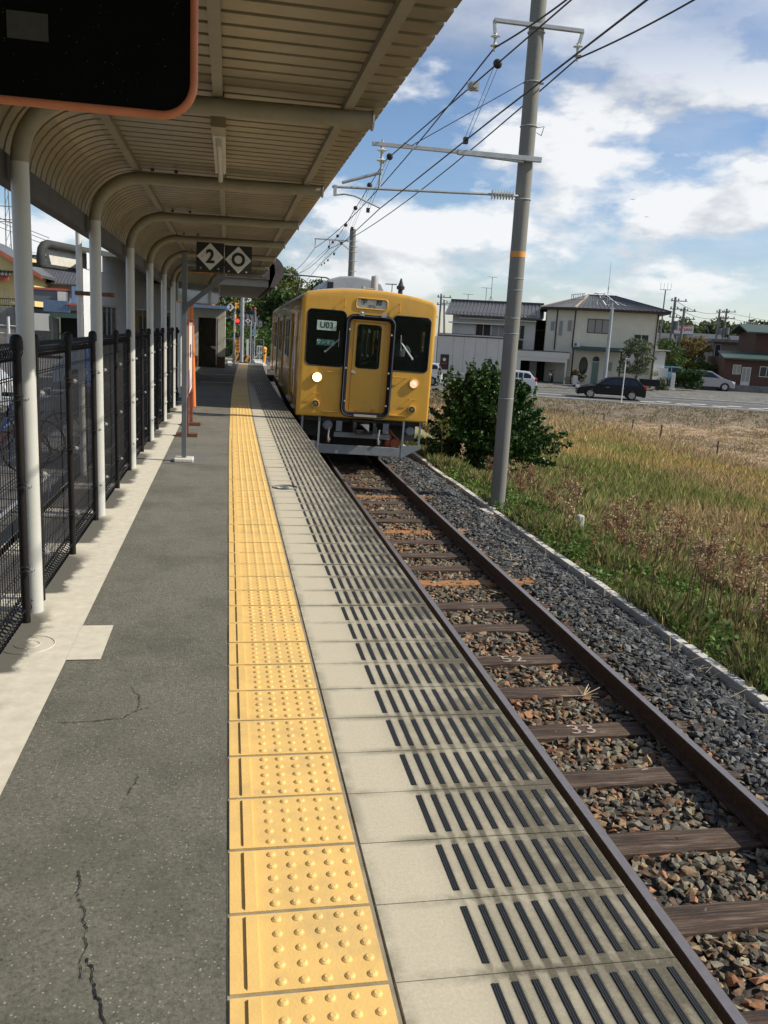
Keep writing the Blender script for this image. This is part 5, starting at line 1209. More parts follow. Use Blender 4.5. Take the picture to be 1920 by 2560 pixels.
# 1 - pale two-storey house with long flat annex and carport
h = sthing('pale_house', 'pale two storey house with grey tiled gable roof and flat shuttered annex', 'house', 0, 68, G0)
m = MB(); m.b2((-7.3, 0, 0), (-2.35+.9, 3.2, 3.30)); m.b2((-7.35, -.02, 3.30), (-1.44, 3.2, 3.40)); m.build('annex_wall', 'pale_wall', h)
m = MB(); m.b2((-7.40, -.05, 3.22), (-1.42, -.022, 3.30)); m.b2((-7.38, -.04, 3.40), (-1.42, 3.3, 3.44)); m.build('annex_trim', 'dark_wood', h)
m = MB()
for x in (-6.05, -5.2, -4.3, -3.4, -2.5): m.b2((x, -.006, .1), (x+.02, -.001, 3.2))
m.build('panel_joint', 'concrete_dark', h)
d_ = MB(); d_.b2((-7.0, -.05, 0), (-6.32, .02, 1.78)); d_ = d_.build('door', 'dark_wood', h); m = MB(); m.lathe((-6.68, -.055, 1.38), [(.13, 0), (.13, -.012)], 20, 'y'); m.build('round_notice', 'plate_white', d_); m = MB(); m.b2((-6.9, -.06, 1.02), (-6.45, -.052, 1.12)); m.build('red_notice', 'lamp_red', d_)
m = MB(); m.b2((-6.6, 4, 0), (.28, 11, 5.35)); m.build('wall', 'pale_wall', h)
m = MB(); m.b2((-6.9, 3.55, 4.32), (-1.0, 4.0, 4.42)); m.b2((-6.0, 3.4, 4.72), (.3, 4.0, 4.78)); m.build('fascia', 'white_wall', h)
gable_roof(h, -7.15, .82, 3.2, 11.8, 5.02, 6.22)
for x0, x1, z0, z1, g_ in ((-4.6, -3.4, 3.45, 4.38, 'dark_wood'), (-3.3, -2.1, 3.45, 4.38, 'curtain'), (-1.35, -.62, 3.3, 4.4, 'win_glass')): window(h, x0, x1, z0, z1, 3.99, glass=g_)
m = MB(); m.b2((-1.1, 3.95, 2.5), (-.65, 4, 3.2)); m.build('brown_panel', 'dark_wood', h)
m = MB(); m.tube([(-6.3, 3.9, 5.0), (-6.35, 3.5, 4.6), (-6.9, .0, 3.45)] if False else [(-5.95, 3.9, 5.0), (-6.3, 3.85, 3.45)], .035, 6); m.build('downpipe', 'alu', h)
# carport
c_ = sthing('carport_garage', 'low flat pale garage with dark open bay between the two houses', 'garage', 0, 68, G0)
m = MB(); m.b2((-1.40, 0, 1.98), (3.05, 3.4, 2.43)); m.b2((-1.40, .02, 0), (-.66, 3.4, 1.98)); m.b2((2.78, .02, 0), (2.92, .2, 1.98)); m.b2((-.66, .05, 1.66), (2.78, .15, 1.98)); m.b2((-.66, 3.2, 0), (3.0, 3.4, 1.98)); m.build('wall', 'pale_wall', c_)
m = MB(); m.b2((-1.42, -.03, 2.431), (3.07, 3.4, 2.47)); m.build('parapet_cap', 'dark_wood', c_)
m = MB(); m.b2((-.655, 3.1, 0), (2.77, 3.19, 1.97)); m.b2((-.655, .5, 0), (-.62, 3.0, 1.97)); m.b2((-.65, .16, 1.94), (2.77, 3.1, 1.975)); m.build('dark_interior', 'dark_in', c_)
m = MB(); m.b2((.05, 1.2, 0), (.62, 1.5, 1.7)); m.build('concrete_pier', 'concrete_dark', c_)
t = sthing('motorbike', 'small parked motorbike in the shade of the open garage', 'motorbike', 1.85, 68.9, G0, rz=R(80))
m = MB()
for x in (-.5, .5): m.tube([(x+.27*math.cos(a), 0, .28+.27*math.sin(a)) for a in np.linspace(0, 6.283, 17)[:-1]], .05, 6, closed=True)
m.build('wheels', 'rubber', t); m = MB(); m.box((0, 0, .5), (.7, .2, .25)); m.tube([(-.5, 0, .28), (-.32, 0, .95), (-.34, .25, 1.0)], .03, 6); m.tube([(-.32, 0, .95), (-.34, -.25, 1.0)], .03, 6); m.build('frame', 'car_black', t, bevel=.03)
m = MB(); m.box((.2, 0, .72), (.55, .22, .1)); m.build('saddle', 'rubber', t, bevel=.03); m = MB(); m.b2((-.62, -.1, .62), (-.6, .1, .76)); m.build('number_plate', 'plate_white', t)
# connecting roof and wall between
h = sthing('rear_shed', 'small tiled lean-to roof between the pale and cream houses', 'shed', 0, 73, G0)
m = MB(); m.b2((.3, 1.5, 0), (3.6, 5, 4.1)); m.build('wall', 'dark_wood', h); gable_roof(h, .2, 3.4, .8, 5.6, 4.12, 4.8, pitch=.2)
# 2 - cream two-storey cafe with hipped roof
h = sthing('cream_cafe', 'cream two storey cafe with hipped tiled roof, green awning and arched door', 'building', 0, 70, G0)
CZ = 5.85
def fp(m, pts, z0, z1): m.prism(pts, 'z', z0, z1)
m = MB(); fp(m, [(3.28, 0), (9.72, 0), (9.72, 7), (1.10, 7), (1.10, 1.2)], 0, CZ-.1); m.build('wall', 'cream_wall', h)
m = MB(); ev = [(3.2, -.75), (10.45, -.75), (10.45, 7.8), (.55, 7.8), (.55, .9)]; ap = [(4.3, 3.2), (6.6, 3.2)]
m.prism(ev, 'z', CZ-.10, CZ+.08); m.build('eave', 'dark_wood', h)
m = MB(); ze, zr = CZ+.085, CZ+1.25; E3 = [(x, y, ze) for x, y in ev]; A3 = [(x, y, zr) for x, y in ap]
m.face([E3[0], E3[1], A3[1], A3[0]]); m.face([E3[1], E3[2], A3[1]]); m.face([E3[2], E3[3], A3[0], A3[1]]); m.face([E3[3], E3[4], A3[0]]); m.face([E3[4], E3[0], A3[0]])
def slope_ribs(p0, p1, q0, q1, n):
    for k in range(n+1):
        u = k/n; a = Vector(p0).lerp(Vector(p1), u); b_ = Vector(q0).lerp(Vector(q1), u); m.tube([a, b_], .04, 4)
slope_ribs(E3[0], E3[1], A3[0], A3[1], 22); slope_ribs(E3[4], E3[0], A3[0], A3[0], 12)
rf = m.build('roof', 'tile_roof', h)
P('pale_ridge', (.42, .33, .24), .8); m = MB(); m.bar(E3[0], A3[0], .18, .12); m.bar(E3[4], A3[0], .16, .12); m.build('hip_ridge', 'pale_ridge', rf); m = MB(); m.bar(A3[0], A3[1], .2, .16); m.bar(E3[1], A3[1], .16, .12); m.build('ridge', 'tile_ridge', rf)
window(h, 4.35, 6.0, 4.10, 5.10, 0, frame='dark_wood', glass='curtain', n=3); window(h, 7.99, 9.05, 3.60, 4.10, 0); window(h, 5.98, 6.5, 1.2, 1.85, 0, glass='curtain', n=1)
lw = bpy.data.objects.new('side_wall_windows', None); 
ang = math.atan2(-1.2, 2.18)
for s0, z0, z1, w_ in ((.45, 4.12, 4.82, .33), (1.2, 3.75, 4.88, .28), (1.95, 4.12, 4.95, .33)):
    W = window(h, 0, w_, z0, z1, 0, n=1, glass='curtain'); W.location = (1.10+s0*math.cos(ang)*1.0, 1.2+s0*math.sin(ang), 0); W.rotation_euler = (0, 0, ang)
m = MB(); m.tube([(3.30, -.06, CZ-.1), (3.26, -.06, 2.9)], .05, 8); m.tube([(9.62, -.06, CZ-.1), (9.62, -.06, 0)], .05, 8); m.tube([(1.9, .70, CZ-.1), (1.9, .70, 2.6)], .045, 8); build_pieces(m, 'downpipe', 'dark_wood', h)
m = MB(); m.prism([(-1.0, 2.78), (0, 3.0), (0, 2.93), (-1.0, 2.66)], 'x', 3.25, 7.18); m.build('awning', 'green_roof', h)
m = MB(); m.b2((3.3, -1.0, 0), (3.42, -.88, 2.7)); m.b2((7.0, -1.0, 0), (7.1, -.9, 2.7)); m.build('awning_post', 'dark_wood', h)
m = MB()
arch = lambda x0, x1, z0, z1: [(x0, z0), (x1, z0)]+[((x0+x1)/2+(x1-x0)/2*math.cos(a), z1-(x1-x0)/2+(x1-x0)/2*math.sin(a)) for a in np.linspace(0, math.pi, 12)]
m.prism([(4.30+.34*math.cos(a), 1.45+.72*math.sin(a)) for a in np.linspace(0, 6.283, 24)[:-1]], 'y', -.04, .0); m.build('oval_window', 'dark_wood', h)
m = MB(); m.prism([(4.30+.25*math.cos(a), 1.45+.60*math.sin(a)) for a in np.linspace(0, 6.283, 24)[:-1]], 'y', -.05, -.041); m.build('oval_pane', 'win_glass', h)
m = MB(); m.prism(arch(4.92, 5.55, 0, 2.32), 'y', -.05, 0); dr = m.build('arched_door', 'alu', h); P('door_green', (.12, .19, .16), .3); m = MB(); m.b2((4.98, -.06, .08), (5.49, -.051, 1.80)); m.build('door_pane', 'door_green', dr); m = MB(); m.prism(arch(4.98, 5.49, 1.86, 2.27), 'y', -.06, -.051); m.build('fanlight', 'win_glass', dr)
m = MB(); m.b2((3.32, -.42, 2.92), (3.86, -.06, 3.28)); a_ = m.build('air_conditioner', 'white_paint', h, bevel=.02); m = MB(); m.lathe((3.5, -.425, 3.1), [(.13, 0), (.12, -.01), (.03, -.015)], 16, 'y'); m.build('fan_grille', 'concrete_dark', a_)
# rooftop sign frames and radio mast
t = sthing('roof_sign_frame', 'empty steel sign frame on the hip of the cafe roof', 'sign frame', 3.0, 71.2, G0+CZ+.4)
m = MB()
for k in range(7): m.tube([(-.1+k*.17, 0, .0), (-.1+k*.17, 0, .75+k*.02)], .02, 4)
m.tube([(-.1, 0, .75), (.95, 0, .88)], .025, 4); m.tube([(-.1, 0, .3), (.95, 0, .45)], .02, 4); m.tube([(0, 0, .7), (.3, .8, 0)], .02, 4); m.tube([(.8, 0, .8), (1.0, .8, 0)], .02, 4); m.build('frame', 'galv', t)
t = sthing('roof_sign_frame', 'tangled steel frame at the front right of the cafe roof', 'sign frame', 4.6, 70.2, G0+CZ+.3)
m = MB()
for a, b_ in (((0, 0, .1), (0, 0, 1.0)), ((0, 0, 1.0), (.85, 0, .95)), ((0, 0, 1.0), (2.6, .2, .1)), ((.85, 0, .95), (2.0, .3, .15)), ((.4, 0, .8), (1.0, 0, .1)), ((.75, 0, .7), (.75, 0, 1.05)), ((0, 0, .4), (1.6, .1, .3)), ((.3, 0, .1), (.3, .6, .5)), ((1.2, 0, .05), (1.2, .2, .7)), ((1.3, .1, .12), (2.9, .2, .12))): m.tube([a, b_], .022, 4)
m.build('frame', 'galv', t)
t = sthing('antenna_mast', 'slim guyed radio mast rising over the cafe roof', 'antenna', 5.7, 71, G0+CZ+.6)
m = MB(); m.tube([(0, 0, 0), (0, 0, 3.2)], [.035, .012], 6); m.tube([(0, 0, 1.0), (0, 0, 1.25)], .05, 6); m.build('mast', 'galv', t); m = MB(); m.tube([(0, 0, .9), (-1.2, 0, -.1)], .01, 3); m.tube([(0, 0, .9), (1.4, 0, -.2)], .01, 3); m.build('guy_wire', 'wire_dark', t)
# street furniture
t = sthing('utility_pole', 'smooth pale utility pole in front of the cream cafe', 'pole', 5.72, 66, -1.6)
m = MB(); m.tube([(0, 0, 0), (0, 0, 5.85)], [.15, .11], 16); m.build('shaft', 'galv', t, smooth=True); m = MB(); m.box((0, 0, 5.9), (.35, .06, .06)); m.box((0, 0, 6.1), (.1, .1, .4)); m.build('fitting', 'porcelain', t)
t = sthing('road_sign', 'diamond road sign seen from behind on a thin white post', 'sign', 6.09, 56.5, -2.0)
m = MB(); m.tube([(0, 0, 0), (0, 0, 2.86)], .035, 10); m.tube([(0, 0, 2.86), (.28, 0, 2.82)], .03, 8); m.build('post', 'white_paint', t, smooth=True)
m = MB(); m.prism([(.32-.18, 2.84), (.40, 3.22), (.56, 2.84), (.38, 2.48)], 'y', -.012, .0); m.build('sign_back', 'galv', t)
t = sthing('door_sign', 'small white standing sign by the planters at the cafe entrance', 'sign', 3.62, 67.2, -1.6)
m = MB(); m.box((0, 0, .45), (.34, .05, .7)); m.build('board', 'plate_white', t, bevel=.01); m = MB(); m.b2((-.17, -.2, 0), (.17, .2, .1)); m.build('foot', 'dark_wood', t)
t = sthing('white_pillar', 'short white pillar sign beside the hedge and parked cars', 'pillar', 11.05, 68.5, -1.55)
m = MB(); m.box((0, 0, .65), (.30, .22, 1.3)); m.build('pillar', 'plate_white', t, bevel=.02); m = MB(); m.box((0, 0, .05), (.5, .4, .12)); m.build('footing', 'concrete', t)
t = sthing('bench_box', 'low dark covered box parked between the wagon and the white pillar', 'box', 9.2, 67.5, -1.55)
m = MB(); m.box((0, 0, .55), (1.5, .7, .5)); m.build('cover', 'car_black', t, bevel=.05); m = MB()
for x in (-.6, .6): m.lathe((x, -.36, .2), [(.2, -.04), (.2, .04)], 14, 'y')
m.build('wheel', 'rubber', t)
# annex and wall right of the cafe
h = sthing('garden_wall', 'cream garden wall with small roof joining the cafe on its right', 'wall', 0, 71, G0)
m = MB(); m.b2((9.75, 0, 0), (11.0, .18, 1.62)); m.b2((9.75, .2, 0), (10.7, 3, 2.9)); m.build('wall', 'white_wall', h); m = MB(); m.b2((9.72, -.5, 2.95), (10.95, 3, 3.05)); m.build('lean_roof', 'alu', h)
# brick and brown buildings
h = sthing('brick_building', 'dark brick building with green roofs and white door at the right edge', 'building', 0, 74, G0)
m = MB(); m.b2((15.85, 0, 0), (24, 7, 2.72)); m.b2((18.5, 2, 2.72), (24, 8, 5.0)); m.build('wall', 'brick_wall', h)
m = MB(); m.prism([(-.6, 2.72), (2.0, 3.25), (2.0, 3.15), (-.6, 2.60)], 'x', 15.6, 24.4); m.prism([(1.2, 4.9), (4.6, 5.6), (8, 4.9), (8, 4.8), (4.6, 5.48), (1.2, 4.8)], 'x', 17.6, 24.6); m.build('roof', 'green_roof', h)
m = MB(); m.b2((15.8, -.06, 0), (24, -.001, .55)); m.build('stone_base', 'concrete_dark', h)
window(h, 16.6, 17.15, 1.45, 2.12, 0, glass='curtain', n=2); window(h, 18.7, 20.2, 1.35, 2.1, 0, glass='win_glass', n=3)
d_ = MB(); d_.b2((17.28, -.06, .55), (17.98, .0, 2.02)); d_ = d_.build('door', 'alu', h); m = MB(); m.b2((17.34, -.07, .85), (17.60, -.061, 1.95)); m.b2((17.66, -.07, .85), (17.92, -.061, 1.95)); m.build('door_pane', 'curtain', d_)
h = sthing('brown_house', 'greyish brown flat roofed two storey house behind the silver car', 'house', 0, 85, G0)
m = MB(); m.b2((17.0, 0, 0), (26, 7, 4.05)); m.build('wall', 'brown_wall', h); m = MB(); m.b2((16.65, -.5, 4.05), (26, 7.3, 4.30)); m.build('roof_slab', 'concrete_dark', h)
window(h, 17.2, 17.65, 2.7, 3.75, 0, glass='win_glass', n=1); window(h, 19.6, 20.75, 3.0, 3.5, 0, frame='dark_wood', glass='dark_in', n=2); window(h, 21.5, 22.5, 2.9, 3.5, 0)
# advertising board far behind
t = sthing('billboard', 'large white roadside board with red lettering on two legs', 'billboard', 21.65, 130, .5)
m = MB(); m.box((0, 0, 3.85), (2.6, .3, 1.35)); b_ = m.build('board', 'plate_white', t); P('sign_red', (.50, .03, .06), .6)
m = MB(); m.b2((-1.15, -.17, 4.36), (.55, -.155, 4.50)); m.b2((.65, -.17, 4.38), (1.1, -.155, 4.46)); m.build('red_stripe', 'sign_red', b_)
text_obj('lettering', 'NISSAN', .62, 'sign_red', b_, (0, -.17, 3.92), (R(90), 0, 0), ext=.01, bold=.012, xs=1.05)
m = MB(); m.b2((-1.3, -.18, 3.05), (1.3, .18, 3.32)); m.build('lower_band', 'grey_paint', t)
for x in (-.85, .75):
    m = MB(); m.cyl((x, 0, 0), (x, 0, 3.1), .12); m.build('leg', 'galv', t)
# utility poles and masts beyond
def upole(s, d, z, H_, label, arms=2, tank=False, lean=0, r_=.16):
    t = sthing('utility_pole', label, 'pole', s, d, z); t.rotation_euler = (0, R(lean), SA)
    m = MB(); m.tube([(0, 0, 0), (0, 0, H_)], [r_, r_*.7], 10); m.build('shaft', 'concrete_dark', t, smooth=True)
    m = MB()
    for k in range(arms):
        z_ = H_-.35-k*.75; m.box((.35, 0, z_), (1.5, .08, .08))
        for x in (-.3, .3, .95): m.cyl((x, 0, z_), (x, 0, z_+.22), .06, n=8)
    m.build('crossarm', 'concrete_dark', t)
    if tank: m = MB(); m.cyl((.35, 0, H_-3.0), (.35, 0, H_-2.2), .26, n=12); m.build('transformer', 'grey_paint', t)
    return t
upole(13.05, 85, -1.5, 7.9, 'nearest dark utility pole with transformer, left of the red lettered board', 3, True, 0)
upole(14.3, 87, -1.5, 7.1, 'utility pole standing in front of the red lettered board', 2)
upole(22.2, 110, -1, 7.6, 'left one of the paired poles carrying transformers far right', 2, True); upole(23.0, 110, -1, 7.7, 'right one of the paired poles carrying transformers far right', 2, True)
upole(-9.62, 90, -1.5, 7.45, 'thin utility pole left of the pale house, just past the train', 2, False, 0, .13); upole(-8.9, 91, -1.5, 6.9, 'leaning utility pole left of the pale house roof', 1, False, -4, .13)
upole(12.2, 100, -1.5, 5.4, 'short distant utility pole right of the cafe roof', 1, False, 0, .12)
t = sthing('antenna_mast', 'tall lattice antenna with four upright rods right of the cafe', 'antenna', 11.35, 80, -1.5)
m = MB(); m.tube([(0, 0, 0), (0, 0, 8.2)], [.10, .05], 8); m.tube([(-.45, 0, 8.2), (.45, 0, 8.2)], .025, 6)
for x in (-.45, -.15, .15, .45): m.tube([(x, 0, 8.2), (x, 0, 8.8)], .012, 4)
m.build('mast', 'grey_paint', t)
t = sthing('phone_mast', 'distant mobile phone mast with boxy antenna ring far right', 'antenna', 32.7, 140, 1.0)
m = MB(); m.tube([(0, 0, 0), (0, 0, 5.2)], .14, 8); m.box((0, 0, 4.5), (1.5, .6, .06)); m.box((0, 0, 5.2), (1.5, .6, .06))
for x in (-.7, -.35, .35, .7): m.box((x, -.3, 4.85), (.16, .1, 1.0))
m.tube([(0, 0, 5.2), (0, 0, 6.6)], .04, 5); m.build('mast', 'galv', t)
def aerial(s, d, z, H_, label):
    t = sthing('roof_aerial', label, 'antenna', s, d, z); m = MB(); m.tube([(0, 0, 0), (0, 0, H_)], .025, 5); m.tube([(-.45, 0, H_), (.4, 0, H_-.03)], .014, 4)
    for k in range(8): x = -.42+k*.11; m.tube([(x, -.18, H_), (x, .18, H_)], .008, 3)
    if H_ > 1.2: m.tube([(0, 0, .45), (-.22, 0, -.05)], .018, 4); m.tube([(0, 0, .45), (.22, 0, -.05)], .018, 4)
    m.build('mast', 'grey_paint', t)
aerial(-3.66, 74, 4.75, 2.0, 'tallest fishbone aerial on the ridge of the pale house'); aerial(-4.1, 74.2, 4.75, 1.1, 'middle fishbone aerial on the ridge of the pale house'); aerial(-5.6, 74, 4.75, .5, 'shortest aerial on the left of the pale house ridge')
t = sthing('street_lamp', 'thin street lamp standing behind the train roof', 'lamp', -13.2, 80, -1.5)
m = MB(); m.tube([(0, 0, 0), (0, 0, 7.6)], [.07, .04], 8); m.build('post', 'grey_paint', t); m = MB(); m.box((-.1, 0, 7.62), (1.1, .2, .08)); m.build('lamp_head', 'grey_paint', t, bevel=.02)
# distant overhead wires
k_ = 0
for (s0, d0, z0), (s1, d1, z1), L_ in (((13.05, 85, 6.1), (22.6, 110, 6.3), 'upper'), ((13.05, 85, 5.6), (22.6, 110, 5.7), 'middle'), ((13.05, 85, 5.0), (22.6, 110, 5.1), 'lower'), ((22.6, 110, 6.3), (60, 130, 5.6), 'upper right'), ((22.6, 110, 5.7), (60, 130, 4.9), 'lower right'), ((6.2, 69.9, 4.0), (13, 85, 2.7), 'cafe')):
    wire('power_line', f'thin {L_} power line sagging between far utility poles', [st(s0, d0, z0), st(s1, d1, z1)], .022, sag=.9)
wire('power_line', 'thin power line leading off left of the pale house', [st(-9.6, 90, 5.4), st(-6, 100, 5.0)], .02, sag=.3)

# ================================================================== CARS
def car(name, label, L_, W, H_, kind, paint, s, d, z, rz=0, glass='car_glass'):
    """side profile lofted across the width: sills, shoulder, glasshouse tapering to the roof; front points to -x"""
    t = thing(name, label, 'car', st(s, d, z), SA+rz)
    wb = L_*.60; r_ = .31 if H_ > 1.4 else .29; fx, rx = -wb/2-.0, wb/2
    hb = {'hatch': .62, 'kei': .60, 'wagon': .58, 'mpv': .60}[kind]*H_
    a = L_/2
    if kind == 'wagon': lower = [(-a, .28), (-a+.02, .55), (-a+.18, .72), (-a+1.15, hb-.02), (a-.05, hb+.06), (a, .75), (a, .30)]; roof = [(-a+1.15, hb-.02), (-a+2.15, H_-.06), (-a+2.9, H_), (a-.7, H_-.05), (a-.12, hb+.04)]
    elif kind == 'hatch': lower = [(-a, .28), (-a+.02, .55), (-a+.2, .74), (-a+.95, hb), (a-.12, hb+.08), (a, .72), (a, .30)]; roof = [(-a+.95, hb), (-a+1.75, H_-.04), (-a+2.3, H_), (a-.55, H_-.05), (a-.15, hb+.1)]
    elif kind == 'kei': lower = [(-a, .26), (-a+.02, .6), (-a+.15, .82), (-a+.55, hb+.05), (a-.03, hb+.08), (a, .7), (a, .28)]; roof = [(-a+.55, hb+.05), (-a+1.1, H_-.06), (-a+1.5, H_), (a-.35, H_-.02), (a-.06, hb+.1)]
    else: lower = [(-a, .28), (-a+.03, .58), (-a+.22, .80), (-a+.9, hb+.05), (a-.1, hb+.1), (a, .75), (a, .30)]; roof = [(-a+.9, hb+.05), (-a+1.9, H_-.05), (-a+2.5, H_), (a-.6, H_-.04), (a-.12, hb+.1)]
    def arch(cx): return [(cx+(r_+.05)*math.cos(q), .28+(r_+.05)*math.sin(q)) for q in np.linspace(math.pi, 0, 11)]
    low = [lower[0]]+[(-a+.05, .22)]+[(x, max(zz, .2)) for x, zz in arch(fx)]+[(x, max(zz, .2)) for x, zz in arch(rx)]+[(a-.05, .22)]+lower[::-1][:-1]
    m = MB(); m.prism(low, 'y', -W/2, W/2); b_ = m.build('body', paint, t, bevel=.05, seg=3)
    m = MB(); n = len(roof); tp = .16; i = 0
    def w_at(zz): return W/2-.02-tp*(zz-hb)/(H_-hb)
    for sgn in (-1, 1):
        for x, zz in roof: m.v.append((x, sgn*w_at(zz), zz))
    m.f.append(tuple(range(n))); m.mi.append(0); m.f.append(tuple(range(2*n-1, n-1, -1))); m.mi.append(0)
    for k in range(n-1): m.f.append((k, k+n, k+n+1, k+1)); m.mi.append(0)
    m.f.append((0, n-1, 2*n-1, n)); m.mi.append(0); g_ = m.build('cabin', paint, t, bevel=.03)
    # side glass panels, windscreen, rear glass: set proud of the cabin
    m = MB(); xs_ = [roof[0][0]+.38, (roof[1][0]+roof[3][0])/2-.05, (roof[1][0]+roof[3][0])/2+.02, roof[3][0]+.05]
    def top(x): return np.interp(x, [p[0] for p in roof], [p[1] for p in roof])-.10
    zb = hb+.09
    for sgn in (-1, 1):
        y_ = lambda zz: sgn*(w_at(zz)+.012)
        for x0, x1 in ((xs_[0], xs_[1]), (xs_[2], roof[3][0]-.45), (roof[3][0]-.38, min(roof[3][0]+.12, a-.3))):
            if x1-x0 < .12: continue
            xa = max(x0, roof[0][0]+.25); pts = [(x0, zb), (x1, zb), (x1, top(x1)), ((x0+x1)/2, top((x0+x1)/2)), (max(x0, roof[1][0]-.05) if x0 < roof[1][0] else x0, top(max(x0, roof[1][0]-.05) if x0 < roof[1][0] else x0))]
            m.face([(x, y_(zz), zz) for x, zz in pts])
    for (x0, z0), (x1, z1), o_ in ((roof[0], roof[1], -.012), (roof[3], roof[4], .012)):
        u0, u1 = .12, .92; q0 = (x0+(x1-x0)*u0+o_, z0+(z1-z0)*u0+.012); q1 = (x0+(x1-x0)*u1+o_, z0+(z1-z0)*u1+.012)
        m.face([(q0[0], -w_at(q0[1])+.09, q0[1]), (q0[0], w_at(q0[1])-.09, q0[1]), (q1[0], w_at(q1[1])-.09, q1[1]), (q1[0], -w_at(q1[1])+.09, q1[1])])
    m.build('glass', glass, g_)
    for cx in (fx, rx):
        for sgn in (-1, 1):
            m = MB(); m.lathe((cx, sgn*(W/2-.10), r_), [(r_-.04, -.10), (r_, -.08), (r_, .08), (r_-.04, .10)], 22, 'y'); w_ = m.build('wheel', 'rubber', t, smooth=True)
            m = MB(); m.lathe((cx, sgn*(W/2-.10), r_), [(r_*.66, -.104), (r_*.66, .104)], 18, 'y')
            m.build('rim', 'wheel_alu', w_); m = MB()
            for q in range(5 if kind != 'kei' else 8):
                an = q*6.283/(5 if kind != 'kei' else 8); m.box((cx+r_*.42*math.cos(an), sgn*(W/2+.006), r_+r_*.42*math.sin(an)), (r_*.22, .006, r_*.10), rot=(0, -an+1.57, 0))
            m.build('rim_gaps', 'rubber', w_)
    m = MB(); m.b2((-a-.01, -W/2+.05, .60), (-a+.22, -W/2+.38, .76)); m.b2((-a-.01, W/2-.38, .60), (-a+.22, W/2-.05, .76)); build_pieces(m, 'headlight', 'lamp_clear', t, bevel=.02)
    m = MB(); m.b2((a-.16, -W/2-.006, .80), (a+.006, -W/2+.2, 1.0)); m.b2((a-.16, W/2-.2, .80), (a+.006, W/2+.006, 1.0)); build_pieces(m, 'tail_light', 'lamp_red', t, bevel=.02)
    m = MB()
    for x in (-.35, .65):
        for sgn in (-1, 1): m.b2((x, sgn*W/2-.012 if sgn < 0 else W/2-.004, hb-.10), (x+.2, sgn*W/2+.004 if sgn < 0 else W/2+.012, hb-.07))
    build_pieces(m, 'door_handle', 'wheel_alu' if paint != 'car_white' else 'car_white', t)
    m = MB()
    for sgn in (-1, 1): m.box((roof[0][0]+.42, sgn*(W/2+.07), hb+.10), (.12, .16, .13))
    build_pieces(m, 'wing_mirror', paint, t, bevel=.02)
    m = MB()
    for x in (xs_[0]-.05, (xs_[1]+xs_[2])/2, roof[3][0]-.35): m.b2((x, -W/2-.002, .32), (x+.012, -W/2+.01, hb+.02))
    m.build('door_gaps', 'rubber', t); return t
car('parked_car', 'white hatchback on the road, its rear showing just right of the big pole', 3.8, 1.70, 1.48, 'hatch', 'car_white', -1.25, 60.6, -1.91)
car('parked_car', 'small white kei car half hidden behind the yellow train', 3.4, 1.48, 1.60, 'kei', 'car_white', -7.85, 61.8, -1.90)
car('parked_car', 'black wagon on the road in front of the cream cafe', 4.55, 1.78, 1.50, 'wagon', 'car_black', 5.60, 59.6, -1.92)
car('parked_car', 'silver minivan parked in front of the brick building', 3.9, 1.7, 1.56, 'mpv', 'car_silver', 14.55, 73, -1.50, rz=math.pi)
car('parked_car', 'pale blue car mostly hidden behind the hedge by the silver minivan', 3.7, 1.65, 1.50, 'hatch', 'car_blue', 12.6, 76.5, -1.32, rz=math.pi)
# ================================================================== LEFT SIDE, BEYOND THE FENCE
m = MB(); m.face([(-3.4, 3.0, -.585), (-2.3, 3.0, -.585), (-2.3, 9.0, -.585), (-3.4, 9.0, -.585)]); P('red_paving', (.24, .06, .045), .85, var=.3, scale=10); S(m.build('red_paving', 'red_paving'))
m = MB()
for a, c in zip(np.arange(-6, 60, 3.), np.arange(-3, 63, 3.)): m.face([(-30, a, -.592), (-1.6, a, -.592), (-1.6, c, -.592), (-30, c, -.592)])
S(m.build('station_forecourt', 'lot_asphalt'))
m = MB()
for k in range(6): m.face([(-9, 9+k*2.5, -.588), (-4.4, 9+k*2.5, -.588), (-4.4, 9.1+k*2.5, -.588), (-9, 9.1+k*2.5, -.588)])
m.face([(-4.4, 9, -.588), (-4.3, 9, -.588), (-4.3, 22, -.588), (-4.4, 22, -.588)])
S(m.build('bay_lines', 'road_paint'))
t = thing('bike_rail', 'chrome hoop railing standing on the red paving behind the fence', 'railing', (-2.75, 0, -.59))
m = MB()
for y_ in (3.6, 4.5, 5.4, 6.3, 7.2, 8.1): m.tube([(0, y_, 0), (0, y_, .72), (0, y_+.08, .80), (0, y_+.62, .80), (0, y_+.70, .72), (0, y_+.70, 0)], .022, 8)
m.tube([(.0, 3.4, .5), (.0, 9.0, .5)], .02, 8); m.build('hoops', 'steel_bright', t, smooth=True)
t = thing('bike_rail', 'low chrome rail with orange end block farther behind the fence', 'railing', (-1.95, 6.4, -.59))
m = MB(); m.tube([(0, 0, .45), (0, 3.4, .45)], .025, 8)
for y_ in (0, 1.1, 2.2, 3.4): m.tube([(0, y_, 0), (0, y_, .45)], .02, 6)
m.build('rail', 'galv', t); m = MB(); m.box((.0, .3, .09), (.22, .7, .18)); m.build('end_block', 'hazard_yellow', t, bevel=.02)
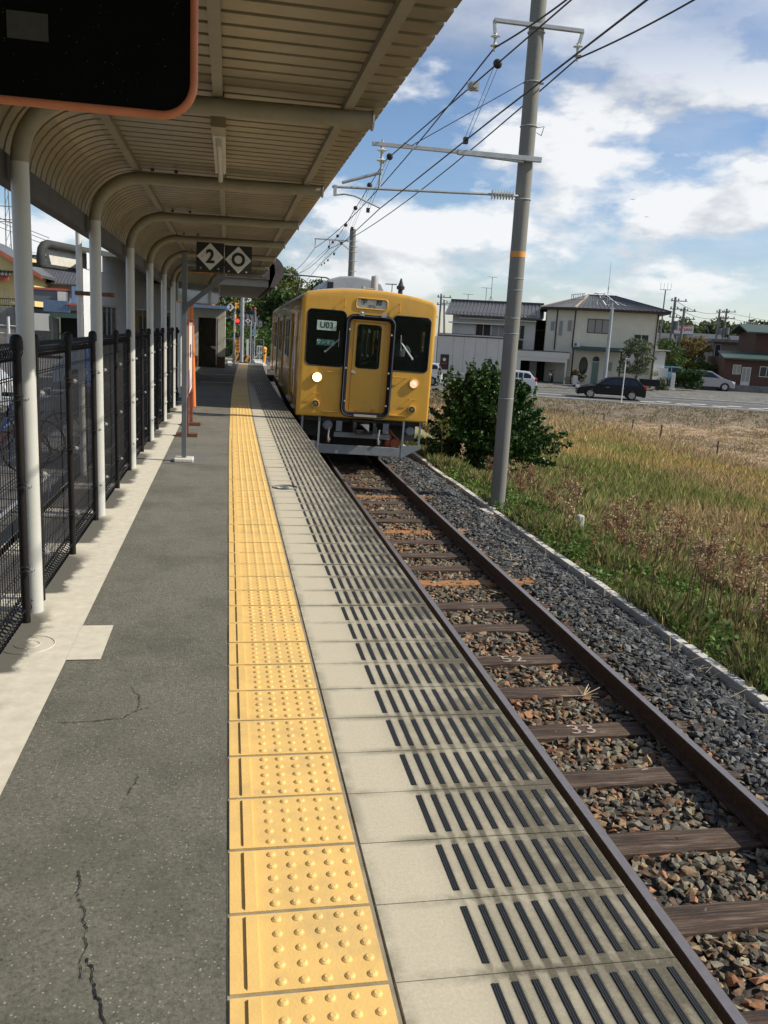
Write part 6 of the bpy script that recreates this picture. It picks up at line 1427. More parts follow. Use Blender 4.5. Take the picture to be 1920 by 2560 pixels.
def bicycle(x, y, rz, paint, label):
    t = thing('bicycle', label, 'bicycle', (x, y, -.59), rz, 'bicycles parked behind the fence')
    for cx in (-.52, .52):
        m = MB(); m.tube([(cx+.32*math.cos(a), 0, .33+.32*math.sin(a)) for a in np.linspace(0, 6.283, 23)[:-1]], .016, 6, closed=True); w_ = m.build('wheel', 'rubber', t, smooth=True)
        m = MB()
        for k in range(8): a = k*math.pi/8; m.tube([(cx-.31*math.cos(a), 0, .33-.31*math.sin(a)), (cx+.31*math.cos(a), 0, .33+.31*math.sin(a))], .002, 3, cap=False)
        m.build('spokes', 'steel_bright', w_)
    m = MB(); A, B_, C_, D_, E_ = (-.52, 0, .33), (-.05, 0, .30), (-.20, 0, .80), (.36, 0, .82), (.52, 0, .33)
    for a, c in ((A, B_), (B_, C_), (A, C_), (B_, D_), (D_, E_), (C_, (-.23, 0, .9)), (D_, (.33, 0, 1.0))): m.tube([a, c], .016, 6)
    m.build('frame', paint, t, smooth=True)
    m = MB(); m.tube([(.22, -.27, 1.02), (.36, -.12, 1.04), (.33, 0, 1.0), (.36, .12, 1.04), (.22, .27, 1.02)], .012, 6); m.build('handlebar', 'steel_bright', t, smooth=True)
    m = MB(); m.box((-.24, 0, .93), (.26, .15, .06)); m.build('saddle', 'rubber', t, bevel=.02)
    m = MB(); m.box((.55, 0, .92), (.28, .34, .2), taper=1.15); m.build('basket', 'galv', t)
bicycle(-3.3, 12.4, R(8), 'blue_paint', 'blue bicycle with basket, nearest of those behind the fence'); bicycle(-3.25, 13.4, R(-5), 'lamp_red', 'red bicycle with basket in the middle behind the fence'); bicycle(-3.2, 14.5, R(4), 'car_black', 'black bicycle with basket, farthest behind the fence')
car('parked_car', 'white van parked at the far left edge beyond the fence', 3.6, 1.6, 1.88, 'kei', 'car_white', 0, 0, -.6)
o = [q for q in bpy.data.objects if q.get('label') == 'white van parked at the far left edge beyond the fence'][0]; o.location = (-6.55, 20, -.6); o.rotation_euler = (0, 0, R(188))
car('parked_car', 'white van parked in front of the dark garage opening on the left', 3.5, 1.6, 1.86, 'kei', 'car_white', 0, 0, -.6)
o = [q for q in bpy.data.objects if str(q.get('label')).startswith('white van parked in front')][0]; o.location = (-3.55, 28, -.6); o.rotation_euler = (0, 0, R(4))
t = thing('guard_rail', 'white post with thin double rails beyond the left parked van', 'railing', (-7.1, 30, -.6))
m = MB(); m.cyl((0, 0, 0), (0, 0, 2.1), .045); m.tube([(-3, 0, 1.85), (.6, 0, 1.8)], .02, 6); m.tube([(-3, 0, 1.6), (.6, 0, 1.55)], .02, 6); m.build('rail', 'white_paint', t)

# station building, its long wall running off toward the platform end
ANG = math.atan2(6, 1.39); wdir = Vector((.225, .974, 0)); 
t = thing('station_building', 'low white station building with dark rounded roof hood beyond the columns', 'building', (-3.47, 22, -.6), math.atan2(.974, .225))
L0 = 9.4
m = MB(); m.prism([(0, 0), (L0, 0), (L0, 3.6), (.4, .12)], 'z', 0, 3.36); m.build('wall', 'station_wall', t)
m = MB(); m.prism([(.2, -.02), (L0, -.02), (L0, 3.5), (.5, .1)], 'z', 3.361, 3.75); m.build('panel', 'station_wall', t)
ha = math.atan2(6.5, 2.45)
m = MB(); m.tube([(0, 0, 3.34), (0, 0, 3.56), (.04, 0, 3.70), (.14, 0, 3.80), (.30, 0, 3.845), (2.5, 0, 3.85), (2.51, 0, 3.85), (8.4, 0, 3.84)], [.10, .10, .10, .10, .10, .10, .11, .10], 16); m.b2((.05, .05, 3.33), (8.4, .5, 3.40)); o = m.build('roof_hood', 'hood_dark', t, smooth=True)
dR = Matrix.Translation((-4.30, 21.4, -.6)) @ Matrix.Rotation(ha, 4, 'Z'); tW = Matrix.Translation((-3.47, 22, -.6)) @ Matrix.Rotation(math.atan2(.974, .225), 4, 'Z'); o.matrix_local = tW.inverted() @ dR
m = MB(); m.prism([(.62, 3.40), (8.2, 3.30), (8.2, 3.84), (.45, 3.84)], 'y', .12, .20); o = m.build('soffit_panel', 'concrete', t); o.matrix_local = tW.inverted() @ dR
m = MB(); m.b2((1.2, -1.9, 3.76), (L0, .0, 3.80)); m.build('eave', 'beam_paint_shaded', t)
window(t, .45, 1.0, .1, 2.5, 0, n=1); window(t, 1.15, 2.1, .1, 2.5, 0, n=3); window(t, 3.6, 5.0, .9, 2.5, 0, n=2); window(t, 6.4, 7.6, .9, 2.5, 0, n=2)
m = MB(); m.tube([(3.15, -.1, 0), (3.15, -.1, 3.7)], .06, 8); m.build('downpipe', 'grey_paint', t)
def mural():
    m, N, L, b = newmat('mural'); tc = N.new('ShaderNodeTexCoord'); v = N.new('ShaderNodeTexVoronoi'); v.inputs['Scale'].default_value = 14; L.new(tc.outputs['Object'], v.inputs['Vector'])
    r = N.new('ShaderNodeValToRGB'); L.new(v.outputs['Distance'], r.inputs[0]); e = r.color_ramp.elements; e[0].position = .25; e[0].color = (.45, .35, .28, 1); e[1].position = .34; e[1].color = (.02, .10, .34, 1); L.new(r.outputs[0], b.inputs['Base Color'])
mural(); m = MB(); m.b2((-.9, -.25, .45), (.35, -.2, 1.55)); m.build('blue_mural_board', 'mural', t)
# second canopy over the far end of the platform
t = thing('station_canopy', 'dark flat canopy with rounded brown right edge over the far platform', 'canopy', (0, 0, 0))
m = MB(); m.b2((-1.7, 22.2, 2.60), (.98, 31.5, 2.78)); m.build('soffit', 'beam_paint_shaded', t)
P('hood_brown', (.085, .07, .062), .6, var=.2)
arc = [(1.0, 3.36)]+[(1.0+.36*math.sin(a), 3.0+.36*math.cos(a)) for a in np.linspace(.1, 1.9, 9)]+[(1.14, 2.60), (1.02, 2.60), (1.14, 2.95), (1.12, 3.15), (1.0, 3.24)]
m = MB(); m.prism(arc, 'y', 22.1, 31.5); m.b2((-1.7, 22.1, 2.781), (1.0, 31.5, 3.30)); m.build('edge_hood', 'hood_brown', t)
for y_ in (23.2, 26.8, 30.4):
    m = MB(); m.cyl((-1.3, y_, -.1), (-1.3, y_, 2.6), .055); m.build('column', 'column_paint', t, smooth=True)
# toilet block
t = thing('toilet_block', 'small cream block with dark open doorway and blue grey roof edge', 'building', (-.12, 33, 0))
m = MB(); m.b2((-3.0, 0, .0), (-1.0, 3.2, 2.18)); m.b2((-.27, 0, .0), (0, 3.2, 2.18)); m.b2((-1.0, .0, 1.84), (-.27, 3.2, 2.18)); m.build('wall', 'cream_wall', t)
m = MB(); m.b2((-1.0, 1.4, 0), (-.27, 1.5, 1.84)); m.build('dark_interior', 'concrete_dark', t)
m = MB(); m.b2((-3.2, -.35, 2.181), (.06, 3.4, 2.30)); m.build('roof', 'blue_sheet', t)
m = MB(); m.b2((-3.0, -.008, 0), (-1.0, -.001, .42)); m.b2((-.275, -.008, 0), (.006, -.001, .42)); m.build('base_band', 'rust', t)
m = MB(); m.b2((-.34, -.02, .1), (-.30, .02, 1.84)); m.build('door_frame', 'alu', t)
m = MB(); m.prism([(-.55, .78), (-.30, .80), (-.33, .66), (-.48, .70)], 'y', .5, .8); m.build('wash_basin', 'porcelain', t)

# crossing gear at the platform end
G9 = -.45
t = thing('crossing_signal', 'yellow and black striped level crossing signal with a lit red lamp', 'signal', (.31, 45, G9))
for k in range(11):
    m = MB(); m.cyl((0, 0, k*.29), (0, 0, (k+1)*.29), .075); m.build('pole_band', 'hazard_yellow' if k % 2 == 0 else 'plate_black', t, smooth=True)
for z_, mt in ((2.3, 'signal_red'), (1.55, 'plate_black')):
    m = MB(); m.lathe((.14, -.08, z_), [(.14, .03), (.14, 0)], 16, 'y'); m.tube([(-.1, -.02, z_), (.14, -.05, z_)], .03, 6); h_ = m.build('lamp_hood', 'plate_black', t)
    m = MB(); m.lathe((.14, -.09, z_), [(.095, .0), (.05, -.02)], 16, 'y'); m.build('lens', mt, h_)
m = MB(); m.bar((-.2, -.1, 2.95), (.2, -.1, 3.2), .04, .06); m.bar((-.2, -.12, 3.2), (.2, -.12, 2.95), .05, .10); m.build('cross_boards', 'hazard_yellow', t)
def low_plate(name, label, x, y, zc, s, txt, zb):
    t = thing(name, label, 'sign', (x, y, zb)); m = MB(); m.cyl((s*.5, .05, 0), (s*.5, .05, zc-zb), .03); m.build('post', 'galv', t); number_plate(t, 0, zc-zb, s, txt, 0); return t
low_plate('number_sign', 'black plate with white diamond reading 3 beyond the toilet block', .065, 36, 2.33, .36, '3', -.2)
low_plate('number_sign', 'small black plate with white diamond reading 4 beside the steel pole', .875, 40, 1.845, .27, '4', -.2)
t = thing('steel_pole', 'plain galvanised pole rising beyond the toilet block to the canopy', 'pole', (.63, 41, G9)); m = MB(); m.cyl((0, 0, 0), (0, 0, 3.75), .085, n=14); m.build('shaft', 'galv', t, smooth=True)
m = MB(); m.box((0, 0, .03), (.3, .3, .06)); m.build('foot', 'concrete', t)
t = thing('slim_signal_pole', 'slim pole topped by a red cap and small blue plate beyond the crossing', 'pole', (1.36, 46, G9)); m = MB(); m.cyl((0, 0, 0), (0, 0, 2.9), .035); m.build('shaft', 'galv', t, smooth=True); m = MB(); m.cyl((0, 0, 2.3), (0, 0, 2.85), .07); m.build('grey_tube', 'grey_paint', t); m = MB(); m.lathe((0, 0, 2.9), [(.06, 0), (.09, .05), (.03, .14)], 10); m.build('red_cap', 'lamp_red', t); m = MB(); m.box((0, -.06, 1.75), (.16, .03, .38)); m.build('blue_plate', 'blue_sheet', t)
t = thing('guide_fence', 'grey pipe railing across the end of the platform', 'fence', (0, 42, G9))
m = MB(); m.tube([(-.45, 0, 1.35), (.2, 0, 1.45), (1.7, 0, 1.45)], .022, 6)
for x in (-.45, .28, 1.15, 1.68): m.tube([(x, 0, .2), (x, 0, 1.44)], .03 if x > 1 else .05, 8)
for k in range(14): m.tube([(-.4+k*.15, 0, .3), (-.4+k*.15, 0, 1.40)], .005, 3)
m.build('rails', 'grey_paint', t)
t = thing('striped_board', 'orange and black diagonally striped barrier board across the platform end', 'barrier', (.78, 43.8, G9))
m = MB(); m.b2((-.42, 0, .32), (.42, .04, .60)); b_ = m.build('board', 'hazard_yellow', t); m = MB()
for x in (-.36, -.08, .20): m.prism([(x, .322), (x+.13, .322), (x+.26, .598), (x+.13, .598)], 'y', -.006, -.001)
m.build('black_stripes', 'plate_black', b_); m = MB()
for x in (-.3, .3): m.b2((x-.02, .01, 0), (x+.02, .04, .32))
m.build('legs', 'white_paint', t)
t = thing('gate_machine', 'orange and black crossing gate machine with rounded top by the train', 'barrier', (1.82, 44.5, G9))
m = MB(); m.tube([(-.06, 0, 0), (0, 0, .35), (.03, 0, .9)], .10, 12); m.lathe((0, 0, .95), [(.12, -.08), (.15, 0), (.12, .08), (.04, .12)], 12); b_ = m.build('body', 'hazard_yellow', t, smooth=True); m = MB(); m.tube([(-.03, 0, .42), (0, 0, .56)], .104, 12); m.tube([(.01, 0, .68), (.02, 0, .78)], .104, 12); m.build('black_bands', 'plate_black', b_); m = MB(); m.tube([(0, 0, .95), (-.5, 0, .45)], .03, 6); m.build('arm', 'white_paint', t)
t = thing('yellow_notice', 'tall yellow warning notice standing behind the striped crossing pole', 'sign', (.50, 45.6, G9)); m = MB(); m.box((0, 0, 1.1), (.24, .03, .85)); b_ = m.build('board', 'hazard_yellow', t); m = MB()
for k in range(4): m.box((0, -.02, .85+k*.17), (.12, .01, .10))
m.build('lettering', 'rust', b_); m = MB(); m.cyl((0, .02, 0), (0, .02, .7), .03); m.build('post', 'galv', t)
t = thing('white_notice', 'small white framed notice left of the gate machine', 'sign', (1.66, 46.5, G9)); m = MB(); m.box((0, 0, .85), (.30, .03, .42)); m.build('board', 'plate_white', t); m = MB(); m.b2((-.1, -.02, .7), (-.02, -.016, 1.0)); m.b2((.03, -.02, .7), (.1, -.016, 1.0)); m.build('lettering', 'grey_paint', t); m = MB(); m.cyl((0, .02, 0), (0, .02, .65), .03); m.build('post', 'galv', t)
t = thing('white_marker_post', 'white post with green panel in the middle of the crossing gear', 'post', (.98, 44.6, G9)); m = MB(); m.box((0, 0, .7), (.12, .1, 1.4)); m.build('post', 'white_paint', t); m = MB(); m.box((-.25, 0, .75), (.18, .06, .3)); m.build('green_panel', 'card_dark', t)
m = MB(); m.prism([(2.2, 33.0)]*0+[(1.42, 31.5), (1.9, 31.5), (2.0, 45), (1.3, 45)], 'z', -.5, -.38) if False else m.b2((1.30, 39.0, -.5), (1.75, 46, -.10)); tag(m.build('ramp_kerb', 'concrete'), 'sunlit pale concrete edge of the ramp beyond the platform end', 'kerb', kind='structure')
m = MB(); m.face([(-3.6, 39, -.004), (1.4, 39, -.004), (1.4, 47, -.44), (-3.6, 47, -.44)]); m.face([(-12, 47, -.44), (14, 47, -.44), (14, 54, -.5), (-12, 54, -.5)]); S(m.build('crossing_road', 'asphalt_road'))
h = thing('far_bungalow', 'small cream house with tiled roof beyond the level crossing', 'house', (0, 66, -.5)); m = MB(); m.b2((-2.0, 0, 0), (2.2, 5, 2.1)); m.build('wall', 'cream_wall', h); gable_roof(h, -2.4, 2.6, -.6, 5.6, 2.1, 3.1); 

# houses on the left
h = thing('yellow_house', 'yellow house with orange red bargeboards and grey tiled roofs behind the first column', 'house', (0, 70, 0))
m = MB(); m.b2((-24, 0, 2.2), (-14.6, 8, 4.75)); m.b2((-24, 1.2, 4.75), (-15.6, 8, 6.0)); m.build('wall', 'yellow_wall', h)
m = MB(); m.prism([(-18.6, 7.0), (-13.9, 4.35), (-13.9, 4.55), (-18.6, 7.2), (-23.3, 4.55), (-23.3, 4.35)], 'y', -1.0, 8.8); r_ = m.build('roof', 'tile_roof', h)
m = MB(); m.prism([(-18.6, 6.88), (-13.82, 4.20), (-13.82, 4.46), (-18.6, 7.14), (-23.4, 4.46), (-23.4, 4.20)], 'y', -1.12, -1.005); m.b2((-24, -1.0, 3.95), (-16.2, -.9, 4.35)); m.build('bargeboard', 'red_trim', h)
m = MB(); m.prism([(-18.6, 6.8), (-14.7, 4.7), (-22.5, 4.7)], 'y', -.4, .01); m.build('gable', 'yellow_wall', h)
m = MB(); m.face([(-25, -1.4, 4.3), (-16.0, -1.4, 4.3), (-16.0, 1.0, 5.2), (-25, 1.0, 5.2)])
for k in range(34): x = -25+k*.27; m.tube([(x, -1.4, 4.33), (x, 1.0, 5.23)], .06, 4)
m.build('lower_roof', 'tile_roof', h)
m = MB(); m.b2((-15.9, -.15, 2.2), (-15.5, 0, 4.2)); m.build('dark_shutter', 'dark_wood', h)
P('white_rail', (.6, .58, .55), .6)
m = MB()
for k in range(3): x = -16.9+k*.3; m.tube([(x, -.2, 3.4-.5*k), (x+.35, -.2, 3.35-.5*k), (x+.35, -.2, 2.9-.5*k), (x, -.2, 2.95-.5*k)], .03, 4, closed=True)
m.build('ornament', 'white_rail', h)
h = thing('grey_roof_house', 'low house with long grey tiled roof behind the blue sheeting', 'house', (0, 75, 0))
m = MB(); m.b2((-16, 0, 2), (-8, 6, 4.1)); m.build('wall', 'brown_wall', h); gable_roof(h, -16.2, -7.8, -.9, 6.5, 4.15, 5.6, pitch=.25)
h = thing('far_roof_house', 'distant house, only its dark roof showing above the others', 'house', (0, 95, 0)); m = MB(); m.b2((-22, 0, 2), (-15, 6, 5.4)); m.build('wall', 'brown_wall', h); gable_roof(h, -23, -14, -1, 7, 5.4, 7.6)
h = thing('retaining_wall', 'dark stained concrete retaining wall below the yellow house', 'wall', (0, 62, -.6)); m = MB(); m.prism([(-30, 0), (-11.5, 0), (-11.5, 2.0), (-14, 2.6), (-30, 2.6)], 'y', 0, .5); m.b2((-30, .5, 2.2), (-10, 20, 2.6)); m.build('wall', 'concrete_dark', h)
m = MB()
for k in range(30): m.tube([(-18+k*.13, .1, 2.6), (-18+k*.13, .1, 3.15)], .015, 3)
m.b2((-18.2, .06, 3.12), (-14.1, .14, 3.18)); m.build('railing', 'black_coat', h)
h = thing('blue_sheet_shed', 'shed of blue and grey corrugated sheets with red trim and white panel', 'shed', (0, 61, -.6))
m = MB(); m.b2((-12.2, 0, 2.45), (-10.5, .1, 3.2)); m.b2((-10.42, .3, 3.0), (-9.6, 2, 4.2)); m.build('blue_wall', 'blue_sheet', h); m = MB(); m.b2((-12.9, .5, 3.1), (-10.9, 3, 3.85)); m.build('grey_wall', 'grey_paint', h); m = MB(); m.b2((-12.95, .4, 3.86), (-10.4, 3, 4.0)); m.b2((-10.7, -.1, 2.95), (-9.4, .2, 3.05)); m.build('red_trim', 'red_trim', h); m = MB(); m.b2((-11.35, .38, 3.2), (-10.7, .44, 3.8)); m.build('white_panel', 'plate_white', h)
m = MB()
for k in range(17): m.b2((-12.2+k*.1, -.012, 2.45), (-12.17+k*.1, -.002, 3.2))
m.build('corrugation', 'grey_paint', h)
h = thing('left_carport', 'open garage with pale green frame and dark interior below the blue sheets', 'garage', (0, 59.5, -.6))
m = MB(); m.b2((-11.5, 0, 2.1), (-7.5, .12, 2.4)); m.b2((-11.5, .0, 0), (-11.38, .12, 2.1)); m.build('frame', 'green_roof', h); m = MB(); m.b2((-11.36, 2.8, 0), (-7.5, 2.9, 2.4)); m.b2((-11.36, .15, 2.3), (-7.5, 2.8, 2.38)); m.build('dark_interior', 'dark_in', h)
m = MB(); m.b2((-13.5, .0, 1.2), (-11.6, .3, 2.3)); m.build('sunlit_wall', 'pale_wall', h)
t = thing('lattice_pylon', 'distant lattice mast with short arms in the left sky gap', 'pylon', (-28.0, 120, 0)); m = MB()
for s in (-1, 1): m.tube([(s*.5, 0, 0), (s*.15, 0, 19)], .07, 4)
for z_ in (13, 13.3, 14.9, 17.7, 18.0): m.tube([(-1.1, 0, z_), (1.1, 0, z_)], .05, 4)
for k in range(12): m.tube([(-.45+.02*k, 0, k*1.5), (.45-.02*k, 0, k*1.5+1.5)], .03, 3)
m.build('lattice', 'grey_paint', t)
for k, (a, b_) in enumerate((((-33, 90, 15.5), (-11.5, 60, 6.5)), ((-33, 90, 15.0), (-11.4, 60, 6.25)), ((-33, 90, 14.4), (-11.2, 60, 5.9)), ((-40, 90, 9.5), (-3, 90, 6.6)))): wire('power_line', ('top', 'second', 'third', 'lowest')[k]+' power line crossing the sky gap left of the columns', [a, b_], .02, sag=.4)
# house and hill behind the camera, seen in the far mirror
h = thing('mirrored_house', 'tiled roof house seen reflected in the far platform mirror', 'house', (-11.6, -16, -2.6)); m = MB(); m.b2((-4, -4, 0), (4, 4, 3.6)); m.build('wall', 'cream_wall', h)
m = MB(); m.prism([(-4.8, 3.4), (0, 6.3), (4.8, 3.4), (4.8, 3.6), (0, 6.55), (-4.8, 3.6)], 'y', -5, 5); m.build('roof', 'tile_roof', h)

# ================================================================== VEGETATION
def rand_rot_quads(C, size, elong=1.6, up_bias=0.0, rngl=rng):
    n = len(C); a = rngl.normal(0, 1, (n, 3)); a[:, 2] += up_bias; a /= np.linalg.norm(a, axis=1)[:, None]
    b_ = rngl.normal(0, 1, (n, 3)); b_ -= a*np.sum(a*b_, 1)[:, None]; b_ /= np.linalg.norm(b_, axis=1)[:, None]
    s = np.asarray(size).reshape(-1, 1); l = b_*s*elong*.5; w_ = a*s*.5*.0+np.cross(a, b_)*s*.5
    V = np.stack([C-l, C+w_, C+l, C-w_], 1).reshape(-1, 3); F = np.arange(4*n).reshape(n, 4); return V, F
def clumps(centres, radii, per, squash=.8):
    out = []
    for c, r_ in zip(centres, radii):
        n = int(per*r_**2); d = rng.normal(0, 1, (n, 3)); d /= np.linalg.norm(d, axis=1)[:, None]; rr = r_*rng.uniform(.45, 1.05, n)**.6
        out.append(np.asarray(c)+d*rr[:, None]*np.array([1, 1, squash]))
    return np.concatenate(out)
def tree(label, loc, H_, W, n_cl, leaf, c0, c1, trunk=.25, dens=300, group=None, cat='tree', name='broad_tree', low=.25):
    t = thing(name, label, cat, loc, 0, group); m = MB()
    m.tube([(0, 0, 0), (.05, .0, H_*.3), (-.05, .05, H_*.6), (0, 0, H_*.85)], [trunk, trunk*.7, trunk*.4, trunk*.12], 8)
    cs = []; rs = []
    for k in range(n_cl):
        a = rng.uniform(0, 6.283); u = rng.uniform(low, 1); rad = W/2*math.sqrt(max(0.05, 1-((u-.45)/.62)**2))*rng.uniform(.25, .85)
        c = (rad*math.cos(a), rad*math.sin(a), H_*u*.93); cs.append(c); rs.append(W*rng.uniform(.09, .18))
        m.tube([(0, 0, H_*u*.55), (c[0]*.5, c[1]*.5, H_*u*.78), c], [trunk*.25, trunk*.15, trunk*.05], 5)
    m.build('trunk', 'bark', t)
    C = clumps(cs, rs, dens/(W*.14)**2*.12 if False else dens, .75); s = leaf*rng.uniform(.6, 1.4, len(C)); V, F = rand_rot_quads(C, s)
    cl = rng.uniform(.0, 1, (len(C), 1)); tint = (np.array(c0)*(1-cl)+np.array(c1)*cl)*rng.uniform(.65, 1.3, (len(C), 1)); np_mesh('crown', V, F, 'leaf', np.repeat(tint, 4, 0), t); return t
gr = 'trees beyond the level crossing'
dk, lt, yl = (.028, .055, .016), (.075, .12, .03), (.16, .17, .04)
for k, (x, y, z, H_, W, a, b_, lb) in enumerate((
    (-3.6, 62, -.5, 7.0, 5.0, dk, lt, 'dense green tree standing behind the toilet block roof'), (-1.6, 64, -.5, 8.2, 6.0, dk, lt, 'dark green tree left of the crossing signal'),
    (1.2, 72, -.5, 8.0, 6.5, dk, yl, 'yellowish green tree behind the red capped pole'), (3.4, 60, -1, 5.4, 4.2, dk, lt, 'deep green tree right behind the pale banded pole'),
    (4.4, 80, -.5, 7.6, 7.0, lt, yl, 'tall sunlit tree above the roof end of the train'), (8.4, 84, -.5, 6.6, 7.0, dk, lt, 'bushy tree hidden partly behind the train roof'), 
    (12.5, 88, -1, 6.2, 7.0, dk, lt, 'rounded tree behind the train cooler'))): tree(lb, (x, y, z), H_, W, 46, .16, a, b_, dens=250, group=gr, low=.12)
m = MB()
C = clumps([(rng.uniform(-3, 3.5), rng.uniform(50, 56), rng.uniform(.1, 1.2)) for _ in range(40)], [.7]*40, 420); V, F = rand_rot_quads(C, .11*rng.uniform(.6, 1.4, len(C))); tint = np.array([.05, .09, .02])*rng.uniform(.5, 2, (len(C), 1)); tag(np_mesh('undergrowth', V, F, 'leaf', np.repeat(tint, 4, 0)), 'low green undergrowth in front of the trees beyond the crossing', 'undergrowth', kind='stuff')
# right background planting
o_ = st(8.15, 67.5, -1.55); tree('grey green olive tree against the cream cafe wall', o_, 3.9, 2.9, 40, .09, (.07, .095, .05), (.15, .18, .10), trunk=.08, dens=700, low=.35, name='olive_tree')
o_ = st(11.9, 77, -1.5); tree('large green bush behind the hedge right of the cafe', o_, 3.9, 3.6, 34, .12, dk, (.10, .16, .04), trunk=.12, dens=420)
o_ = st(14.4, 80, -1.5); tree('autumn coloured tree turning orange left of the brown house', o_, 4.3, 3.8, 34, .12, (.09, .10, .03), (.24, .15, .04), trunk=.12, dens=420)
o_ = st(13.2, 79, -1.5); tree('yellow green shrub between the two taller trees', o_, 3.0, 3.6, 26, .12, (.10, .12, .03), (.26, .24, .05), trunk=.1, dens=420, low=.1)
o_ = st(2.55, 72.2, -1.55); tree('clipped dark pine on the carport roof between the houses', o_, 3.2, 2.0, 26, .09, (.03, .05, .015), (.09, .10, .04), trunk=.08, dens=700, low=.5)
def bushy(label, pts, r_, leaf, a, b_, per=500, name='hedge', cat='hedge'):
    C = clumps(pts, [r_]*len(pts), per); V, F = rand_rot_quads(C, leaf*rng.uniform(.6, 1.4, len(C))); cl = rng.uniform(0, 1, (len(C), 1)); tint = (np.array(a)*(1-cl)+np.array(b_)*cl)*rng.uniform(.6, 1.3, (len(C), 1)); return tag(np_mesh(name, V, F, 'leaf', np.repeat(tint, 4, 0)), label, cat)
bushy('dark leafy hedge mound in front of the blue car', [tuple(st(rng.uniform(11.3, 13.4), rng.uniform(69.2, 70.2), rng.uniform(-1.2, -.05))) for _ in range(26)], .42, .09, (.02, .045, .012), (.06, .11, .025), 900)
bushy('yellow flowering bank behind the hedge and cars', [tuple(st(rng.uniform(11, 15.6), rng.uniform(77.2, 78), rng.uniform(-.6, .6))) for _ in range(30)], .5, .09, (.10, .13, .03), (.34, .28, .04), 500)
bushy('green hedge ending beside the brick building', [tuple(st(rng.uniform(14.2, 16), rng.uniform(76, 77), rng.uniform(-.9, .5))) for _ in range(18)], .45, .09, (.03, .06, .02), (.10, .14, .03), 600)
bushy('potted shrubs at the cafe entrance', [tuple(st(rng.uniform(3.0, 4.3), 67.6, rng.uniform(-1.2, -.5))) for _ in range(10)], .28, .06, (.03, .06, .015), (.16, .09, .03), 1400, 'planter_shrub', 'shrub')
bushy('weedy green plants at the right corner of the cafe', [tuple(st(rng.uniform(9.6, 10.6), 68.6, rng.uniform(-1.4, -.3))) for _ in range(10)], .3, .07, (.05, .10, .02), (.18, .22, .05), 1000, 'shrub', 'shrub')
bushy('distant wooded ridge along the right horizon', [tuple(st(rng.uniform(22, 60), rng.uniform(150, 190), rng.uniform(1.2, 5.0)+abs(rng.normal(0, .6)))) for _ in range(150)], 2.2, .55, (.05, .075, .03), (.11, .13, .045), 26, 'far_wood', 'wood')['kind'] = 'stuff'
bushy('distant low trees and roofs line left of the cafe pole', [tuple(st(rng.uniform(8, 30), rng.uniform(130, 150), rng.uniform(-1, 2.6))) for _ in range(80)], 1.8, .45, (.06, .08, .05), (.12, .14, .08), 34, 'far_wood', 'wood')['kind'] = 'stuff'
for k, (s_, d_, w_, h_) in enumerate(((12.6, 118, 3.5, 4.6), (17.5, 122, 3.0, 4.9), (24.5, 128, 4.0, 5.2), (29, 120, 4.5, 5.0))):
    h = sthing('distant_house', ('far pale house left of the red lettered board', 'far house right under the red lettered board', 'far house behind the transformer poles', 'far house above the brown house roof')[k], 'house', s_, d_, -1.2); m = MB(); m.b2((-w_/2, 0, 0), (w_/2, 5, h_-1.2)); m.build('wall', ('pale_wall', 'cream_wall', 'white_wall', 'brown_wall')[k], h); m = MB(); m.prism([(-.6, h_-1.25), (2.5, h_), (5.6, h_-1.25)], 'x', -w_/2-.4, w_/2+.4); m.build('roof', 'tile_roof', h)

# the big bush beside the track
def big_bush():
    t = thing('evergreen_bush', 'large glossy dark green bush standing behind the concrete pole', 'bush', (6.78, 21.3, -2.0)); m = MB(); pts = []; tips = []
    for k in range(260):
        a = rng.uniform(0, 6.283); el = rng.uniform(-.12, 1.0)
        el = el*1.45; ln = rng.uniform(.75, 1.08); rx = 1.78 if math.cos(a) > 0 else 1.85
        tip = np.array([rx*math.cos(a)*math.cos(el), 1.5*math.sin(a)*math.cos(el), .75+2.12*math.sin(el)*(1.0 if abs(math.cos(a)) < .8 or el > .9 else .85)])*np.array([ln, ln, 1]); base = np.array([tip[0]*.35, tip[1]*.35, .45+tip[2]*.35])
        if k % 3 == 0: m.tube([(0, 0, 0), tuple(base*.6), tuple(base), tuple(tip)], [.04, .03, .02, .005], 4)
        n = 210; u = rng.uniform(.15, 1, n)**.8; P_ = base+(tip-base)*u[:, None]; sp = .26*(1.08-u); P_ += rng.normal(0, 1, (n, 3))*sp[:, None]*.62; pts.append(P_)
    for k in range(44):      # upright shoots breaking the outline
        a = rng.uniform(0, 6.283); r_ = rng.uniform(0, 1.3); b0 = np.array([r_*math.cos(a)*1.05-.25, r_*math.sin(a), 1.9+.5*math.cos(r_)]); n = 60; u = rng.uniform(0, 1, n); L1 = rng.uniform(.35, .75); lean = np.array([rng.normal(0, .14)+.12*b0[0], rng.normal(0, .1), 1.0]); pts.append(b0+lean*(u*L1)[:, None]+rng.normal(0, 1, (n, 3))*(.085*(1.1-u))[:, None])
    for dx, dz, n in ((.85, .38, 300), (1.0, .1, 300), (.75, -.15, 260)):
        b0 = np.array([1.0, 0, .9]); u = rng.uniform(0, 1, n); P_ = b0+np.array([dx*1.25, -.3, dz])*u[:, None]+rng.normal(0, 1, (n, 3))*(.20*(1.15-u))[:, None]; pts.append(P_)
    m.build('branches', 'bark', t); C = np.concatenate(pts); C = C[C[:, 2] > -.1]
    V, F = rand_rot_quads(C, .055*rng.uniform(.5, 1.45, len(C)), 1.5, .5); tint = np.array([.032, .080, .016])*rng.uniform(.5, 1.5, (len(C), 1))+np.array([.03, .05, .004])*(rng.uniform(0, 1, (len(C), 1)) > .8); np_mesh('foliage', V, F, 'leaf_gloss', np.repeat(tint, 4, 0), t)
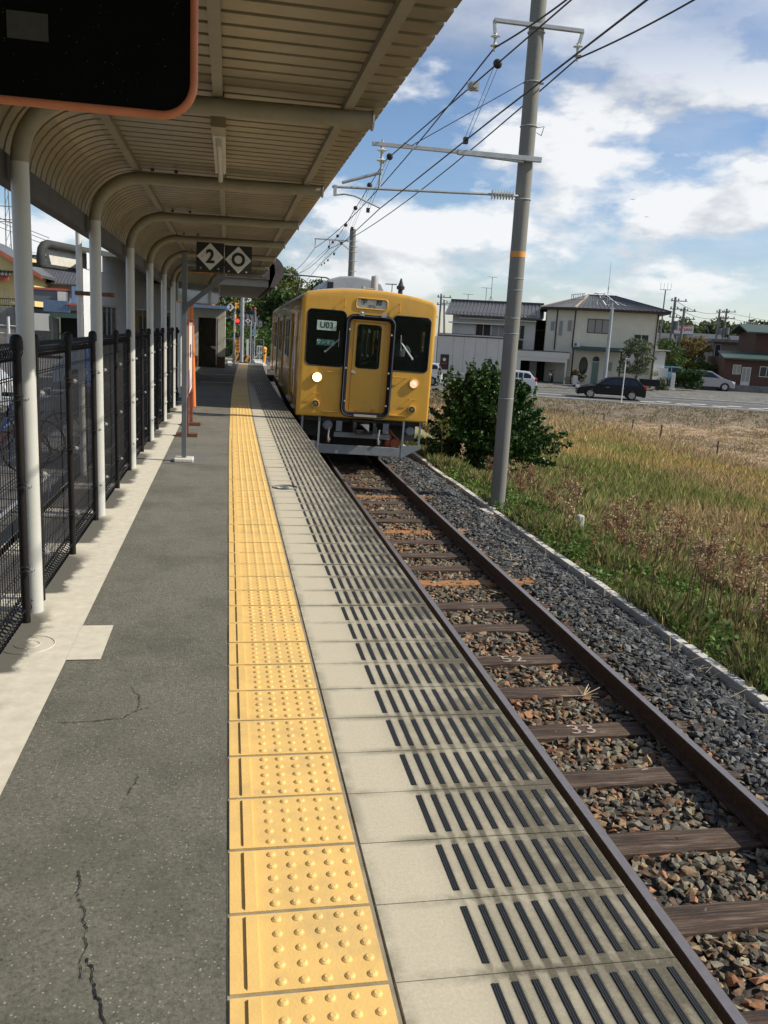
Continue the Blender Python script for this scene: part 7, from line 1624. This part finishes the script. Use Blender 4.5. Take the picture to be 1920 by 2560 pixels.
vcol('leaf_gloss', rough=.42, var=.2, trans=.12, spec=.35)
big_bush()
# grasses
def blades(N, xr, yr, hfn, wfac, sel=None, colscale=1.0, lean=.35):
    x = rng.uniform(*xr, N); u = rng.uniform(0, 1, N); y = yr[0]+(yr[1]-yr[0])*u**1.4
    xx = x+np.array(.00055*np.maximum(0, y-9)**2); px = (x-.19*y)/np.maximum(y, 1)
    k = (np.abs(np.arctan2(xx, y)-R(22)) < R(19)); 
    if sel is not None: k &= sel(x, y)
    x, y, xx = x[k], y[k], xx[k]; n = len(x); z = ground_z(xx, y)-.02
    # clumping
    h = hfn(x, y, n); dist = np.hypot(xx, y); w_ = wfac*(.0028+.00036*dist)*rng.uniform(.6, 1.5, n)
    a = rng.uniform(0, 6.283, n); dx, dy = np.cos(a)*w_, np.sin(a)*w_; la = rng.uniform(0, 6.283, n); ll = h*lean*rng.uniform(.1, 1.6, n); lx, ly = np.cos(la)*ll, np.sin(la)*ll
    B = np.c_[xx, y, z]; V = np.stack([B-np.c_[dx, dy, 0*dx], B+np.c_[dx, dy, 0*dx], B+np.c_[lx*.4+dx*.7, ly*.4+dy*.7, h*.62], B+np.c_[lx, ly, h]], 1)
    tint = zone_col(xx, y)*rng.uniform(.55, 1.6, (n, 1))*colscale; g_ = rng.uniform(0, 1, (n, 1)); tint = np.where(g_ > .86, tint*np.array([.55, .9, .5]), tint); tint = np.where(g_ < .12, np.array([[.42, .32, .17]])*rng.uniform(.7, 1.2, (n, 1)), tint)
    return V.reshape(-1, 3), np.arange(4*n).reshape(n, 4), np.repeat(tint, 4, 0)
def h1(x, y, n): return rng.uniform(.06, .30, n)*(1+.9*smooth(6.2, 9, x))*(.6+.8*np.clip(np.sin(x*2.3+y*1.1)+np.sin(y*2.9-x), 0, 1))
def h2(x, y, n): return rng.uniform(.15, .48, n)
def h3(x, y, n): return rng.uniform(.04, .13, n)
parts_ = [blades(140000, (4.86, 9.5), (4, 22), h1, .9), blades(130000, (8, 19.5), (9, 50), h2, 1.15, lambda x, y: (.342*x+.94*y < 52)), blades(70000, (17.5, 34), (22, 56), h3, 1.3, lambda x, y: (.342*x+.94*y < 55.8)), blades(15000, (4.9, 6), (17, 40), h1, 1.1), blades(26000, (5, 18), (46, 58), h3, 2.2, lambda x, y: (.342*x+.94*y < 56.0))]
V = np.concatenate([p[0] for p in parts_]); T_ = np.concatenate([p[2] for p in parts_])*1.15; F = np.arange(len(V)).reshape(-1, 4)
tag(np_mesh('field_grass', V, F, 'grass_mat', T_), 'field of green, golden and dry grass beside the track', 'grass', kind='stuff')
# broad leaved ground weeds near the kerb
n = 15000; cx = 4.9+3.6*rng.uniform(0, 1, 420)**1.5; cy = rng.uniform(5, 19, 420); ci = rng.integers(0, 420, n); x = cx[ci]+rng.normal(0, .11, n); y = cy[ci]+rng.normal(0, .11, n); x = np.maximum(x, 4.88); z = ground_z(x, y)+rng.uniform(.02, .26, n)
V, F = rand_rot_quads(np.c_[x, y, z], .042*rng.uniform(.5, 1.5, n), 1.6, 1.0); tint = np.array([.085, .15, .03])*rng.uniform(.5, 1.6, (n, 1)); tag(np_mesh('broadleaf_weeds', V, F, 'leaf', np.repeat(tint, 4, 0)), 'low broad leaved weeds spreading beside the concrete kerb', 'weeds', kind='stuff')
# stray stems and litter of dry grass along the kerb and on the ballast
m = MB(); random.seed(5)
for k in range(260):
    y_ = random.uniform(4.5, 17); x_ = 4.62+off(y_)+random.gauss(.05, .16); z_ = float(bed_z(min(4.9, x_)))+.04; a = random.uniform(0, 6.28); l = random.uniform(.08, .3); m.tube([(x_, y_, z_), (x_+math.cos(a)*l, y_+math.sin(a)*l, z_+random.uniform(.0, .12))], .0018, 3)
for cx_, cy_ in ((2.95, 6.1), (3.75, 10.3), (3.1, 8.9)):
    for k in range(9): a = random.uniform(0, 6.28); l = random.uniform(.1, .25); m.tube([(cx_, cy_, -1.24), (cx_+math.cos(a)*l, cy_+math.sin(a)*l, -1.20)], .003, 3)
P('dry_stem', (.45, .36, .22), .9); tag(m.build('dry_stems', 'dry_stem'), 'scattered dry grass stems on the ballast edge and kerb', 'straw', kind='stuff')
# tall dried weeds, each a plant
P('stem_brown', (.13, .075, .04), .9)
def weed(x, y, H_, seedc, label, n=420, head=.17, ln=0.0, grp='dried weeds along the kerb'):
    z0 = float(ground_z(np.array([x]), np.array([y]))[0]); t = thing('dried_weed', label, 'weed', (x, y, z0), rng.uniform(0, 6), grp)
    m = MB(); lx, ly = rng.normal(0, .06)*H_+ln, rng.normal(0, .05)*H_; m.tube([(0, 0, 0), (lx*.3, ly*.3, H_*.5), (lx, ly, H_)], [.008, .006, .003], 5)
    C = []
    for k in range(11):
        a = rng.uniform(0, 6.283); u = rng.uniform(.58, .98); b0 = np.array([lx*u, ly*u, H_*u]); l = head*rng.uniform(.5, 1.2)*(1.5-u); tip = b0+np.array([math.cos(a)*l, math.sin(a)*l, l*.75]); m.tube([tuple(b0), tuple(tip)], .0018, 3); q = rng.uniform(.15, 1, n//11); C.append(b0+(tip-b0)*q[:, None]+rng.normal(0, .013, (n//11, 3)))
    m.build('stem', 'stem_brown', t); C = np.concatenate(C); V, F = rand_rot_quads(C, .019*rng.uniform(.6, 1.5, len(C)), 1.4); tint = np.array(seedc)*rng.uniform(.5, 1.5, (len(C), 1)); np_mesh('seed_head', V, F, 'leaf', np.repeat(tint, 4, 0), t)['kind'] = 'stuff'
rb = (.31, .18, .11); tn = (.46, .35, .21)
spots = [(5.30, 13.9, 1.05, rb), (5.45, 13.3, .8, rb), (5.35, 12.2, .75, tn), (5.25, 11.0, .7, rb), (5.6, 10.4, .95, tn), (5.2, 9.5, .85, rb), (5.75, 9.2, 1.0, tn), (5.35, 8.7, 1.05, tn), (5.25, 8.2, 1.15, rb), (5.6, 8.0, 1.1, rb), (5.35, 7.6, 1.2, tn), (5.7, 7.3, 1.15, rb), (5.25, 7.1, 1.0, tn), (5.95, 8.5, 1.15, rb), (6.3, 9.4, 1.2, tn), (6.1, 10.2, 1.1, rb), (6.6, 10.9, 1.15, tn), (5.9, 11.6, .95, rb), (6.4, 12.4, 1.1, tn), (6.9, 11.9, 1.25, rb), (6.2, 7.9, 1.25, tn), (5.5, 6.7, 1.2, rb), (6.0, 7.0, 1.2, tn), (7.2, 13.2, 1.2, rb), (5.15, 17.9, .85, tn), (5.45, 16.9, .75, rb)]
for k in range(16): spots.append((5.1+1.3*rng.uniform(0, 1), rng.uniform(6.2, 9.2), rng.uniform(1.1, 1.5), rb if k % 2 else tn))
for k in range(44): spots.append((5.15+3.2*rng.uniform(0, 1)**1.3, rng.uniform(6.5, 15.5), rng.uniform(.7, 1.25), rb if k % 2 else tn))
wl = ['tall red brown dried weed just right of the pole foot'] + ['brown dried weed with feathery seed head growing beside the kerb']*90
for k, (x, y, H_, c) in enumerate(spots):
    weed(x, y, H_, c, wl[k], head=.20 if k in (0, 1) else .16, n=420 if k in (0, 1) else 240)
t0_ = weed(5.05, 19.3, 1.25, (.22, .24, .07), 'pale green feathery weed left of the dark bush', 900, .26); weed(4.95, 20.6, 1.3, (.28, .22, .10), 'tan feathery weed beside the train end of the kerb', 700, .24)
# stakes and rope
stk = [(20.0, 45.3, .6), (20.2, 43, .6), (20.1, 39.4, .7), (19.6, 35.6, .85), (19.2, 30.3, .8)]
for k, (x, y, h_) in enumerate(stk):
    z0 = float(ground_z(np.array([x]), np.array([y]))[0]); m = MB(); m.box((0, 0, h_/2), (.06 if k == 3 else .045, .06, h_+.1)); o = m.build('boundary_stake', 'wood_stake', loc=(x, y, z0), bevel=.006); tag(o, ('smallest far stake nearest the road bank', 'second stake from the road bank', 'middle stake of the field boundary', 'thickest dark stake of the field boundary', 'nearest stake on the right, tied to the rope')[k], 'stake', 'field boundary stakes')
wire('boundary_rope', 'pale slack rope strung between the two nearest stakes', [(19.6, 35.6, -2.0), (19.2, 30.3, -2.0)], .008, sag=.6, mat='dry_stem')
z0 = float(ground_z(np.array([6.6]), np.array([14.9]))[0]); m = MB(); m.box((0, 0, .16), (.16, .16, .36), taper=.8); tag(m.build('stone_marker', 'concrete', loc=(6.6, 14.6, z0), bevel=.03), 'small grey boundary stone half sunk in the grass', 'stone')
m = MB(); m.box((4.62, 14.45, -1.50), (.42, .5, .10), rot=(0, .03, .1)); tag(m.build('footing_slab', 'concrete', bevel=.01), 'small concrete slab at the foot of the catenary pole', 'slab', kind='structure')
# birds
def bird(x, y, z, s_, label):
    m = MB(); m.tube([(-.16*s_, 0, 0), (0, 0, .0), (.18*s_, 0, .02)], [.01, .05*s_, .012], 6)
    for q in (-1, 1): m.face([(-.05*s_, 0, .02), (.08*s_, 0, .02), (.10*s_, q*.28*s_, .12*s_), (0, q*.50*s_, .04*s_)])
    tag(m.build('bird', 'wire_dark', loc=(x, y, z), rot=(0, 0, .6)), label, 'bird')
bird(28.6, 60, 12.0, .5, 'small dark bird gliding, the higher of two in the sky'); bird(29.8, 60, 10.9, .4, 'small dark bird gliding, the lower of two in the sky')
